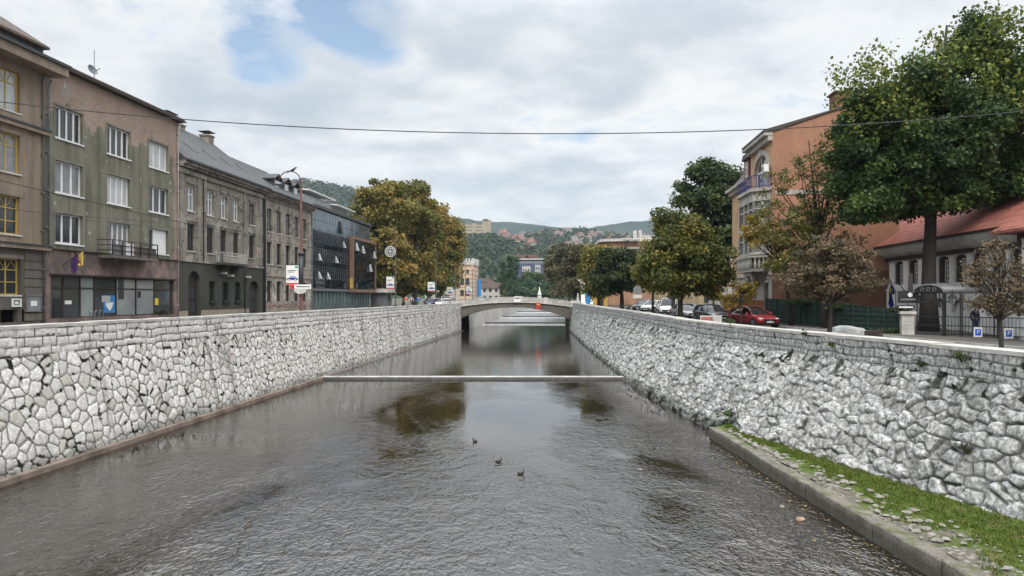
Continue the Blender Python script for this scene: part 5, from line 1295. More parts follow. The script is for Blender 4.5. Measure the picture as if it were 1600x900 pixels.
# poplars and the round trees below the blue office
for k,(x,Y_,t_) in enumerate(((786,332,410),(797,326,398),(806,336,404))):
    T('poplar_tree',('slim dark poplar, the shorter one on the city hall side','slim dark poplar, the tallest in the middle of the three','slim dark poplar on the blue office side')[k],x,0,Y_,[(x,(t_+466)/2,6.2,(470-t_)/2,0,2.2),(x,t_+14,3.6,14,0,1.3),(x,448,7,18,0,2.4)],z=0,trunk_r=.4,leaf=.7,nleaf=6500,mat=LM['poplar'],seed=80+k,ncl=90,rc=.95,nlimb=20,shell=.6,flat=1.3)
for k,(x,y,r,Y_,lab) in enumerate(((822,452,17,345,'round bushy tree beside the poplars, low by the water'),(838,443,15,370,'pale green bushy tree below the middle of the blue office'),(850,455,14,320,'bushy tree close to the far bridge end'),(826,437,13,400,'bushy tree directly under the windows of the blue office'),(812,460,10,330,'small bush at the foot of the poplars'))):
    T('round_tree',lab,x,0,Y_,[(x,y,r,r*.95,0,5),(x+r*.4,y-r*.4,r*.6,r*.5,0,3)],z=0,trunk_r=.4,leaf=.75,nleaf=6000,mat=LM['midg' if k in(1,3) else 'poplar'],seed=90+k,ncl=60,rc=1.6,nlimb=14,shell=.6)
# ================================================================ cars
def paint(name,c,metal=0.,rough=.28):
    g=G(name); n=g.noise(3,4); g.set(Base_Color=g.mix(g.ramp(n,[(.4,0),(.8,.25)]),c,tuple(x*.7+.02 for x in c)),Roughness=rough,Metallic=metal)
    g.b.inputs['Coat Weight'].default_value=.6; g.b.inputs['Coat Roughness'].default_value=.06; return g.m
M['car_glass']=glass('car_glass',(.02,.023,.026),.04)
M['lamp']=simple('headlamp_glass',(.6,.62,.64),.12,var=.1,bump=0); M['tail']=simple('tail_lamp',(.35,.01,.01),.2,bump=0)
M['plate']=simple('number_plate',(.65,.66,.68),.5,var=.05,bump=0)
M['chrome']=simple('wheel_alloy',(.45,.46,.48),.3,.8,var=.15,bump=0)
KIND={ # L,W,H, body stations (x,zlo,ztop,halfwidth factor), roof stations (x,z,width factor)
 'hatch':(4.05,1.78,1.46,[(-2.02,.45,.78,.80),(-1.95,.28,.98,.92),(-1.4,.22,1.0,1.),(0,.2,.96,1.),(.9,.2,.93,1.),(1.35,.22,.88,.99),(1.75,.24,.78,.95),(1.97,.3,.66,.86),(2.03,.4,.56,.74)],
   [(-1.93,.98,.80),(-1.62,1.36,.70),(-1.0,1.455,.68),(-.2,1.46,.68),(.25,1.40,.68),(.62,1.18,.74),(1.05,.9,.82)]),
 'sedan':(4.5,1.8,1.45,[(-2.25,.42,.85,.80),(-2.15,.3,.98,.90),(-1.5,.22,1.0,1.),(0,.2,.97,1.),(.9,.2,.95,1.),(1.5,.22,.88,.99),(2.0,.25,.76,.93),(2.2,.3,.66,.84),(2.26,.4,.56,.72)],
   [(-1.75,.98,.82),(-1.2,1.36,.71),(-.6,1.45,.69),(.0,1.45,.68),(.35,1.38,.69),(.75,1.16,.75),(1.2,.93,.83)]),
 'van':(4.4,1.84,1.84,[(-2.2,.35,1.05,.92),(-2.15,.26,1.1,.97),(-1.4,.22,1.12,1.),(0,.22,1.1,1.),(.9,.22,1.08,1.),(1.4,.24,1.0,.99),(1.85,.26,.88,.95),(2.12,.3,.72,.88),(2.2,.42,.6,.78)],
   [(-2.18,1.1,.9),(-2.1,1.76,.82),(-1.2,1.84,.82),(-.1,1.83,.82),(.3,1.75,.8),(.75,1.42,.82),(1.25,1.06,.86)]),
}
def car(name,label,loc,heading,kind,pmat,cat='car',group=None,scale=1.,emblem=False):
    Lc,W,H,BS,RS=KIND[kind]; hw=W/2
    e=empty(name,loc,heading,label,cat,group); e.scale=(scale,)*3
    rings=[];b=MB()
    def ring(x,zl,zt,k):
        w_=hw*k; q=[(0,zl),(w_*.82,zl),(w_*.97,zl+.1),(w_,zl+(zt-zl)*.55),(w_*.97,zt-.07),(w_*.86,zt),(0,zt+.035)]
        return [(x,y,z) for y,z in q]+[(x,-y,z) for y,z in q[-2:0:-1]]
    vs=[ring(*s) for s in BS]; n=len(vs[0]); V=[p for r in vs for p in r]; Fq=[]
    for i in range(len(vs)-1):
        for j in range(n): Fq.append((i*n+j,i*n+(j+1)%n,(i+1)*n+(j+1)%n,(i+1)*n+j))
    Fq.append(tuple(range(n-1,-1,-1))[::-1]); Fq.append(tuple(range((len(vs)-1)*n,len(vs)*n)))
    b.add(V,Fq); o=b.build('body',pmat,e,True)
    md=o.modifiers.new('s','SUBSURF'); md.levels=1; md.render_levels=2
    belt=lambda x: np.interp(x,[s[0] for s in BS],[s[2] for s in BS])
    wid=lambda x: np.interp(x,[s[0] for s in BS],[s[3] for s in BS])*hw
    g_=MB(); V=[];
    for (x,z,k) in RS:
        zb=min(belt(x)-.06,z-.01); wb=wid(x)*.9
        V+=[(x,wb,zb),(x,hw*k,z-.05),(x,hw*k*.8,z),(x,0,z+.02),(x,-hw*k*.8,z),(x,-hw*k,z-.05),(x,-wb,zb)]
    Fq=[(i*7+j,i*7+j+1,(i+1)*7+j+1,(i+1)*7+j) for i in range(len(RS)-1) for j in range(6)]
    g_.add(V,Fq); g_.build('windows',M['car_glass'],e,True)
    rf=MB(); top=[s for s in RS if s[1]>H-.13]; V=[]
    for (x,z,k) in top: V+=[(x,hw*k+.012,z-.09),(x,hw*k+.008,z-.03),(x,hw*k*.8,z+.018),(x,0,z+.04),(x,-hw*k*.8,z+.018),(x,-hw*k-.008,z-.03),(x,-hw*k-.012,z-.09)]
    rf.add(V,[(i*7+j,i*7+j+1,(i+1)*7+j+1,(i+1)*7+j) for i in range(len(top)-1) for j in range(6)])
    rf.build('roof',pmat,e,True)
    pl=MB()
    for s in (-1,1):
        pts=[(x,s*(hw*k+.0),z-.03) for x,z,k in RS]
        pl.tube([(pts[0][0],s*wid(pts[0][0])*.9,pts[0][2])]+pts[1:-1]+[(pts[-1][0],s*wid(pts[-1][0])*.88,belt(pts[-1][0]))],.045,6)
        xb=-.25 if kind!='van' else -.35
        zb=belt(xb)-.03; kz=np.interp(xb,[r[0] for r in RS],[r[1] for r in RS]); kk=np.interp(xb,[r[0] for r in RS],[r[2] for r in RS])
        pl.tube([(xb,s*wid(xb)*.91,zb),(xb,s*(hw*kk+.01),kz-.04)],.05,6)
        if kind=='van':
            pl.add([(-2.1,s*(wid(-2)*.9+.02),1.08),(xb,s*(wid(0)*.9+.02),1.06),(xb,s*(hw*.82+.02),1.78),(-2.06,s*(hw*.82+.02),1.74)],[(0,1,2,3)])
    pl.build('pillars',pmat,e,True)
    tr=MB(); tr.box(-Lc/2+.08,Lc/2-.12,-hw*.94,hw*.94,.2,.36); 
    for s in (-1,1): tr.box(-1.0,1.0,s*hw-.03,s*hw+.012,.24,.36)
    tr.build('lower_trim',M['rubber'],e)
    wb=Lc*.315
    for sx in (1,-1):
        for s in (-1,1):
            x=sx*wb+(.06 if sx>0 else -.0); r=.33
            a=MB(); a.lathe([(r+.06,s*(hw-.16)),(r+.06,s*(hw+.006)),(.05,s*(hw+.006))],(x,0,r),20,'y'); a.build('wheel_arch',M['rubber'],e)
            t=MB(); t.lathe([(r*.6,s*(hw-.18)),(r*.96,s*(hw-.18)),(r,s*(hw-.1)),(r,s*(hw-.02)),(r*.93,s*(hw+.02)),(r*.66,s*(hw+.016))],(x,0,r),22,'y'); w_=t.build('wheel',M['rubber'],e,True)
            c=MB(); c.lathe([(r*.66,s*(hw+.012)),(r*.6,s*(hw+.02)),(r*.52,s*(hw+.008)),(r*.2,s*(hw+.004)),(r*.16,s*(hw+.022)),(.01,s*(hw+.024))],(x,0,r),20,'y'); 
            for k in range(5):
                an=k*1.2566; c.bar((x+.06*math.cos(an),s*(hw+.02),r+.06*math.sin(an)),(x+r*.58*math.cos(an),s*(hw+.018),r+r*.58*math.sin(an)),.028)
            c.build('rim',M['chrome'],w_)
    xf=BS[-2][0]; zf=BS[-2][2]
    for s in (-1,1):
        h=MB(); h.ell((xf-.12,s*hw*.70,zf-.02),(.2,.2,.075),10,6); h.build('headlight',M['lamp'],e,True)
        h=MB(); h.box(BS[0][0]-.03,BS[1][0]+.12,s*hw*.76-.12,s*hw*.76+.12,.76,.92); h.build('tail_light',M['tail'],e)
        m=MB(); m.ell((.72,s*(hw+.1),1.0 if kind!='van' else 1.16),(.09,.11,.075),8,6); m.bar((.72,s*(hw-.12),.96),(.72,s*(hw+.06),.98),.025); m.build('wing_mirror',pmat,e,True)
        d=MB(); 
        for xx in (.08,-.75): d.box(xx,xx+.16,s*hw-.01,s*hw+.02,.82,.85)
        d.build('door_handle',M['rubber'],e)
        sm_=MB()
        for xx in (.92,-.22,-1.1): sm_.box(xx,xx+.012,s*hw*.985-.02,s*hw+.004,.36,.9)
        sm_.build('door_seam',M['rubber'],e)
    g_=MB(); xg=BS[-1][0]
    g_.box(xg-.14,xg+.012,-.5,.5,.44,.60); g_.box(xg-.2,xg+.008,-.62,.62,.27,.38); g_.build('grille',M['rubber'],e)
    if emblem: em=MB(); em.prism([(0,.45),(.075,.535),(0,.62),(-.075,.535)],xg+.014,xg+.03,'x'); em.build('emblem',M['chrome'],e)
    MB().box(xg+.013,xg+.03,-.26,.26,.375,.47).build('number_plate',M['plate'],e)
    MB().box(BS[0][0]-.03,BS[0][0]+.05,-.26,.26,.58,.69).build('number_plate',M['plate'],e)
    return e
def hd(dx,dy): return math.atan2(dy,dx)
def rc(x,Y,off=0): return (PX(x,Y),Y,float(ZR(Y))-.09)
car('parked_car','shiny red hatchback parked facing the camera near the orange house',rc(1177,50.5),hd(.24,-.97),'hatch',paint('red_paint_coat',(.30,.008,.014)),emblem=True)
car('parked_car','dark grey hatchback parked behind the red hatchback',rc(1112,57),hd(.12,-1),'hatch',paint('dark_grey_coat',(.05,.05,.052),.3),scale=1.02)
car('parked_car','silver grey car half hidden behind the trunk of the broad maple',rc(1072,65),hd(.08,-1),'sedan',paint('silver_coat',(.36,.37,.38),.4))
WC=paint('white_coat',(.62,.63,.64))
car('parked_van','white delivery van driving towards the camera beyond the maple trunk',(PX(1046,76),76,float(ZR(76))-.09),hd(-.35,-1),'van',WC,'van')
car('parked_car','white car parked across the road behind the white van',(PX(1021,86),86,float(ZR(86))-.09),hd(-.8,-1),'hatch',WC)
car('parked_car','black car at the far kerb behind the white parked car',(PX(1009,93),93,float(ZR(93))-.09),hd(-.8,-1),'sedan',paint('black_coat',(.02,.02,.022)))
car('parked_car','small pale car by the bridge end under the olive trees',(PX(917,112),112,0),hd(0,-1),'hatch',WC)
BC=paint('blue_coat',(.03,.06,.14),.3)
k=0
for (x,Y,m,kd,lab) in ((671,112,BC,'hatch','dark blue car, first behind the far stretch of the pale parapet'),(684,118,WC,'sedan','white car, second behind the parapet before the bridge'),(697,124,WC,'van','white van behind the parapet close to the bridge'),(708,131,paint('pale_coat',(.4,.4,.39)),'hatch','pale grey car next to the bridge on the plane tree bank'),(752,210,WC,'van','white van beyond the bridge before the city hall'),(764,225,WC,'hatch','white car beyond the bridge, next to the far white van'),(776,240,BC,'hatch','blue car beyond the bridge near the poplars'),(741,200,WC,'hatch','white car beyond the bridge in front of the striped hall')):
    car('parked_car',lab,(PX(x,Y),Y,.0),hd(.1,-1) if k%2 else hd(-.1,1),kd,m,'van' if kd=='van' else 'car'); k+=1
# scooters by the parapet
def scooter(name,label,loc,rz,mat):
    e=empty(name,loc,rz,label,'scooter')
    b=MB(); b.tube([(-.75,0,.55),(-.4,0,.6),(-.15,0,.42),(.2,0,.3),(.45,0,.45),(.6,0,.95)],[.12,.17,.14,.1,.12,.09],8); b.build('body',mat,e,True)
    b=MB(); b.tube([(-.7,0,.74),(-.4,0,.78),(-.1,0,.72)],[.09,.13,.08],8); b.build('seat',M['rubber'],e,True)
    b=MB(); b.bar((.58,0,.9),(.5,0,1.08),.025,6); b.bar((.5,-.33,1.1),(.5,.33,1.1),.02,6); b.build('handlebar',M['black'],e)
    for x in (-.6,.68):
        b=MB(); b.lathe([(.1,-.05),(.24,-.05),(.26,0),(.24,.05),(.1,.05)],(x,0,.26),14,'y'); b.build('wheel',M['rubber'],e,True)
    b=MB(); b.ell((.62,0,.9),(.07,.09,.08),8,6); b.build('headlight',M['lamp'],e,True); return e
scooter('scooter','black scooter parked against the parapet under the dark round tree',(PX(982,72),72,float(ZR(72))),R(70),M['black'])
scooter('scooter','grey scooter parked by the parapet beside the crooked stem',(PX(1046,56),56,float(ZR(56))),R(-60),M['grey'])
# barrier boards, rubble, skip
def board(label,x,Y,w,h,mat,rz=0,band=None):
    e=empty('barrier_board',(PX(x,Y),Y,float(ZR(Y))),rz,label,'barrier'); b=MB(); b.box(-w/2,w/2,-.03,.03,.12,h); b.build('board',mat,e)
    b=MB(); b.box(-w/2+.05,-w/2+.1,-.2,.2,0,.12); b.box(w/2-.1,w/2-.05,-.2,.2,0,.12); b.build('foot',M['grey'],e)
    if band: MB().box(-w/2+.05,w/2-.05,-.04,-.032,h*.66,h*.9).build('red_band',band,e)
    return e
board('white and red barrier board standing on the pavement before the dark grey car',1104,45.5,.85,.92,M['offwhite'],.1,simple('faded_red_band',(.4,.12,.11),.6))
board('white barrier panel leaning beside the red banded board',1121,45.3,.55,.95,M['offwhite'],.05)
def wrapped(x,Y,r,label,sd):
    e=empty('wrapped_bale',(PX(x,Y),Y,float(ZR(Y))),0,label,'bale'); rs=np.random.RandomState(sd)
    b=MB(); b.ell((0,0,r[2]*.85),r,26,18); sg=lambda t,q:math.copysign(abs(t)**q,t); b.v=[(r[0]*sg(p[0]/r[0],.5)+.03*math.sin(11*p[2]+5*p[1]),r[1]*sg(p[1]/r[1],.5)+.03*math.sin(13*p[0]),r[2]*.85+r[2]*.9*sg((p[2]-r[2]*.85)/r[2],.5)+.02*math.sin(12*p[0]+2)) for p in b.v]
    b.v=[(p[0],p[1],max(0,p[2])) for p in b.v]; b.build('wrap',simple('creased_white_plastic',(.42,.42,.41),.4,var=.35,scale=3,bump=.9),e,True)
    b=MB()
    for k in range(5): a=k*1.1; b.tube([(r[0]*.98*math.cos(a+t)*math.cos(t-.7),r[1]*1.0*math.sin(a+t)*math.cos(t-.7)-.02,r[2]*.9+r[2]*.9*math.sin(t-.7)) for t in np.linspace(0,1.6,7)],.018,4)
    b.build('straps',M['grey'],e); return e
wrapped(1322,30.5,(.6,.45,.58),'large white plastic wrapped bale on the pavement beside the brown tree stem',1)
wrapped(1341,31.0,(.28,.3,.52),'narrow white wrapped bale standing against the larger bale',2)
e=empty('timber_stack',(PX(1358,31),31,float(ZR(31))),.2,'dark low stack of boards behind the wrapped bales','boards'); b=MB()
for k in range(4): b.box(-.5+.04*k,.55,-.2,.2,.05+.19*k,.22+.19*k)
b.build('boards',M['darkwood'],e)
e=empty('scaffold_frame',(PX(1141,63),63,float(ZR(62))),R(-60),'yellow metal frame with planks beside the ground floor of the orange house','scaffold'); b=MB()
for x in (-1.5,0,1.5):
    for y in (-.4,.4): b.bar((x,y,0),(x,y,2.9),.05,6)
for z in (1.0,2.0,2.8):
    for y in (-.4,.4): b.bar((-1.5,y,z),(1.5,y,z),.045,6)
b.build('frame',M['yellow'],e); b=MB(); b.box(-1.5,1.5,-.4,.4,1.02,1.1); b.box(-1.5,1.5,-.4,.4,2.02,2.1); b.build('planks',simple('orange_boards',(.4,.13,.04),.7),e)
e=empty('site_fence',(PX(1159,57.5),57.5,float(ZR(57))),R(-50),'low rust brown board fence behind the red hatchback','fence'); b=MB()
for k in range(9): b.box(-1.8+k*.42,-1.8+k*.42+.38,-.03,.03,.1,1.75)
b.build('boards',simple('rust_boards',(.16,.06,.03),.8),e)
# ================================================================ green fence, pillar, gate
def polyfence():
    e=empty('screened_fence',(PX(1305,46),46,float(ZR(46))),0,'long dark green mesh screened fence between orange house and stone pillar','fence')
    A=Vector((PX(1196,54),54,0)); B=Vector((PX(1408,41.6),41.6,0)); n=10; loc=e.location
    def zt(t): return -.3+(-.65+.3)*t
    sc_=MB(); rl=MB()
    for k in range(n):
        p=A.lerp(B,k/n); q=A.lerp(B,(k+1)/n); z0_=float(ZR(p.y)); z1_=float(ZR(q.y)); m=8; d=(q-p).normalized(); nrm=Vector((-d.y,d.x,0)); V=[];Q=[]
        for i in range(m+1):
            t=i/m; c=p.lerp(q,t); zz_=z0_+(z1_-z0_)*t; bl=.05*math.sin(t*3.14*3+k)
            for j in range(5):
                V.append(tuple(c+nrm*(.035*math.sin(j*1.3+i*1.7+k)+bl*.3)+Vector((0,0,zz_+.06+(1.86-.5*(k+t)/n)*j/4))-loc))
        for i in range(m):
            for j in range(4): Q.append((i*5+j,(i+1)*5+j,(i+1)*5+j+1,i*5+j+1))
        sc_.add(V,Q)
        rl.bar(p+Vector((0,0,z0_+1.95-.5*k/n))-loc,q+Vector((0,0,z1_+1.95-.5*(k+1)/n))-loc,.025); rl.bar(p+Vector((0,0,z0_+1.0))-loc-nrm*.06,q+Vector((0,0,z1_+1.0))-loc-nrm*.06,.02)
        po=MB(); c=p-loc; po.box(c.x-.035,c.x+.035,c.y-.1,c.y-.03,z0_-loc.z,z0_+1.98-.5*k/n-loc.z); po.build('post',M['green_metal'],e)
    g=G('green_screen_net'); nn=g.noise(2.0,5); wv=g.n('TexWave',{'bands_direction':'Z'},{'Vector':g.obj(),'Scale':1.1,'Distortion':1.5}).outputs['Fac']
    g.set(Base_Color=g.mix(g.math('MULTIPLY',wv,nn),(.006,.018,.014),(.02,.045,.036)),Roughness=.7); g.bump(wv,.3,.05)
    sc_.build('screen',g.m,e,True); rl.build('rails',M['green_metal'],e)
    b=MB(); p=A.lerp(B,.33)-loc; q=A.lerp(B,.42)-loc; z_=float(ZR(49))-loc.z
    for c in (p,q): b.box(c.x-.05,c.x+.05,c.y-.25,c.y-.15,z_,z_+1.7)
    b.bar((p.x,p.y-.2,z_+1.3),(q.x,q.y-.2,z_+1.3),.03); b.build('gate_frame',M['green_metal'],e)
polyfence()
def bush(name,label,loc,r,n,leaf,mat,seed,cat='plant'):
    rs=np.random.RandomState(seed); e=empty(name,loc,0,label,cat); r=np.array(r)
    d=rs.randn(n,3); d/=np.linalg.norm(d,axis=1)[:,None]; ncl=14; C=rs.randn(ncl,3)*.45; C[:,2]=abs(C[:,2])*.8
    pos=(C[rs.randint(ncl,size=n)]+d*.42*rs.rand(n)[:,None]**.4)*r; pos[:,2]=np.abs(pos[:,2])*.9+.01
    s=leaf*(.6+.8*rs.rand(n)); nrm=rs.randn(n,3)+np.array([0,-.3,.5]); nrm/=np.linalg.norm(nrm,axis=1)[:,None]
    ax=rs.randn(n,3); ax-=nrm*(ax*nrm).sum(1)[:,None]; ax/=np.linalg.norm(ax,axis=1)[:,None]; bx=np.cross(nrm,ax); w=s*.4
    V=np.stack([pos-ax*s[:,None]*.5,pos+bx*w[:,None],pos+ax*s[:,None]*.5,pos-bx*w[:,None]],1).reshape(-1,3)
    link('leaves',npmesh('leaves',V,np.arange(4*n).reshape(-1,4),mat,{'tint':('FACE',rs.rand(n))}),e)
    b=MB()
    for k in range(8): c=C[k]*r; c[2]=abs(c[2])+.05; b.tube([(0,0,-.05),(c[0]*.4,c[1]*.4,c[2]*.6),tuple(c)],[.012,.009,.005],4,False)
    b.build('stems',M['bark'],e); return e
for k,(x,Y,lab) in enumerate(((1385,42.2,'low weeds along the fence foot next to the stone pillar'),(1352,44.3,'low weeds along the middle of the fence foot'))):
    bush('weeds',lab,(PX(x,Y),Y-.5,-.62),(1.2,.3,.35),700,.12,LM['midg'],k)
bush('creeper','green creeper spilling over the fence top by the raw brick wall',(PX(1270,49.2),49.6,1.15),(1.7,.5,.55),1500,.16,LM['midg'],7)
bush('creeper','green bush over the fence top below the white house wall',(PX(1330,46),46.5,.85),(1.4,.5,.5),1000,.15,LM['midg'],8)
# pillar
GZ=-.62
e=empty('stone_pillar',(PX(1417,41),41,GZ),R(-18),'pale stone gate pillar with a flat cap at the end of the green fence','pillar')
b=MB()
for k in range(3): b.box(-.32,.32,-.32,.32,k*.42+.004,k*.42+.416)
b.build('shaft',M['concrete'],e); b=MB(); b.box(-.42,.42,-.42,.42,1.265,1.42); b.build('cap',M['offwhite'],e)
bush('creeper','dark green ivy tuft on top of the stone pillar',(PX(1408,41.2),41.3,.78),(.6,.3,.28),420,.13,LM['darkg'],9)
# gate: line from the pillar to the frame's edge
GA=Vector((PX(1432,40.8),40.8,GZ)); GB=Vector((PX(1600,36.6),36.6,GZ)); GD=(GB-GA); GL=GD.length
e=empty('garden_gate',GA,math.atan2(GD.y,GD.x),'black iron gate with tall posts and a barrel vaulted canopy before the white house','gate')
gx=lambda x: ((x-1432)/(1600-1432))*GL
b=MB()
for x in (1433,1477,1481,1505,1508,1557,1562): b.box(gx(x)-.028,gx(x)+.028,-.03,.03,0,2.5)
for z in (2.45,1.95): b.box(0,gx(1600),-.04,.04,z,z+.07)
b.box(gx(1479)-.06,gx(1479)+.06,-.06,.06,0,2.5); b.build('posts',M['black'],e)
b=MB()
for x in np.arange(.15,GL,.17): b.bar((x,0,.12),(x,0,1.15),.013)
for z in (.15,.62,1.12): b.box(0,GL,-.02,.02,z,z+.05)
b.build('railing',M['black'],e)
b=MB()   # vault: its axis runs back to the house from the arch face
x0,x1=-.12,gx(1480); r=(x1-x0)/2; cx=(x0+x1)/2; N=14
arc=[(cx-r*math.cos(math.pi*k/N),2.5+.46*math.sin(math.pi*k/N)) for k in range(N+1)]
DV=Vector((1.9,1.3,0))
for p,q in zip(arc,arc[1:]):
    A_=[(p[0],-.1,p[1]),(q[0],-.1,q[1]),(q[0]+DV.x,DV.y,q[1]),(p[0]+DV.x,DV.y,p[1])]
    b.add(A_+[(a[0],a[1],a[2]+.05) for a in A_],[(0,1,2,3),(7,6,5,4),(0,4,5,1),(2,6,7,3)])
b.build('canopy',simple('smoky_canopy_sheet',(.12,.12,.125),.35,var=.3),e)
b=MB(); b.poly([(p[0],-.12,p[1]) for p in arc]); b.build('canopy_front',M['black'],e)
b=MB(); b.tube([(p[0],-.14,p[1]) for p in arc],.05,6)
for k in range(3):
    c=(cx+(k-1)*.32,2.5+.19); b.tube([(c[0]+.09*math.cos(t),-.15,c[1]+.09*math.sin(t)) for t in np.linspace(0,5.6,9)],.02,5)
b.build('canopy_scrollwork',M['grey'],e)
def lantern(label,x,y,Y):
    e=empty('lantern',P(x,y,Y),0,label,'lantern'); b=MB(); b.lathe([(.04,-.3),(.1,-.26),(.2,.08),(.24,.1)],(0,0,0),6); b.build('glass_body',M['glass_mid'],e)
    b=MB(); b.lathe([(.27,.1),(.12,.26),(.03,.32),(.03,.55)],(0,0,0),6)
    for k in range(6): a=k*math.pi/3; b.bar((.1*math.cos(a),.1*math.sin(a),-.26),(.21*math.cos(a),.21*math.sin(a),.1),.014)
    b.build('metal_cap',M['black'],e)
lantern('black six sided lantern hanging in the middle of the gate',1488,468,39.0)
lantern('small black lantern on the house wall between pillar and big trunk',1439,468,44.)
lantern('small black lantern on the house wall between big trunk and arched door',1468,473,44.2)
e=empty('name_board',P(1419,466,41.0),R(-14),'black hanging board with a round white emblem beside the gate canopy','sign')
MB().box(-.55,.55,-.03,.03,-.28,.42).build('board',M['black'],e); b=MB(); b.lathe([(.13,-.04),(.13,-.045),(.01,-.045)],(.1,0,.2),16,'y'); b.build('emblem',M['white'],e)
b=MB(); b.box(-.42,.42,-.045,-.035,-.12,-.02); b.build('lettering_bar',M['grey'],e); b=MB(); b.box(-.6,.35,-.02,.02,-.62,-.42); b.build('lower_board',M['black'],e); b=MB(); b.box(-.5,.25,-.035,-.025,-.56,-.48); b.build('lettering_bar',M['white'],e)
b=MB(); b.bar((-.65,0,-.95),(-.65,0,.5),.03); b.bar((.0,.02,-2.0),(.0,.02,-.3),.035); b.build('bracket',M['black'],e)
def psign(label,x,y,Y):
    z=PZ(y,Y); e=empty('parking_sign',(PX(x,Y),Y,GZ),R(-10),label,'sign'); h=z-GZ
    MB().box(-.21,.21,-.02,.02,h-.27,h+.27).build('plate',M['white'],e); MB().box(-.14,.14,-.03,-.021,h-.17,h+.17).build('blue_square',simple('sign_blue',(.02,.09,.5),.4,var=.05,bump=0),e)
    text(e,'P',.3,M['white'],(0,-.036,h),(R(90),0,0),'lettering',.003)
    b=MB(); b.bar((-.2,.02,0),(-.2,.02,h+.3),.015); b.bar((.2,.02,0),(.2,.02,h+.3),.015); b.bar((-.2,.02,h+.3),(.2,.02,h+.3),.015); b.build('frame',M['darkgrey'],e)
psign('small white and blue P parking sign on the gate railing',1528,519,37.6); psign('small white and blue P parking sign beside the thin tree stem',1576,521,36.4)
# flags on the white house
BF=simple('flag_blue',(.02,.04,.3),.7)
e=empty('flag',P(1393,462,50.5),0,'blue and yellow flag drooping from a pole on the white house','flag')
b=MB(); b.bar((.5,.5,.3),(-.45,-.6,1.15),.03,6); b.build('pole',M['darkgrey'],e)
cloth([(-.4,-.55,1.1),(.35,.25,.5)],.55,seed=2,amp=.1).build('cloth',BF,e,True); cloth([(-.44,-.6,.62),(-.1,-.3,.45)],.4,seed=4,amp=.1).build('cloth',simple('flag_yellow',(.55,.4,.03),.7),e,True); cloth([(-.5,-.6,.35),(-.15,-.4,.3)],1.1,seed=3,amp=.12).build('cloth',BF,e,True)
e=empty('flag',P(1416,458,49.5),0,'pale pink and white flag hanging beside the blue flag','flag')
b=MB(); b.bar((.3,.5,-.0),(-.7,-.2,.75),.03,6); b.build('pole',M['darkgrey'],e); cloth([(.1,-.1,1.4),(.4,-.1,1.35)],1.5,seed=5,amp=.07).build('cloth',simple('pale_pink_cloth',(.55,.48,.5),.8),e,True)
# ================================================================ lamp posts, posters, signs on the old facade bank
def poster(label,c,rz,w,h,parentpost=None):
    e=empty('advertising_board',c,rz,label,'poster board','poster boards hung on the lamp posts')
    MB().box(-w/2,w/2,-.05,.05,-h/2,h/2).build('panel',M['white'],e)
    MB().box(-w/2+.02,w/2-.02,-.06,-.051,-h/2+.02,-h/2+.3*h*.35).build('red_strip',M['red'],e)
    b=MB(); s=w*.9; z=-h*.24
    b.prism([(-.5*s,z),(-.47*s,z+.14*s),(-.28*s,z+.2*s),(-.12*s,z+.36*s),(.16*s,z+.36*s),(.32*s,z+.2*s),(.5*s,z+.15*s),(.5*s,z)],-.064,-.052); c_=b.build('car_picture',M['blue'],e)
    b=MB(); b.prism([(-.2*s,z+.21*s),(-.09*s,z+.33*s),(.13*s,z+.33*s),(.24*s,z+.21*s)],-.07,-.0645); b.build('car_picture_window',M['glass_light'],c_)
    b=MB()
    for q in (-.28,.28): b.lathe([(.1*s,-.066),(.1*s,-.072),(.01,-.072)],(q*s,0,z),14,'y')
    b.build('car_picture_wheel',M['glass_light'],c_)
    b=MB(); b.box(-w*.38,w*.3,-.056,-.0515,h*.22,h*.26); b.box(-w*.38,w*.12,-.056,-.0515,h*.14,h*.18); b.build('lettering_bar',M['grey'],e)
    MB().box(w*.22,w*.46,-.057,-.0512,h*.36,h*.48).build('green_mark',simple('poster_green',(.05,.35,.2),.5,bump=0),e)
    MB().box(-w/2-.05,w/2+.15,-.02,.02,h/2,h/2+.06).build('bracket',M['darkgrey'],e)
    return e
def lamppost(label,x,Y,ztop,col,arc=1.0,z=.12,r=.09):
    X=PX(x,Y); e=empty('lamp_post',(X,Y,z),0,label,'lamp post'); h=ztop-z
    b=MB(); b.tube([(0,0,0),(0,0,.6),(0,0,.62),(0,0,h-arc)],[r*1.7,r*1.6,r,r*.62],10); b.build('post',M[col],e,True)
    if arc>0:
        b=MB(); pts=[(-arc+arc*math.cos(t),0,h-arc+arc*math.sin(t)) for t in np.linspace(0,math.pi*1.0,15)]
        b.tube(pts,.035,7); b.bar((0,0,h-arc),(-1.6*arc,0,h-arc+.0),.02,6); b.build('arched_arm',M[col],e,True)
        b=MB(); b.lathe([(.05,.12),(.26,.0),(.24,-.08),(.12,-.14)],(-2*arc,0,h-arc-.08),12); b.build('lamp_head',M['grey'],e,True)
    return e
M['oxide']=simple('red_oxide_paint',(.10,.035,.03),.6,var=.5,scale=2)
Y=45.0
lp=lamppost('tall dark red lamp post with an arched arm before the beige cracked house',470.5,Y,PZ(267,Y)-.02,'oxide',.72,r=.105)
b=MB(); b.lathe([(.2,4.2),(.23,4.3),(.16,4.42)],(0,0,0),10); b.lathe([(.15,1.9),(.15,4.2)],(0,0,0),10); b.build('collar',M['darkgrey'],lp,True)
e=poster('white poster board with a blue car on the dark red lamp post',(PX(457.5,Y),Y-.05,PZ(430,Y)),0,.78,1.25)
e=empty('direction_sign',(PX(471,Y),Y-.22,PZ(448,Y)),0,'narrow white direction sign with a red end across the dark red lamp post','sign')
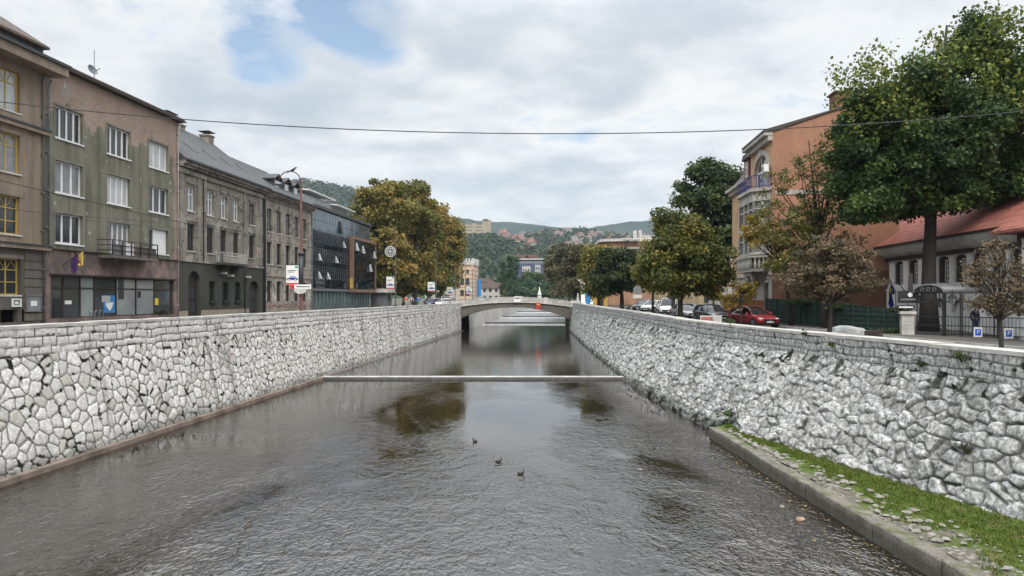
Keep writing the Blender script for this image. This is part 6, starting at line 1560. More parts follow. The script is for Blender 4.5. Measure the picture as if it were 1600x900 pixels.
MB().box(-.68,.68,-.02,.02,-.14,.14).build('plate',M['white'],e); MB().box(-.66,-.38,-.03,-.021,-.13,.13).build('red_end',M['red'],e); MB().box(-.25,.6,-.028,-.021,-.03,.04).build('lettering_bar',M['grey'],e)
b=MB(); b.prism([(.42*math.cos(t),-.15+.42*math.sin(t)*.75) for t in np.linspace(math.pi,2*math.pi,14)],-.02,.02); b.build('half_disc',M['offwhite'],e)
e=empty('crow',(PX(457,Y),Y,PZ(269,Y)),R(20),'dark crow perched on the arched arm of the lamp post','bird')
b=MB(); b.tube([(-.2,0,.02),(-.1,0,.08),(.02,0,.14),(.1,0,.2),(.16,0,.27),(.2,0,.3)],[.02,.05,.085,.075,.05,.045],8); b.ell((.2,0,.31),(.05,.045,.045),8,6); b.tube([(.23,0,.31),(.31,0,.29)],[.02,.004],5); b.tube([(-.16,0,.05),(-.34,0,-.06)],[.05,.02],5); b.bar((.02,.03,.08),(.02,.03,0),.008); b.bar((.02,-.03,.08),(.02,-.03,0),.008); b.build('body',M['black'],e,True)
for (x,Y,yt,lab,px_,lab2) in ((618,100,355,'thin dark lamp post in front of the plane trees beside the kiosk',610,'poster board with a blue car on the post by the kiosk'),(681,118,388,'thin lamp post before the plane trees behind the parked cars',674,'poster board with a blue car above the parked cars under the planes'),(711,135,412,'thin lamp post near the bridge end of the plane trees',703,'small poster board with a blue car at the bridge end of the plane trees'),(738,150,420,'thin lamp post before the striped city hall',733,'smallest poster board, in front of the striped city hall')):
    lamppost(lab,x,Y,PZ(yt,Y),'darkgrey',0.,r=.1 if Y<120 else .09); 
    poster(lab2,(PX(px_,Y),Y-.05,PZ({610:442,674:448,703:455,733:454}[px_],Y)),0,1.12 if Y<110 else 1.2,1.75 if Y<110 else 1.6)
for (x,Y,yt,lab) in ((727,160,409,'lamp post with a short cross arm before the striped city hall'),(747,185,432,'slim pole beyond the bridge beside the blue banner')):
    l=lamppost(lab,x,Y,PZ(yt,Y),'darkgrey',0.); MB().box(-.9,.9,-.04,.04,PZ(yt,Y)-.25,PZ(yt,Y)-.15).build('cross_arm',M['darkgrey'],l)
e=empty('star_ornament',P(610,393,99.5),0,'round white wire ornament hung on the lamp post beside the kiosk','ornament'); b=MB()
for k in range(10):
    a=k*.628; c=(.55*math.cos(a),.55*math.sin(a)); b.tube([(c[0]+.16*math.cos(t),0,c[1]+.16*math.sin(t)) for t in np.linspace(0,6.28,9)],.03,4); b.bar((0,0,0),(c[0]*.7,0,c[1]*.7),.025)
b.tube([(.75*math.cos(t),0,.75*math.sin(t)) for t in np.linspace(0,6.28,24)],.03,4); b.bar((0,0,0),(.7,.4,0),.02); b.build('wire_shape',M['white'],e)
e=empty('banner',P(749.5,450,186),0,'blue vertical banner beyond the bridge beside the city hall','banner'); MB().box(-.75,.35,-.05,.05,-2.2,2.2).build('cloth',M['poster_blue'],e)
b=MB(); b.bar((-.95,0,-4),(-.95,0,2.3),.06); b.build('pole',M['darkgrey'],e)
# road sign on the other bank
Y=50.5; e=empty('road_sign',(PX(996,Y),Y,float(ZR(Y))),0,'round traffic sign seen from the back with a plate under it on a grey post','road sign')
zt=PZ(446,Y)-e.location.z; b=MB(); b.tube([(0,0,0),(0,0,zt)],.04,8); b.build('post',M['grey'],e); b=MB(); b.lathe([(.01,-.03),(.3,-.03),(.3,-.01),(.01,-.01)],(0,0,zt-.32),20,'y'); b.build('round_plate',M['grey'],e); MB().box(-.33,.33,-.05,-.03,zt-.92,zt-.66).build('lower_plate',M['offwhite'],e)
e=empty('advertising_column',(PX(911,106),106,0),0,'white street column with flared top at the far bridge end','column'); b=MB(); b.lathe([(.45,0),(.45,.3),(.32,.35),(.32,3.4),(.5,3.9),(.7,4.1),(.7,4.3)],(0,0,0),12); b.build('shaft',M['white'],e,True); MB().box(.4,1.1,-.1,.1,.6,2.6).build('lit_panel',M['poster_blue'],e)
e=empty('fountain_monument',(PX(843,113),113,1.0),0,'small white pointed monument at the end of the bridge parapet','monument'); b=MB(); b.lathe([(.55,0),(.55,.25),(.35,.35),(.3,1.0),(.45,1.1),(.2,1.3),(.12,1.8),(.05,2.3)],(0,0,0),10); b.build('shaft',M['white'],e,True)
e=empty('small_monument',(PX(903,108),108,.3),0,'little white pinnacle beside the flared street column','monument'); b=MB(); b.lathe([(.4,0),(.4,.6),(.25,.65),(.18,1.2),(.05,2.0)],(0,0,0),8); b.build('shaft',M['offwhite'],e,True)
e=empty('yellow_booth',(PX(936,124),124,0),R(10),'small ochre yellow booth under the trees at the bridge end','booth'); MB().box(-1.3,1.3,-1,1,0,3.3).build('wall',simple('ochre_booth',(.42,.26,.06),.8),e); MB().box(-1.5,1.5,-1.2,1.2,3.3,3.5).build('roof',M['darkgrey'],e); MB().box(-.4,.5,-1.03,-1.002,.1,2.2).build('door',M['darkwood'],e)
# ================================================================ wires
def wire(label,a,b_,sag,r=.012,n=40):
    a,b_=Vector(a),Vector(b_); pts=[a.lerp(b_,i/n)-Vector((0,0,sag*4*(i/n)*(1-i/n))) for i in range(n+1)]
    b=MB(); b.tube(pts,r,5); o=b.build('overhead_wire',M['black']); return tag(o,label,'wire')
Yw=24.
wire('single thin cable spanning the sky across the whole river',P(-60,152,Yw),P(1660,168,Yw),1.06,.017)
wire('tram wire sloping down in front of the green house',P(-40,272,29),P(520,392,62),.25,.016)
wire('second thin tram wire just below the sloping one on the tan house',P(-40,322,33),P(420,352,80),.3,.013)
wire('thin wire sagging past the small balcony of the grey house',P(290,300,60),P(560,392,100),.5,.016)
wire('slack cable hanging between the balcony and the beige house windows',P(383,404,66),P(475,385,76),.5,.02)
wire('thin horizontal wire high before the green house windows',P(60,335,38),P(480,372,80),.2,.011)
# ================================================================ people
def person(name,label,loc,rz,top,bottom,hair,stride=.12,scale=1.,armout=.08):
    e=empty(name,loc,rz,label,'person'); e.scale=(scale,)*3
    J={'pel':(0,0,.96,.13),'sp':(0,0,1.16,.125),'ch':(0,.0,1.36,.135),'nk':(0,.01,1.5,.055),'hd':(.0,.0,1.6,.075),'h2':(0,.01,1.68,.09),'h3':(0,.0,1.76,.06)}
    Ed=[('pel','sp'),('sp','ch'),('ch','nk'),('nk','hd'),('hd','h2'),('h2','h3')]
    for s,n in ((1,'a'),(-1,'b')):
        st=stride*s
        J.update({n+'hip':(s*.1,0,.9,.085),n+'kn':(s*.1,-st*.5-.02,.5,.06),n+'an':(s*.1,-st,.09,.042),n+'to':(s*.11,-st-.18,.04,.04),
          n+'sh':(s*.19,0,1.42,.06),n+'el':(s*(.24+armout),.04+st*.3,1.14,.043),n+'wr':(s*(.25+armout),-.02+st*.6,.9,.03),n+'pa':(s*(.25+armout),-.03+st*.65,.83,.03)})
        Ed+=[('pel',n+'hip'),(n+'hip',n+'kn'),(n+'kn',n+'an'),(n+'an',n+'to'),('ch',n+'sh'),(n+'sh',n+'el'),(n+'el',n+'wr'),(n+'wr',n+'pa')]
        w_=J[n+'pa']
        for q in range(5):
            fx=(q-2)*.017; L_=(.05,.085,.095,.088,.07)[q]
            J[n+'f%d'%q]=(w_[0]+(s*.0 if q else 0)+ (fx if q else -s*.045),w_[1]-(.04 if q==0 else .0),w_[2]-L_*.55,.009); J[n+'g%d'%q]=(J[n+'f%d'%q][0],w_[1]-.03,w_[2]-L_,.008)
            Ed+=[(n+'pa',n+'f%d'%q),(n+'f%d'%q,n+'g%d'%q)]
    def skin(nm,keys,edges,mat,grow,par,over=None):
        ks=list(keys); me=bpy.data.meshes.new(nm); me.from_pydata([J[k][:3] for k in ks],[(ks.index(a),ks.index(b)) for a,b in edges],[])
        o=link(nm,me,par); me.materials.append(mat); sk=o.modifiers.new('skin','SKIN')
        if not me.skin_vertices: me.skin_vertices.new()
        for i,k in enumerate(ks):
            r=J[k][3]+grow; me.skin_vertices[0].data[i].radius=(r,r*.85)
        me.skin_vertices[0].data[0].use_root=True
        sk.use_smooth_shade=True; ss=o.modifiers.new('sub','SUBSURF'); ss.levels=1; ss.render_levels=1; return o
    skin('body',J.keys(),Ed,M['skin'],0,e)
    tk=['ch','sp','pel']+[n+k for n in 'ab' for k in ('sh','el','wr')]; skin('jacket',tk,[(a,b) for a,b in Ed if a in tk and b in tk],top,.018,e)
    bk=['pel']+[n+k for n in 'ab' for k in ('hip','kn','an')]; skin('trousers',bk,[(a,b) for a,b in Ed if a in bk and b in bk],bottom,.014,e)
    b=MB(); b.ell((0,.02,1.73),(.095,.1,.09),10,7); b.build('hair',hair,e,True)
    b=MB(); b.ell((0,-.085,1.655),(.014,.025,.025),6,5)
    b.build('nose',M['skin'],e,True)
    b=MB(); b.ell((-.033,-.075,1.685),(.012,.012,.009),6,5); b.ell((.033,-.075,1.685),(.012,.012,.009),6,5); b.build('eyes',M['black'],e,True)
    b=MB()
    for s in (1,-1): st=stride*s; b.tube([(s*.1,-st+.05,.05),(s*.105,-st-.1,.05),(s*.11,-st-.22,.035)],[.05,.052,.035],8)
    b.build('shoes',M['black'],e,True); return e
M['skin']=simple('skin',(.42,.25,.18),.55,var=.1,bump=0); NV=simple('navy_cloth',(.025,.035,.07),.8); JB=simple('jeans_cloth',(.06,.08,.14),.85); LG=simple('light_grey_cloth',(.45,.46,.48),.8); HR=simple('dark_hair',(.02,.014,.01),.6); ORG=simple('orange_vest',(.75,.13,.03),.7); BLU=simple('bright_blue_cloth',(.02,.1,.45),.7); GRN=simple('green_cloth',(.05,.3,.08),.7)
person('person','person in an orange vest standing by the parapet under the plane trees',(PX(634,103),103,.12),.4,ORG,LG,HR)
person('person','person in a pale jacket walking behind the parapet, between orange vest and blue jacket',(PX(643,103.5),103.5,.12),-.5,LG,JB,HR,.25)
person('person','person in a blue jacket and green trousers standing by the planes',(PX(654,104.5),104.5,.12),.2,BLU,GRN,HR)
person('person','person in dark clothes standing behind the gate railing beside a parking sign',(PX(1524,40.5),40.5,GZ),.3,NV,JB,HR,.05,1.02)
person('person','small figure in red walking beyond the bridge near the city hall',(PX(696,150),150,.1),.1,M['red'],NV,HR,.2)
person('person','small figure in dark red near the poplars beyond the bridge',(PX(785,190),190,.1),.1,M['red'],NV,HR,.2)
# ================================================================ ducks, rocks, plants
def duck(label,x,y,rz):
    Y=(EYE-ZW)*F/(y-HZ); e=empty('duck',(PX(x,Y),Y,ZW),rz,label,'duck'); e.scale=(.5,)*3
    b=MB(); b.tube([(-.24,0,.10),(-.17,0,.07),(-.05,0,.06),(.09,0,.065),(.15,0,.1),(.165,0,.17),(.185,0,.215)],[.012,.06,.095,.085,.05,.034,.036],10); b.ell((.195,0,.225),(.045,.036,.038),8,6); b.build('body',simple('duck_feathers',(.045,.036,.028),.8,var=.5,scale=14),e,True)
    b=MB(); b.tube([(.23,0,.222),(.29,0,.208)],[.018,.012],6); b.build('bill',M['yellow'],e); b=MB()
    for s in (-1,1): b.ell((-.05,s*.075,.09),(.13,.022,.045),8,6)
    b.build('wings',simple('wing_feathers',(.1,.085,.07),.8,scale=20),e,True)
duck('duck swimming ahead upstream, the smallest of three dark ducks',742,690,2.4); duck('middle duck of three swimming on the river',779,722,.3); duck('lowest duck of three swimming on the river',814,741,-.4)
def rock(label,x,y,r,sd,mat='pebble'):
    Y=(EYE-ZW)*F/(y-HZ); rs=np.random.RandomState(sd); b=MB(); b.ell((0,0,0),r,9,7); b.v=[tuple(np.array(p)*(1+.3*(rs.rand()-.5))) for p in b.v]
    tag(b.build('river_stone',M[mat],smooth=False,loc=(PX(x,Y),Y,ZW+.02)),label,'stone')
M['tanrock']=simple('tan_rock',(.3,.22,.16),.85,var=.4)
rock('tan stone lying in the shallows off the low kerb',1251,813,(.10,.08,.06),1,'tanrock'); rock('small pale stone in the shallows left of the kerb',1222,793,(.06,.05,.04),2); rock('dark stone breaking the surface beneath the rough wall',1100,640,(.12,.1,.08),3,'concrete_dark'); rock('dark flat stone in midstream near the lowest duck',1000,735,(.08,.07,.04),4,'concrete_dark')
M['wetleaf']=leafmat('fallen_leaves',[(0,(.1,.07,.03)),(.6,(.25,.17,.05)),(1,(.35,.3,.08))])
rs=np.random.RandomState(77); n=230
yy=9+17*rs.rand(n); xx=KX(yy)-.15-1.5*rs.rand(n)**2; a=rs.rand(n)*6.28; s=.015+.025*rs.rand(n)
V=np.stack([np.stack([xx+np.cos(a+q)*s,yy+np.sin(a+q)*s*(1 if j%2 else .6),np.full(n,ZW+.012+.006*j)],-1) for j,q in enumerate((0,1.57,3.14,4.71))],1).reshape(-1,3)
tag(link('leaves',npmesh('leaves',V,np.arange(4*n).reshape(-1,4),M['wetleaf'],{'tint':('FACE',rs.rand(n))})),'fallen yellow leaves floating along the low kerb','fallen leaves',kind='stuff')
def on_right(x,y):
    "where the rough wall's slope is met"
    best=None
    for Y in np.arange(12,70,.1):
        p=P(x,y,Y); t=(p.z-(ZW))/max(.1,(float(RTz(Y))-.8-ZW)); xw=float(RB(Y))+(float(RT(Y))-float(RB(Y)))*min(1,max(0,t))
        if p.x>=xw-.12: return (xw-.1,Y,p.z)
    return tuple(P(x,y,25))
def on_left(x,y):
    for Y in np.arange(16,103,.1):
        p=P(x,y,Y); t=min(1,max(0,(p.z-ZW)/(.72-ZW))); xw=float(LB(Y))*(1-t)+float(LT(Y))*t
        if p.x>=xw+.02: return (xw+.08,Y,p.z)
    return tuple(P(x,y,30))
k=0
for (x,y,r,n,lab) in ((1148,652,.42,420,'green shrub at the wall foot where the low kerb begins'),(1512,706,.2,200,'small green tuft growing on the lower bulging stones'),(1503,562,.24,220,'yellowish grass tuft on the parapet blocks'),(1437,570,.16,150,'dark tuft hanging from the parapet blocks'),(1300,541,.14,120,'small dark weed on the parapet'),(1258,523,.12,120,'small weed sprouting on the coping'),(1140,505,.22,220,'grey green bush behind the coping beside the red hatchback')):
    bush('wall_plant',lab,on_right(x,y),(r,r,r*1.1),n,.055+.02*(r>.3),LM['midg' if k%2==0 else 'darkg'],20+k); k+=1
for (x,y,r,n,lab) in ((73,730,.40,600,'dark leafy plant at the water edge on the pale polygonal wall'),(357,588,.24,240,'dark ivy clump hanging in the middle of the polygonal wall'),(45,516,.12,120,'small weed below the coping of the polygonal wall'),(190,520,.1,100,'tiny weed tuft near the top of the polygonal wall'),(700,497,.35,160,'pale green plant on the wall near the bridge'),(255,520,.12,110,'dark weed in the squared blocks under the shopfront'),(530,568,.2,150,'moss tuft at the foot of the wall by the weir'),(265,640,.14,120,'small dark fern low on the polygonal wall'),(715,512,.3,160,'green weeds at the wall foot by the bridge abutment')):
    bush('wall_plant',lab,on_left(x,y),(r,r,r),n,.06,LM['darkg' if k%3 else 'midg'],20+k); k+=1
bush('potted_shrub','small round shrub on the shop window ledge of the green house',(AX+.08*52+.3,52,.35),(.5,.3,.3),260,.09,LM['darkg'],66)
# ================================================================ hills and what stands on them
M['forest']=None
g=G('wooded_hillside'); n=g.noise(.012,9,None,.65); n2=g.noise(.09,6,None,.7)
col=g.mix(g.ramp(n,[(.36,0),(.64,1)]),(.03,.05,.028),(.075,.095,.05)); col=g.mix(g.ramp(n2,[(.4,.6),(.62,0)]),col,(.012,.02,.012))
g.set(Base_Color=col,Roughness=1); g.b.inputs['Specular IOR Level'].default_value=0; M['forest']=g.m
g=G('haze_tinted_ridge_meadow'); n=g.noise(.004,8,None,.6); n2=g.noise(.03,6,None,.7)
col=g.mix(g.ramp(n,[(.42,0),(.56,1)]),(.02,.036,.03),(.05,.064,.042)); col=g.mix(g.ramp(n2,[(.42,.5),(.6,0)]),col,(.012,.02,.012))  # bluish tint of distance haze is mixed into the ridge greens
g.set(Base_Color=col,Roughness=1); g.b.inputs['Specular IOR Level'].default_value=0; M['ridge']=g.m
def hillz(X,Y,pts,Yc,d0,d1,bump,k,bs):
    "pts: ridge line from photo measurements at distance Yc"
    px=np.array([PX(p[0],Yc) for p in pts]); pz=np.array([PZ(p[1],Yc) for p in pts])
    r=np.interp(X,px,pz); f=np.where(Y<Yc,sstep(Yc-d0,Yc,Y),1-.6*sstep(Yc,Yc+d1,Y))
    rough=bump*(fbm(X/bs,Y/bs,4,k)-.5)*2+bump*.35*(fbm(X/bs*5,Y/bs*5,3,k+3)-.5)*2
    return (r+2)*f-2+rough*np.clip(f*3,0,1)
def hill(label,pts,Yc,d0,d1,step,bump,mat,k,bs=60.,pad=0):
    x0=PX(pts[0][0],Yc); x1=PX(pts[-1][0],Yc)
    xs=np.arange(x0,x1+step,step); ys=np.arange(Yc-d0,Yc+d1+step,step*1.6)
    Yg,Xg=np.meshgrid(ys,xs,indexing='ij'); Z=hillz(Xg,Yg,pts,Yc,d0,d1,bump,k,bs)
    Z=Z+ .12*bump*(hsh(np.floor(Xg/step),np.floor(Yg/step),k)-.5)*2
    tag(link('hill',npmesh('hill',np.stack([Xg,Yg,Z],-1).reshape(-1,3),gridquads(len(ys),len(xs)),mat,{},True)),label,'hill',kind='structure')
    return lambda X,Y: hillz(np.array(X,float),np.array(Y,float),pts,Yc,d0,d1,bump,k,bs)
far=[(-1200,330),(-300,320),(300,335),(520,345),(640,340),(700,341),(740,346),(800,349),(850,352),(890,356),(915,357),(950,352),(985,347),(1020,346),(1060,350),(1200,360),(1600,345),(2600,340)]
Hfar=hill('far haze blue wooded ridge closing the valley',far,3000,1100,700,22,14,M['ridge'],3,220.)
left=[(-900,250),(-200,240),(200,262),(380,285),(470,297),(510,301),(540,304),(575,312),(640,338),(720,372),(800,420),(860,466)]
Hleft=hill('dark wooded hill rising behind the glass building and plane trees',left,1500,800,500,13,16,M['forest'],7,70.)
mid=[(480,420),(560,385),(620,380),(670,374),(700,371),(770,371),(792,377),(830,390),(870,406),(900,427),(960,466)]
Hmid=hill('steep green hill carrying the pale fortress above the city hall',mid,900,420,250,5,4.5,M['forest'],11,26.)
rgt=[(700,440),(770,392),(800,376),(850,366),(900,366),(950,372),(1000,378),(1060,384),(1200,392),(1600,400),(2400,420)]
Hrgt=hill('hillside crowded with red roofed houses across the valley',rgt,1300,520,350,8,6,M['forest'],15,40.)
low=[(770,450),(800,436),(830,428),(870,428),(900,436),(1000,446),(1300,450),(1700,452),(2200,466)]
Hlow=hill('low wooded slope below the blue office building',low,560,170,120,4,2.2,M['forest'],19,18.)
# woods on the slopes: crowns made of leaf clumps
def wood(name,label,H,xr,yr,n,r,leaves,mat,seed,cond=None):
    rs=np.random.RandomState(seed); x=xr[0]+(xr[1]-xr[0])*rs.rand(n*3); y=yr[0]+(yr[1]-yr[0])*rs.rand(n*3); z=H(x,y)
    ok=z>0; px=800+F*x/y; py=HZ-F*(z-EYE)/y
    if cond is not None: ok&=cond(px,py)
    x,y,z=x[ok][:n],y[ok][:n],z[ok][:n]; m=len(x); L=leaves
    rr=r*(.6+.8*rs.rand(m)); d=rs.randn(m,L,3); d/=np.linalg.norm(d,axis=2)[...,None]; d[...,2]=np.abs(d[...,2])*1.25
    pos=np.stack([x,y,z+rr*.15],-1)[:,None,:]+d*(rr[:,None]*(.55+.5*rs.rand(m,L)))[...,None]
    pos=pos.reshape(-1,3); N=len(pos); s=np.repeat(rr,L)*(.45+.35*rs.rand(N)); nrm=d.reshape(-1,3)+rs.randn(N,3)*.5; nrm/=np.linalg.norm(nrm,axis=1)[:,None]
    ax=rs.randn(N,3); ax-=nrm*(ax*nrm).sum(1)[:,None]; ax/=np.linalg.norm(ax,axis=1)[:,None]; bx=np.cross(nrm,ax)
    V=np.stack([pos-ax*s[:,None]*.5,pos+bx*s[:,None]*.4,pos+ax*s[:,None]*.5,pos-bx*s[:,None]*.4],1).reshape(-1,3)
    t=np.clip(np.repeat(rs.rand(m),L)*.7+.3*rs.rand(N),0,1)
    tag(link(name,npmesh(name,V,np.arange(4*N).reshape(-1,4),mat,{'tint':('FACE',t)})),label,'wood',kind='stuff')
LM['hill']=leafmat('hill_wood_leaves',[(0,(.02,.036,.02)),(.5,(.04,.066,.032)),(.85,(.075,.10,.042)),(1,(.14,.14,.06))])
wood('woods','green woods covering the steep fortress hill',Hmid,(-190,150),(560,905),2600,4.4,26,LM['hill'],1,lambda px,py:(px>640)&(px<960)&~((px>698)&(px<780)&(py<374)))
wood('woods','dark woods on the ridge behind the glass building',Hleft,(-560,-120),(1150,1560),2600,8,14,LM['hill'],2,lambda px,py:(px>440)&(px<760))
wood('woods','scattered garden trees between the houses of the far hillside',Hrgt,(-60,560),(950,1340),1700,6,16,LM['hill'],3,lambda px,py:(px>760)&(px<1150))
wood('woods','bushes and trees on the low slope under the blue office',Hlow,(-10,260),(430,570),900,4.2,24,LM['hill'],4,lambda px,py:(px>790)&(px<1100))
# fortress
M['fort']=plaster('pale_fort_stone',(.42,.36,.27),amt=.3,seed=31)
c=P(741,364,893); e=empty('hilltop_fortress',(c.x,c.y,c.z-1),R(-3),'long pale ruined barracks on top of the green hill','fortress')
b=MB(); hol=[(-20+k*2.6,-18.8+k*2.6,a,a+1.7) for k in range(15) for a in (3,7)]
wallfront(b,-21,20,0,11,hol,.5,y=-5); b.box(-21,20,-5,5,0,11,skip=('f',)); b.build('wall',M['fort'],e)
b=MB(); b.box(-21,20,-4.4,-4.3,0,10.5); b.build('dark_interior',M['darkwood'],e)
b=MB(); b.box(11,19,-6,4,0,15.5); b.box(18.2,21.5,-7,0,0,17); b.box(-21.5,-17,-6,4,0,13); b.box(-2,3,-5.6,3,0,13); build_each(b,'tower',M['fort'],e,lambda c:c[0]//5)
b=MB(); b.prism([(10.6,15.5),(19.2,15.5),(17.5,18),(12.3,18)],-6.3,4.3); b.prism([(-2.3,13),(3.3,13),(2,14.6),(-1,14.6)],-5.8,3.2); b.build('roof',simple('dull_brown_roof',(.16,.09,.07),.9),e)
# houses
M['houserf']=simple('old_red_roof',(.2,.10,.08),.9,var=.4,scale=.3); M['housew']=simple('pale_house_wall',(.42,.4,.37),.9,var=.2,scale=.3); M['housew2']=simple('ochre_house_wall',(.45,.34,.2),.9,var=.2,scale=.3); M['houserf2']=simple('grey_brown_roof',(.17,.13,.115),.9,var=.4,scale=.3)
def house_proto(wm,rm,w=10,d=9,h=6.5,rh=3.2):
    e=empty('hillside_house'); b=MB(); b.box(-w/2,w/2,-d/2,d/2,-4,h); b.build('wall',M[wm],e)
    b=MB(); b.prism([(-w/2-.5,h),(w/2+.5,h),(0,h+rh)],-d/2-.5,d/2+.5) if rh>3.3 else b.add([(-w/2-.6,-d/2-.6,h),(w/2+.6,-d/2-.6,h),(w/2+.6,d/2+.6,h),(-w/2-.6,d/2+.6,h),(-w*.2,0,h+rh),(w*.2,0,h+rh)],[(0,1,5,4),(1,2,5),(2,3,4,5),(3,0,4),(3,2,1,0)])
    r=b.build('roof',M[rm],e); MB().box(w*.2,w*.2+.9,.6,1.5,h+rh*.4,h+rh+.9).build('chimney',M[wm],r)
    for k in range(3):
        for z in (1.2,4.):
            MB().box(-w*.36+k*w*.28,-w*.36+k*w*.28+1.2,-d/2-.05,-d/2-.003,z,z+1.5).build('window',M['glass'],e)
    return e
protos=[house_proto('housew','houserf'),house_proto('housew2','houserf',9,8,6,3.6),house_proto('housew','houserf2',12,9,8,3.0),house_proto('housew2','houserf2',8,8,5,3.5)]
labs=['small white hillside house with red tiled hipped roof','small ochre hillside house with red gabled roof','wider white hillside house with grey brown hipped roof','small ochre hillside house with grey brown gabled roof']
rs=np.random.RandomState(6); used=[0]*4; spots=[]; tries=0
while len(spots)<95 and tries<20000:
    tries+=1
    if len(spots)<70:
        Y=900+380*rs.rand(); px=800+250*rs.rand(); H=Hrgt
    else:
        Y=800+110*rs.rand(); px=782+48*rs.rand(); H=Hmid
    X=PX(px,Y); z=float(H(np.array([X]),np.array([Y]))[0]); py=HZ-F*(z-EYE)/Y
    if len(spots)<70 and not (364<py<402): continue
    if len(spots)>=70 and not (366<py<398): continue
    if any((X-a)**2+(Y-b_)**2<13**2 for a,b_,_ in spots): continue
    spots.append((X,Y,z))
for i,(X,Y,z) in enumerate(spots):
    j=int(rs.choice(4,p=[.42,.28,.18,.12])); o=protos[j] if not used[j] else copy_tree(protos[j]); used[j]=1
    o.location=(X,Y,z+.5); o.rotation_euler=(0,0,rs.uniform(-.7,.7)); s=rs.uniform(.8,1.15); o.scale=(s,s,s); tag(o,labs[j],'house','houses scattered over the far hillside, kind %s'%'ABCD'[j] if False else ('red hipped houses','ochre gabled houses','wide grey roofed houses','ochre grey roofed houses')[j]+' on the far hillside')
for p,u_ in zip(protos,used):
    if not u_: p.location=(300,1200,60)
# blue office
M['navy_clad']=simple('slate_blue_cladding',(.055,.075,.15),.6,var=.2,scale=.2)
Yb=470; e=empty('office_building',(PX(829,Yb),Yb,PZ(432,Yb)),R(-4),'blue grey office building with flat pale roof above the round trees','building')
wd=26/F*Yb; h=PZ(406,Yb)-PZ(432,Yb); b=MB(); b.box(-wd,wd,0,14,-8,h); b.build('wall',M['navy_clad'],e)
MB().box(-wd-.8,wd+.8,-1,15,h+.02,h+.9).build('roof',M['offwhite'],e)
for x0,x1,z0_,z1_ in ((-5.6,.0,h*.28,h*.62),(3.0,6.6,h*.16,h*.70)):
    o=MB().box(x0,x1,-.5,-.003,z0_,z1_).build('window_bay',M['housew'],e); n=int((x1-x0)/1.75)
    b=MB()
    for k in range(n): xx=x0+.5+k*(x1-x0-.6)/n; b.box(xx,xx+.9,-.56,-.503,z0_+.5,z0_+(1.7 if x0<0 else 1.5)); 
    if x0>0: 
        for k in range(n): xx=x0+.5+k*(x1-x0-.6)/n; b.box(xx,xx+.9,-.56,-.503,z0_+2.9,z0_+4.2)
    b.build('window',M['glass'],o)
b=MB(); b.box(-wd*.9,wd*.9,-.1,-.003,h*.78,h*.92)
b.build('strip_window',M['glass_mid'],e)
for (x,w_,lab) in ((812,14,'red roofed block behind the blue office, at its poplar side'),(832,10,'small red roofed block behind the middle of the blue office')):
    Yq=540; e=empty('apartment_block',(PX(x,Yq),Yq,PZ(412,Yq)),0,lab,'building'); b=MB(); b.box(-w_*.5,w_*.5,0,10,-6,4.6); b.build('wall',M['housew'],e); b=MB(); b.prism([(-w_*.5-.4,4.6),(w_*.5+.4,4.6),(w_*.4,6.6),(-w_*.4,6.6)],-.5,10.5); b.build('roof',M['houserf'],e)
    b=MB()
    for k in range(int(w_/2)): MB().box(-w_*.45+k*2,-w_*.45+k*2+1.0,-.06,-.003,2.2,3.6).build('window',M['glass'],e)
# city hall
g=G('striped_masonry'); o_=g.obj(); z_=g.sep(o_)[2]
wv=g.n('TexWave',{'bands_direction':'Z','wave_profile':'SIN'},{'Vector':o_,'Scale':.2,'Distortion':0.}).outputs['Fac']
col=g.mix(g.ramp(wv,[(.45,0),(.55,1)]),(.52,.43,.33),(.44,.27,.2)); g.set(Base_Color=g.mix(g.ramp(g.noise(.4,6),[(.4,0),(.7,.35)]),col,(.3,.22,.16)),Roughness=.9); M['stripe']=g.m
Yc=265; c=P(717,466,Yc); hh=PZ(410,Yc); wq=23/F*Yc
e=empty('city_hall',(c.x,Yc,0),R(-6),'ochre and red striped city hall with crenellated top behind the plane trees','building')
hol=[]
for k in range(4):
    x=-wq+1.4+k*(2*wq-2.8)/4+.5
    hol+= [(x,x+1.5,2.2,4.6,.7),(x,x+1.5,6.2,9.0,.7),(x+.2,x+1.3,10.6,12.2,.5)]
b=MB(); wallfront(b,-wq,wq,0,hh,hol,.5); b.box(-wq,wq,0,12,0,hh,skip=('f',)); b.build('wall',M['stripe'],e)
for h in hol: MB().box(h[0],h[1],.4,.45,h[2],h[3]).build('window',M['glass'],e)
b=MB(); b.box(-wq-.25,wq+.25,-.3,12.3,hh-.9,hh+.6)
for x in np.arange(-wq,wq,1.15): b.box(x,x+.6,-.3,.2,hh+.6,hh+1.5)
for y in np.arange(0,12,1.15): b.box(wq-.2,wq+.25,y+.35,y+.95,hh+.6,hh+1.5)
b.build('crenellation',M['offwhite'],e)
b=MB()
for x in (-wq+.2,-.2,wq-.5): b.box(x-.25,x+.55,-.25,-.003,0,hh-.9)
b.build('pilasters',M['stripe'],e)
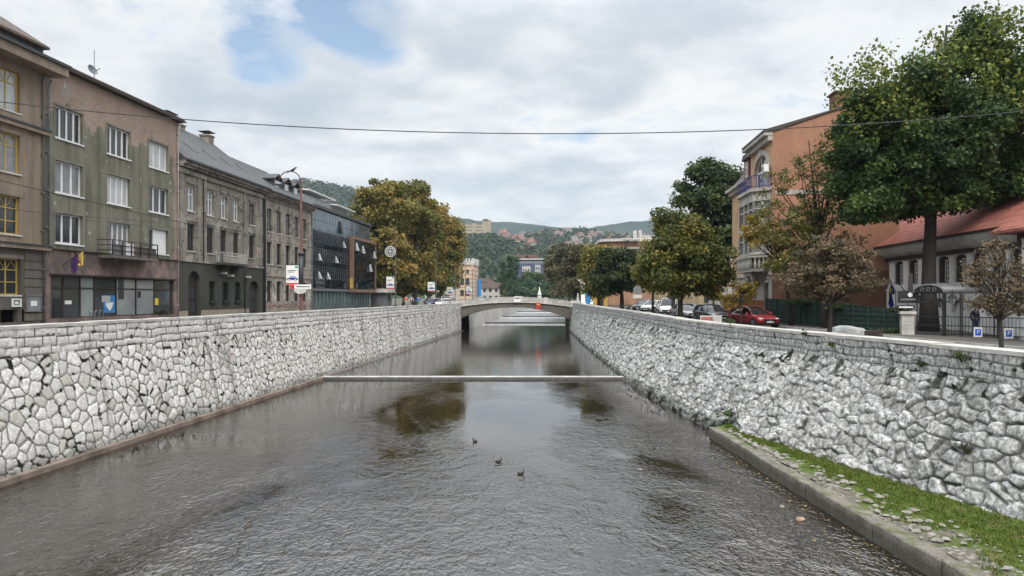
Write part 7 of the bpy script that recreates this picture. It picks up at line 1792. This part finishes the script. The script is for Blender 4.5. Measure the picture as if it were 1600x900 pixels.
for (x,Yq,w_,h_,lab,wm,rm) in ((690,190,9,7.2,'pale low house between plane trees and striped city hall','housew','houserf2'),(762,300,10,5.5,'low pale house with grey roof right of the city hall','housew','houserf2'),(773,330,12,6.5,'low house with brown roof before the poplars','housew2','houserf2'),(757,350,11,9,'taller pale house behind the low houses by the city hall','housew','houserf2')):
    e=empty('town_house',(PX(x,Yq),Yq,0),.1,lab,'house'); b=MB(); b.box(-w_/2,w_/2,0,9,0,h_); b.build('wall',M[wm],e); b=MB(); b.prism([(-w_/2-.4,h_),(w_/2+.4,h_),(w_*.2,h_+2.2),(-w_*.2,h_+2.2)],-.4,9.4); b.build('roof',M[rm],e)
    for k in range(int(w_/2.5)):
        for z in (1.0,4.0): 
            if z+1.4<h_: MB().box(-w_*.44+k*2.5,-w_*.44+k*2.5+1.1,-.06,-.003,z,z+1.4).build('window',M['glass'],e)
# hotel with rooftop letters behind the riverside trees
Yh=150; e=empty('hotel_building',(PX(972,Yh),Yh,0),R(-3),'orange brown hotel with rounded corner and rooftop letters behind the trees','hotel')
hz=PZ(379,Yh); b=MB(); b.prism([(-4.6,0),(-4.2,-1.6),(-3,-2.6),(-1,-3),(14,-3),(14,10),(-4.6,10)],0,hz,'z'); b.build('wall',plaster('hotel_render',(.34,.2,.13),amt=.3,seed=41),e)
b=MB(); b.prism([(-5.2,-.2),(-4.8,-2.0),(-3.3,-3.2),(-1,-3.7),(3.0,-3.7),(3.0,10),(-5.2,10)],hz,hz+.55,'z'); b.build('roof_edge',M['offwhite'],e)
b=MB(); b.box(3.6,12,-2.5,8,hz,hz+1.3); b.box(3.2,3.8,-3,-2,hz,hz+2.4); b.box(2.2,2.9,-2,-1,hz,hz+2.4); b.build('roof_block',M['offwhite'],e)
text(e,'Colors',1.75,M['black'],(2.4,-4.0,hz-.55),(R(90),0,0),'lettering',.08)
b=MB(); b.box(-.4,5.4,-3.95,-3.85,hz-1.5,hz-1.38); b.box(-.4,5.4,-3.95,-3.85,hz+.4,hz+.5); b.build('sign_frame',M['white'],e)
for k in range(5):
    for z in (3,6.5,10): MB().box(-.6+k*2.7,.8+k*2.7,-3.06,-3.003,z,z+1.8).build('window',M['glass'],e)
# buildings filling the street on the hotel bank
for (x,Yq,w_,d_,h_,lab) in ((1092,95,10,12,11,'plain cream house behind the tall green tree'),(1040,118,10,12,10,'plain cream house hidden behind the conifer like tree'),(1140,76,3.4,8,7,'narrow pale annex left of the orange house')):
    e=empty('town_house',(PX(x,Yq),Yq,-.3),math.atan2(-1,-.08)+R(90)+R(180) if False else 0,lab,'house'); b=MB(); b.box(0,w_,0,d_,0,h_); b.build('wall',M['limewash'] if w_<5 else M['housew2'],e); MB().box(-.3,w_+.3,-.3,d_+.3,h_,h_+.4).build('roof',M['dark_roof'],e)
    for k in range(max(1,int(w_/2.6))):
        for z in (1.2,4.2,7.2):
            if z+1.6<h_: MB().box(.7+k*2.6,1.9+k*2.6,-.06,-.003,z,z+1.6).build('window',M['glass'],e)
# ================================================================ haze
hb=MB(); hb.box(-2600,2600,-120,3900,-6.5,520)
hm=bpy.data.materials.new('haze_air'); hm.use_nodes=True; t=hm.node_tree; t.nodes.clear(); o_=t.nodes.new('ShaderNodeOutputMaterial'); v=t.nodes.new('ShaderNodeVolumePrincipled')
v.inputs['Color'].default_value=(.72,.86,1,1); v.inputs['Density'].default_value=HAZE; v.inputs['Anisotropy'].default_value=.2; t.links.new(v.outputs[0],o_.inputs['Volume'])
if HAZE>0: tag(hb.build('haze',hm),'thin bluish air between the camera and the far hills','haze',kind='stuff')
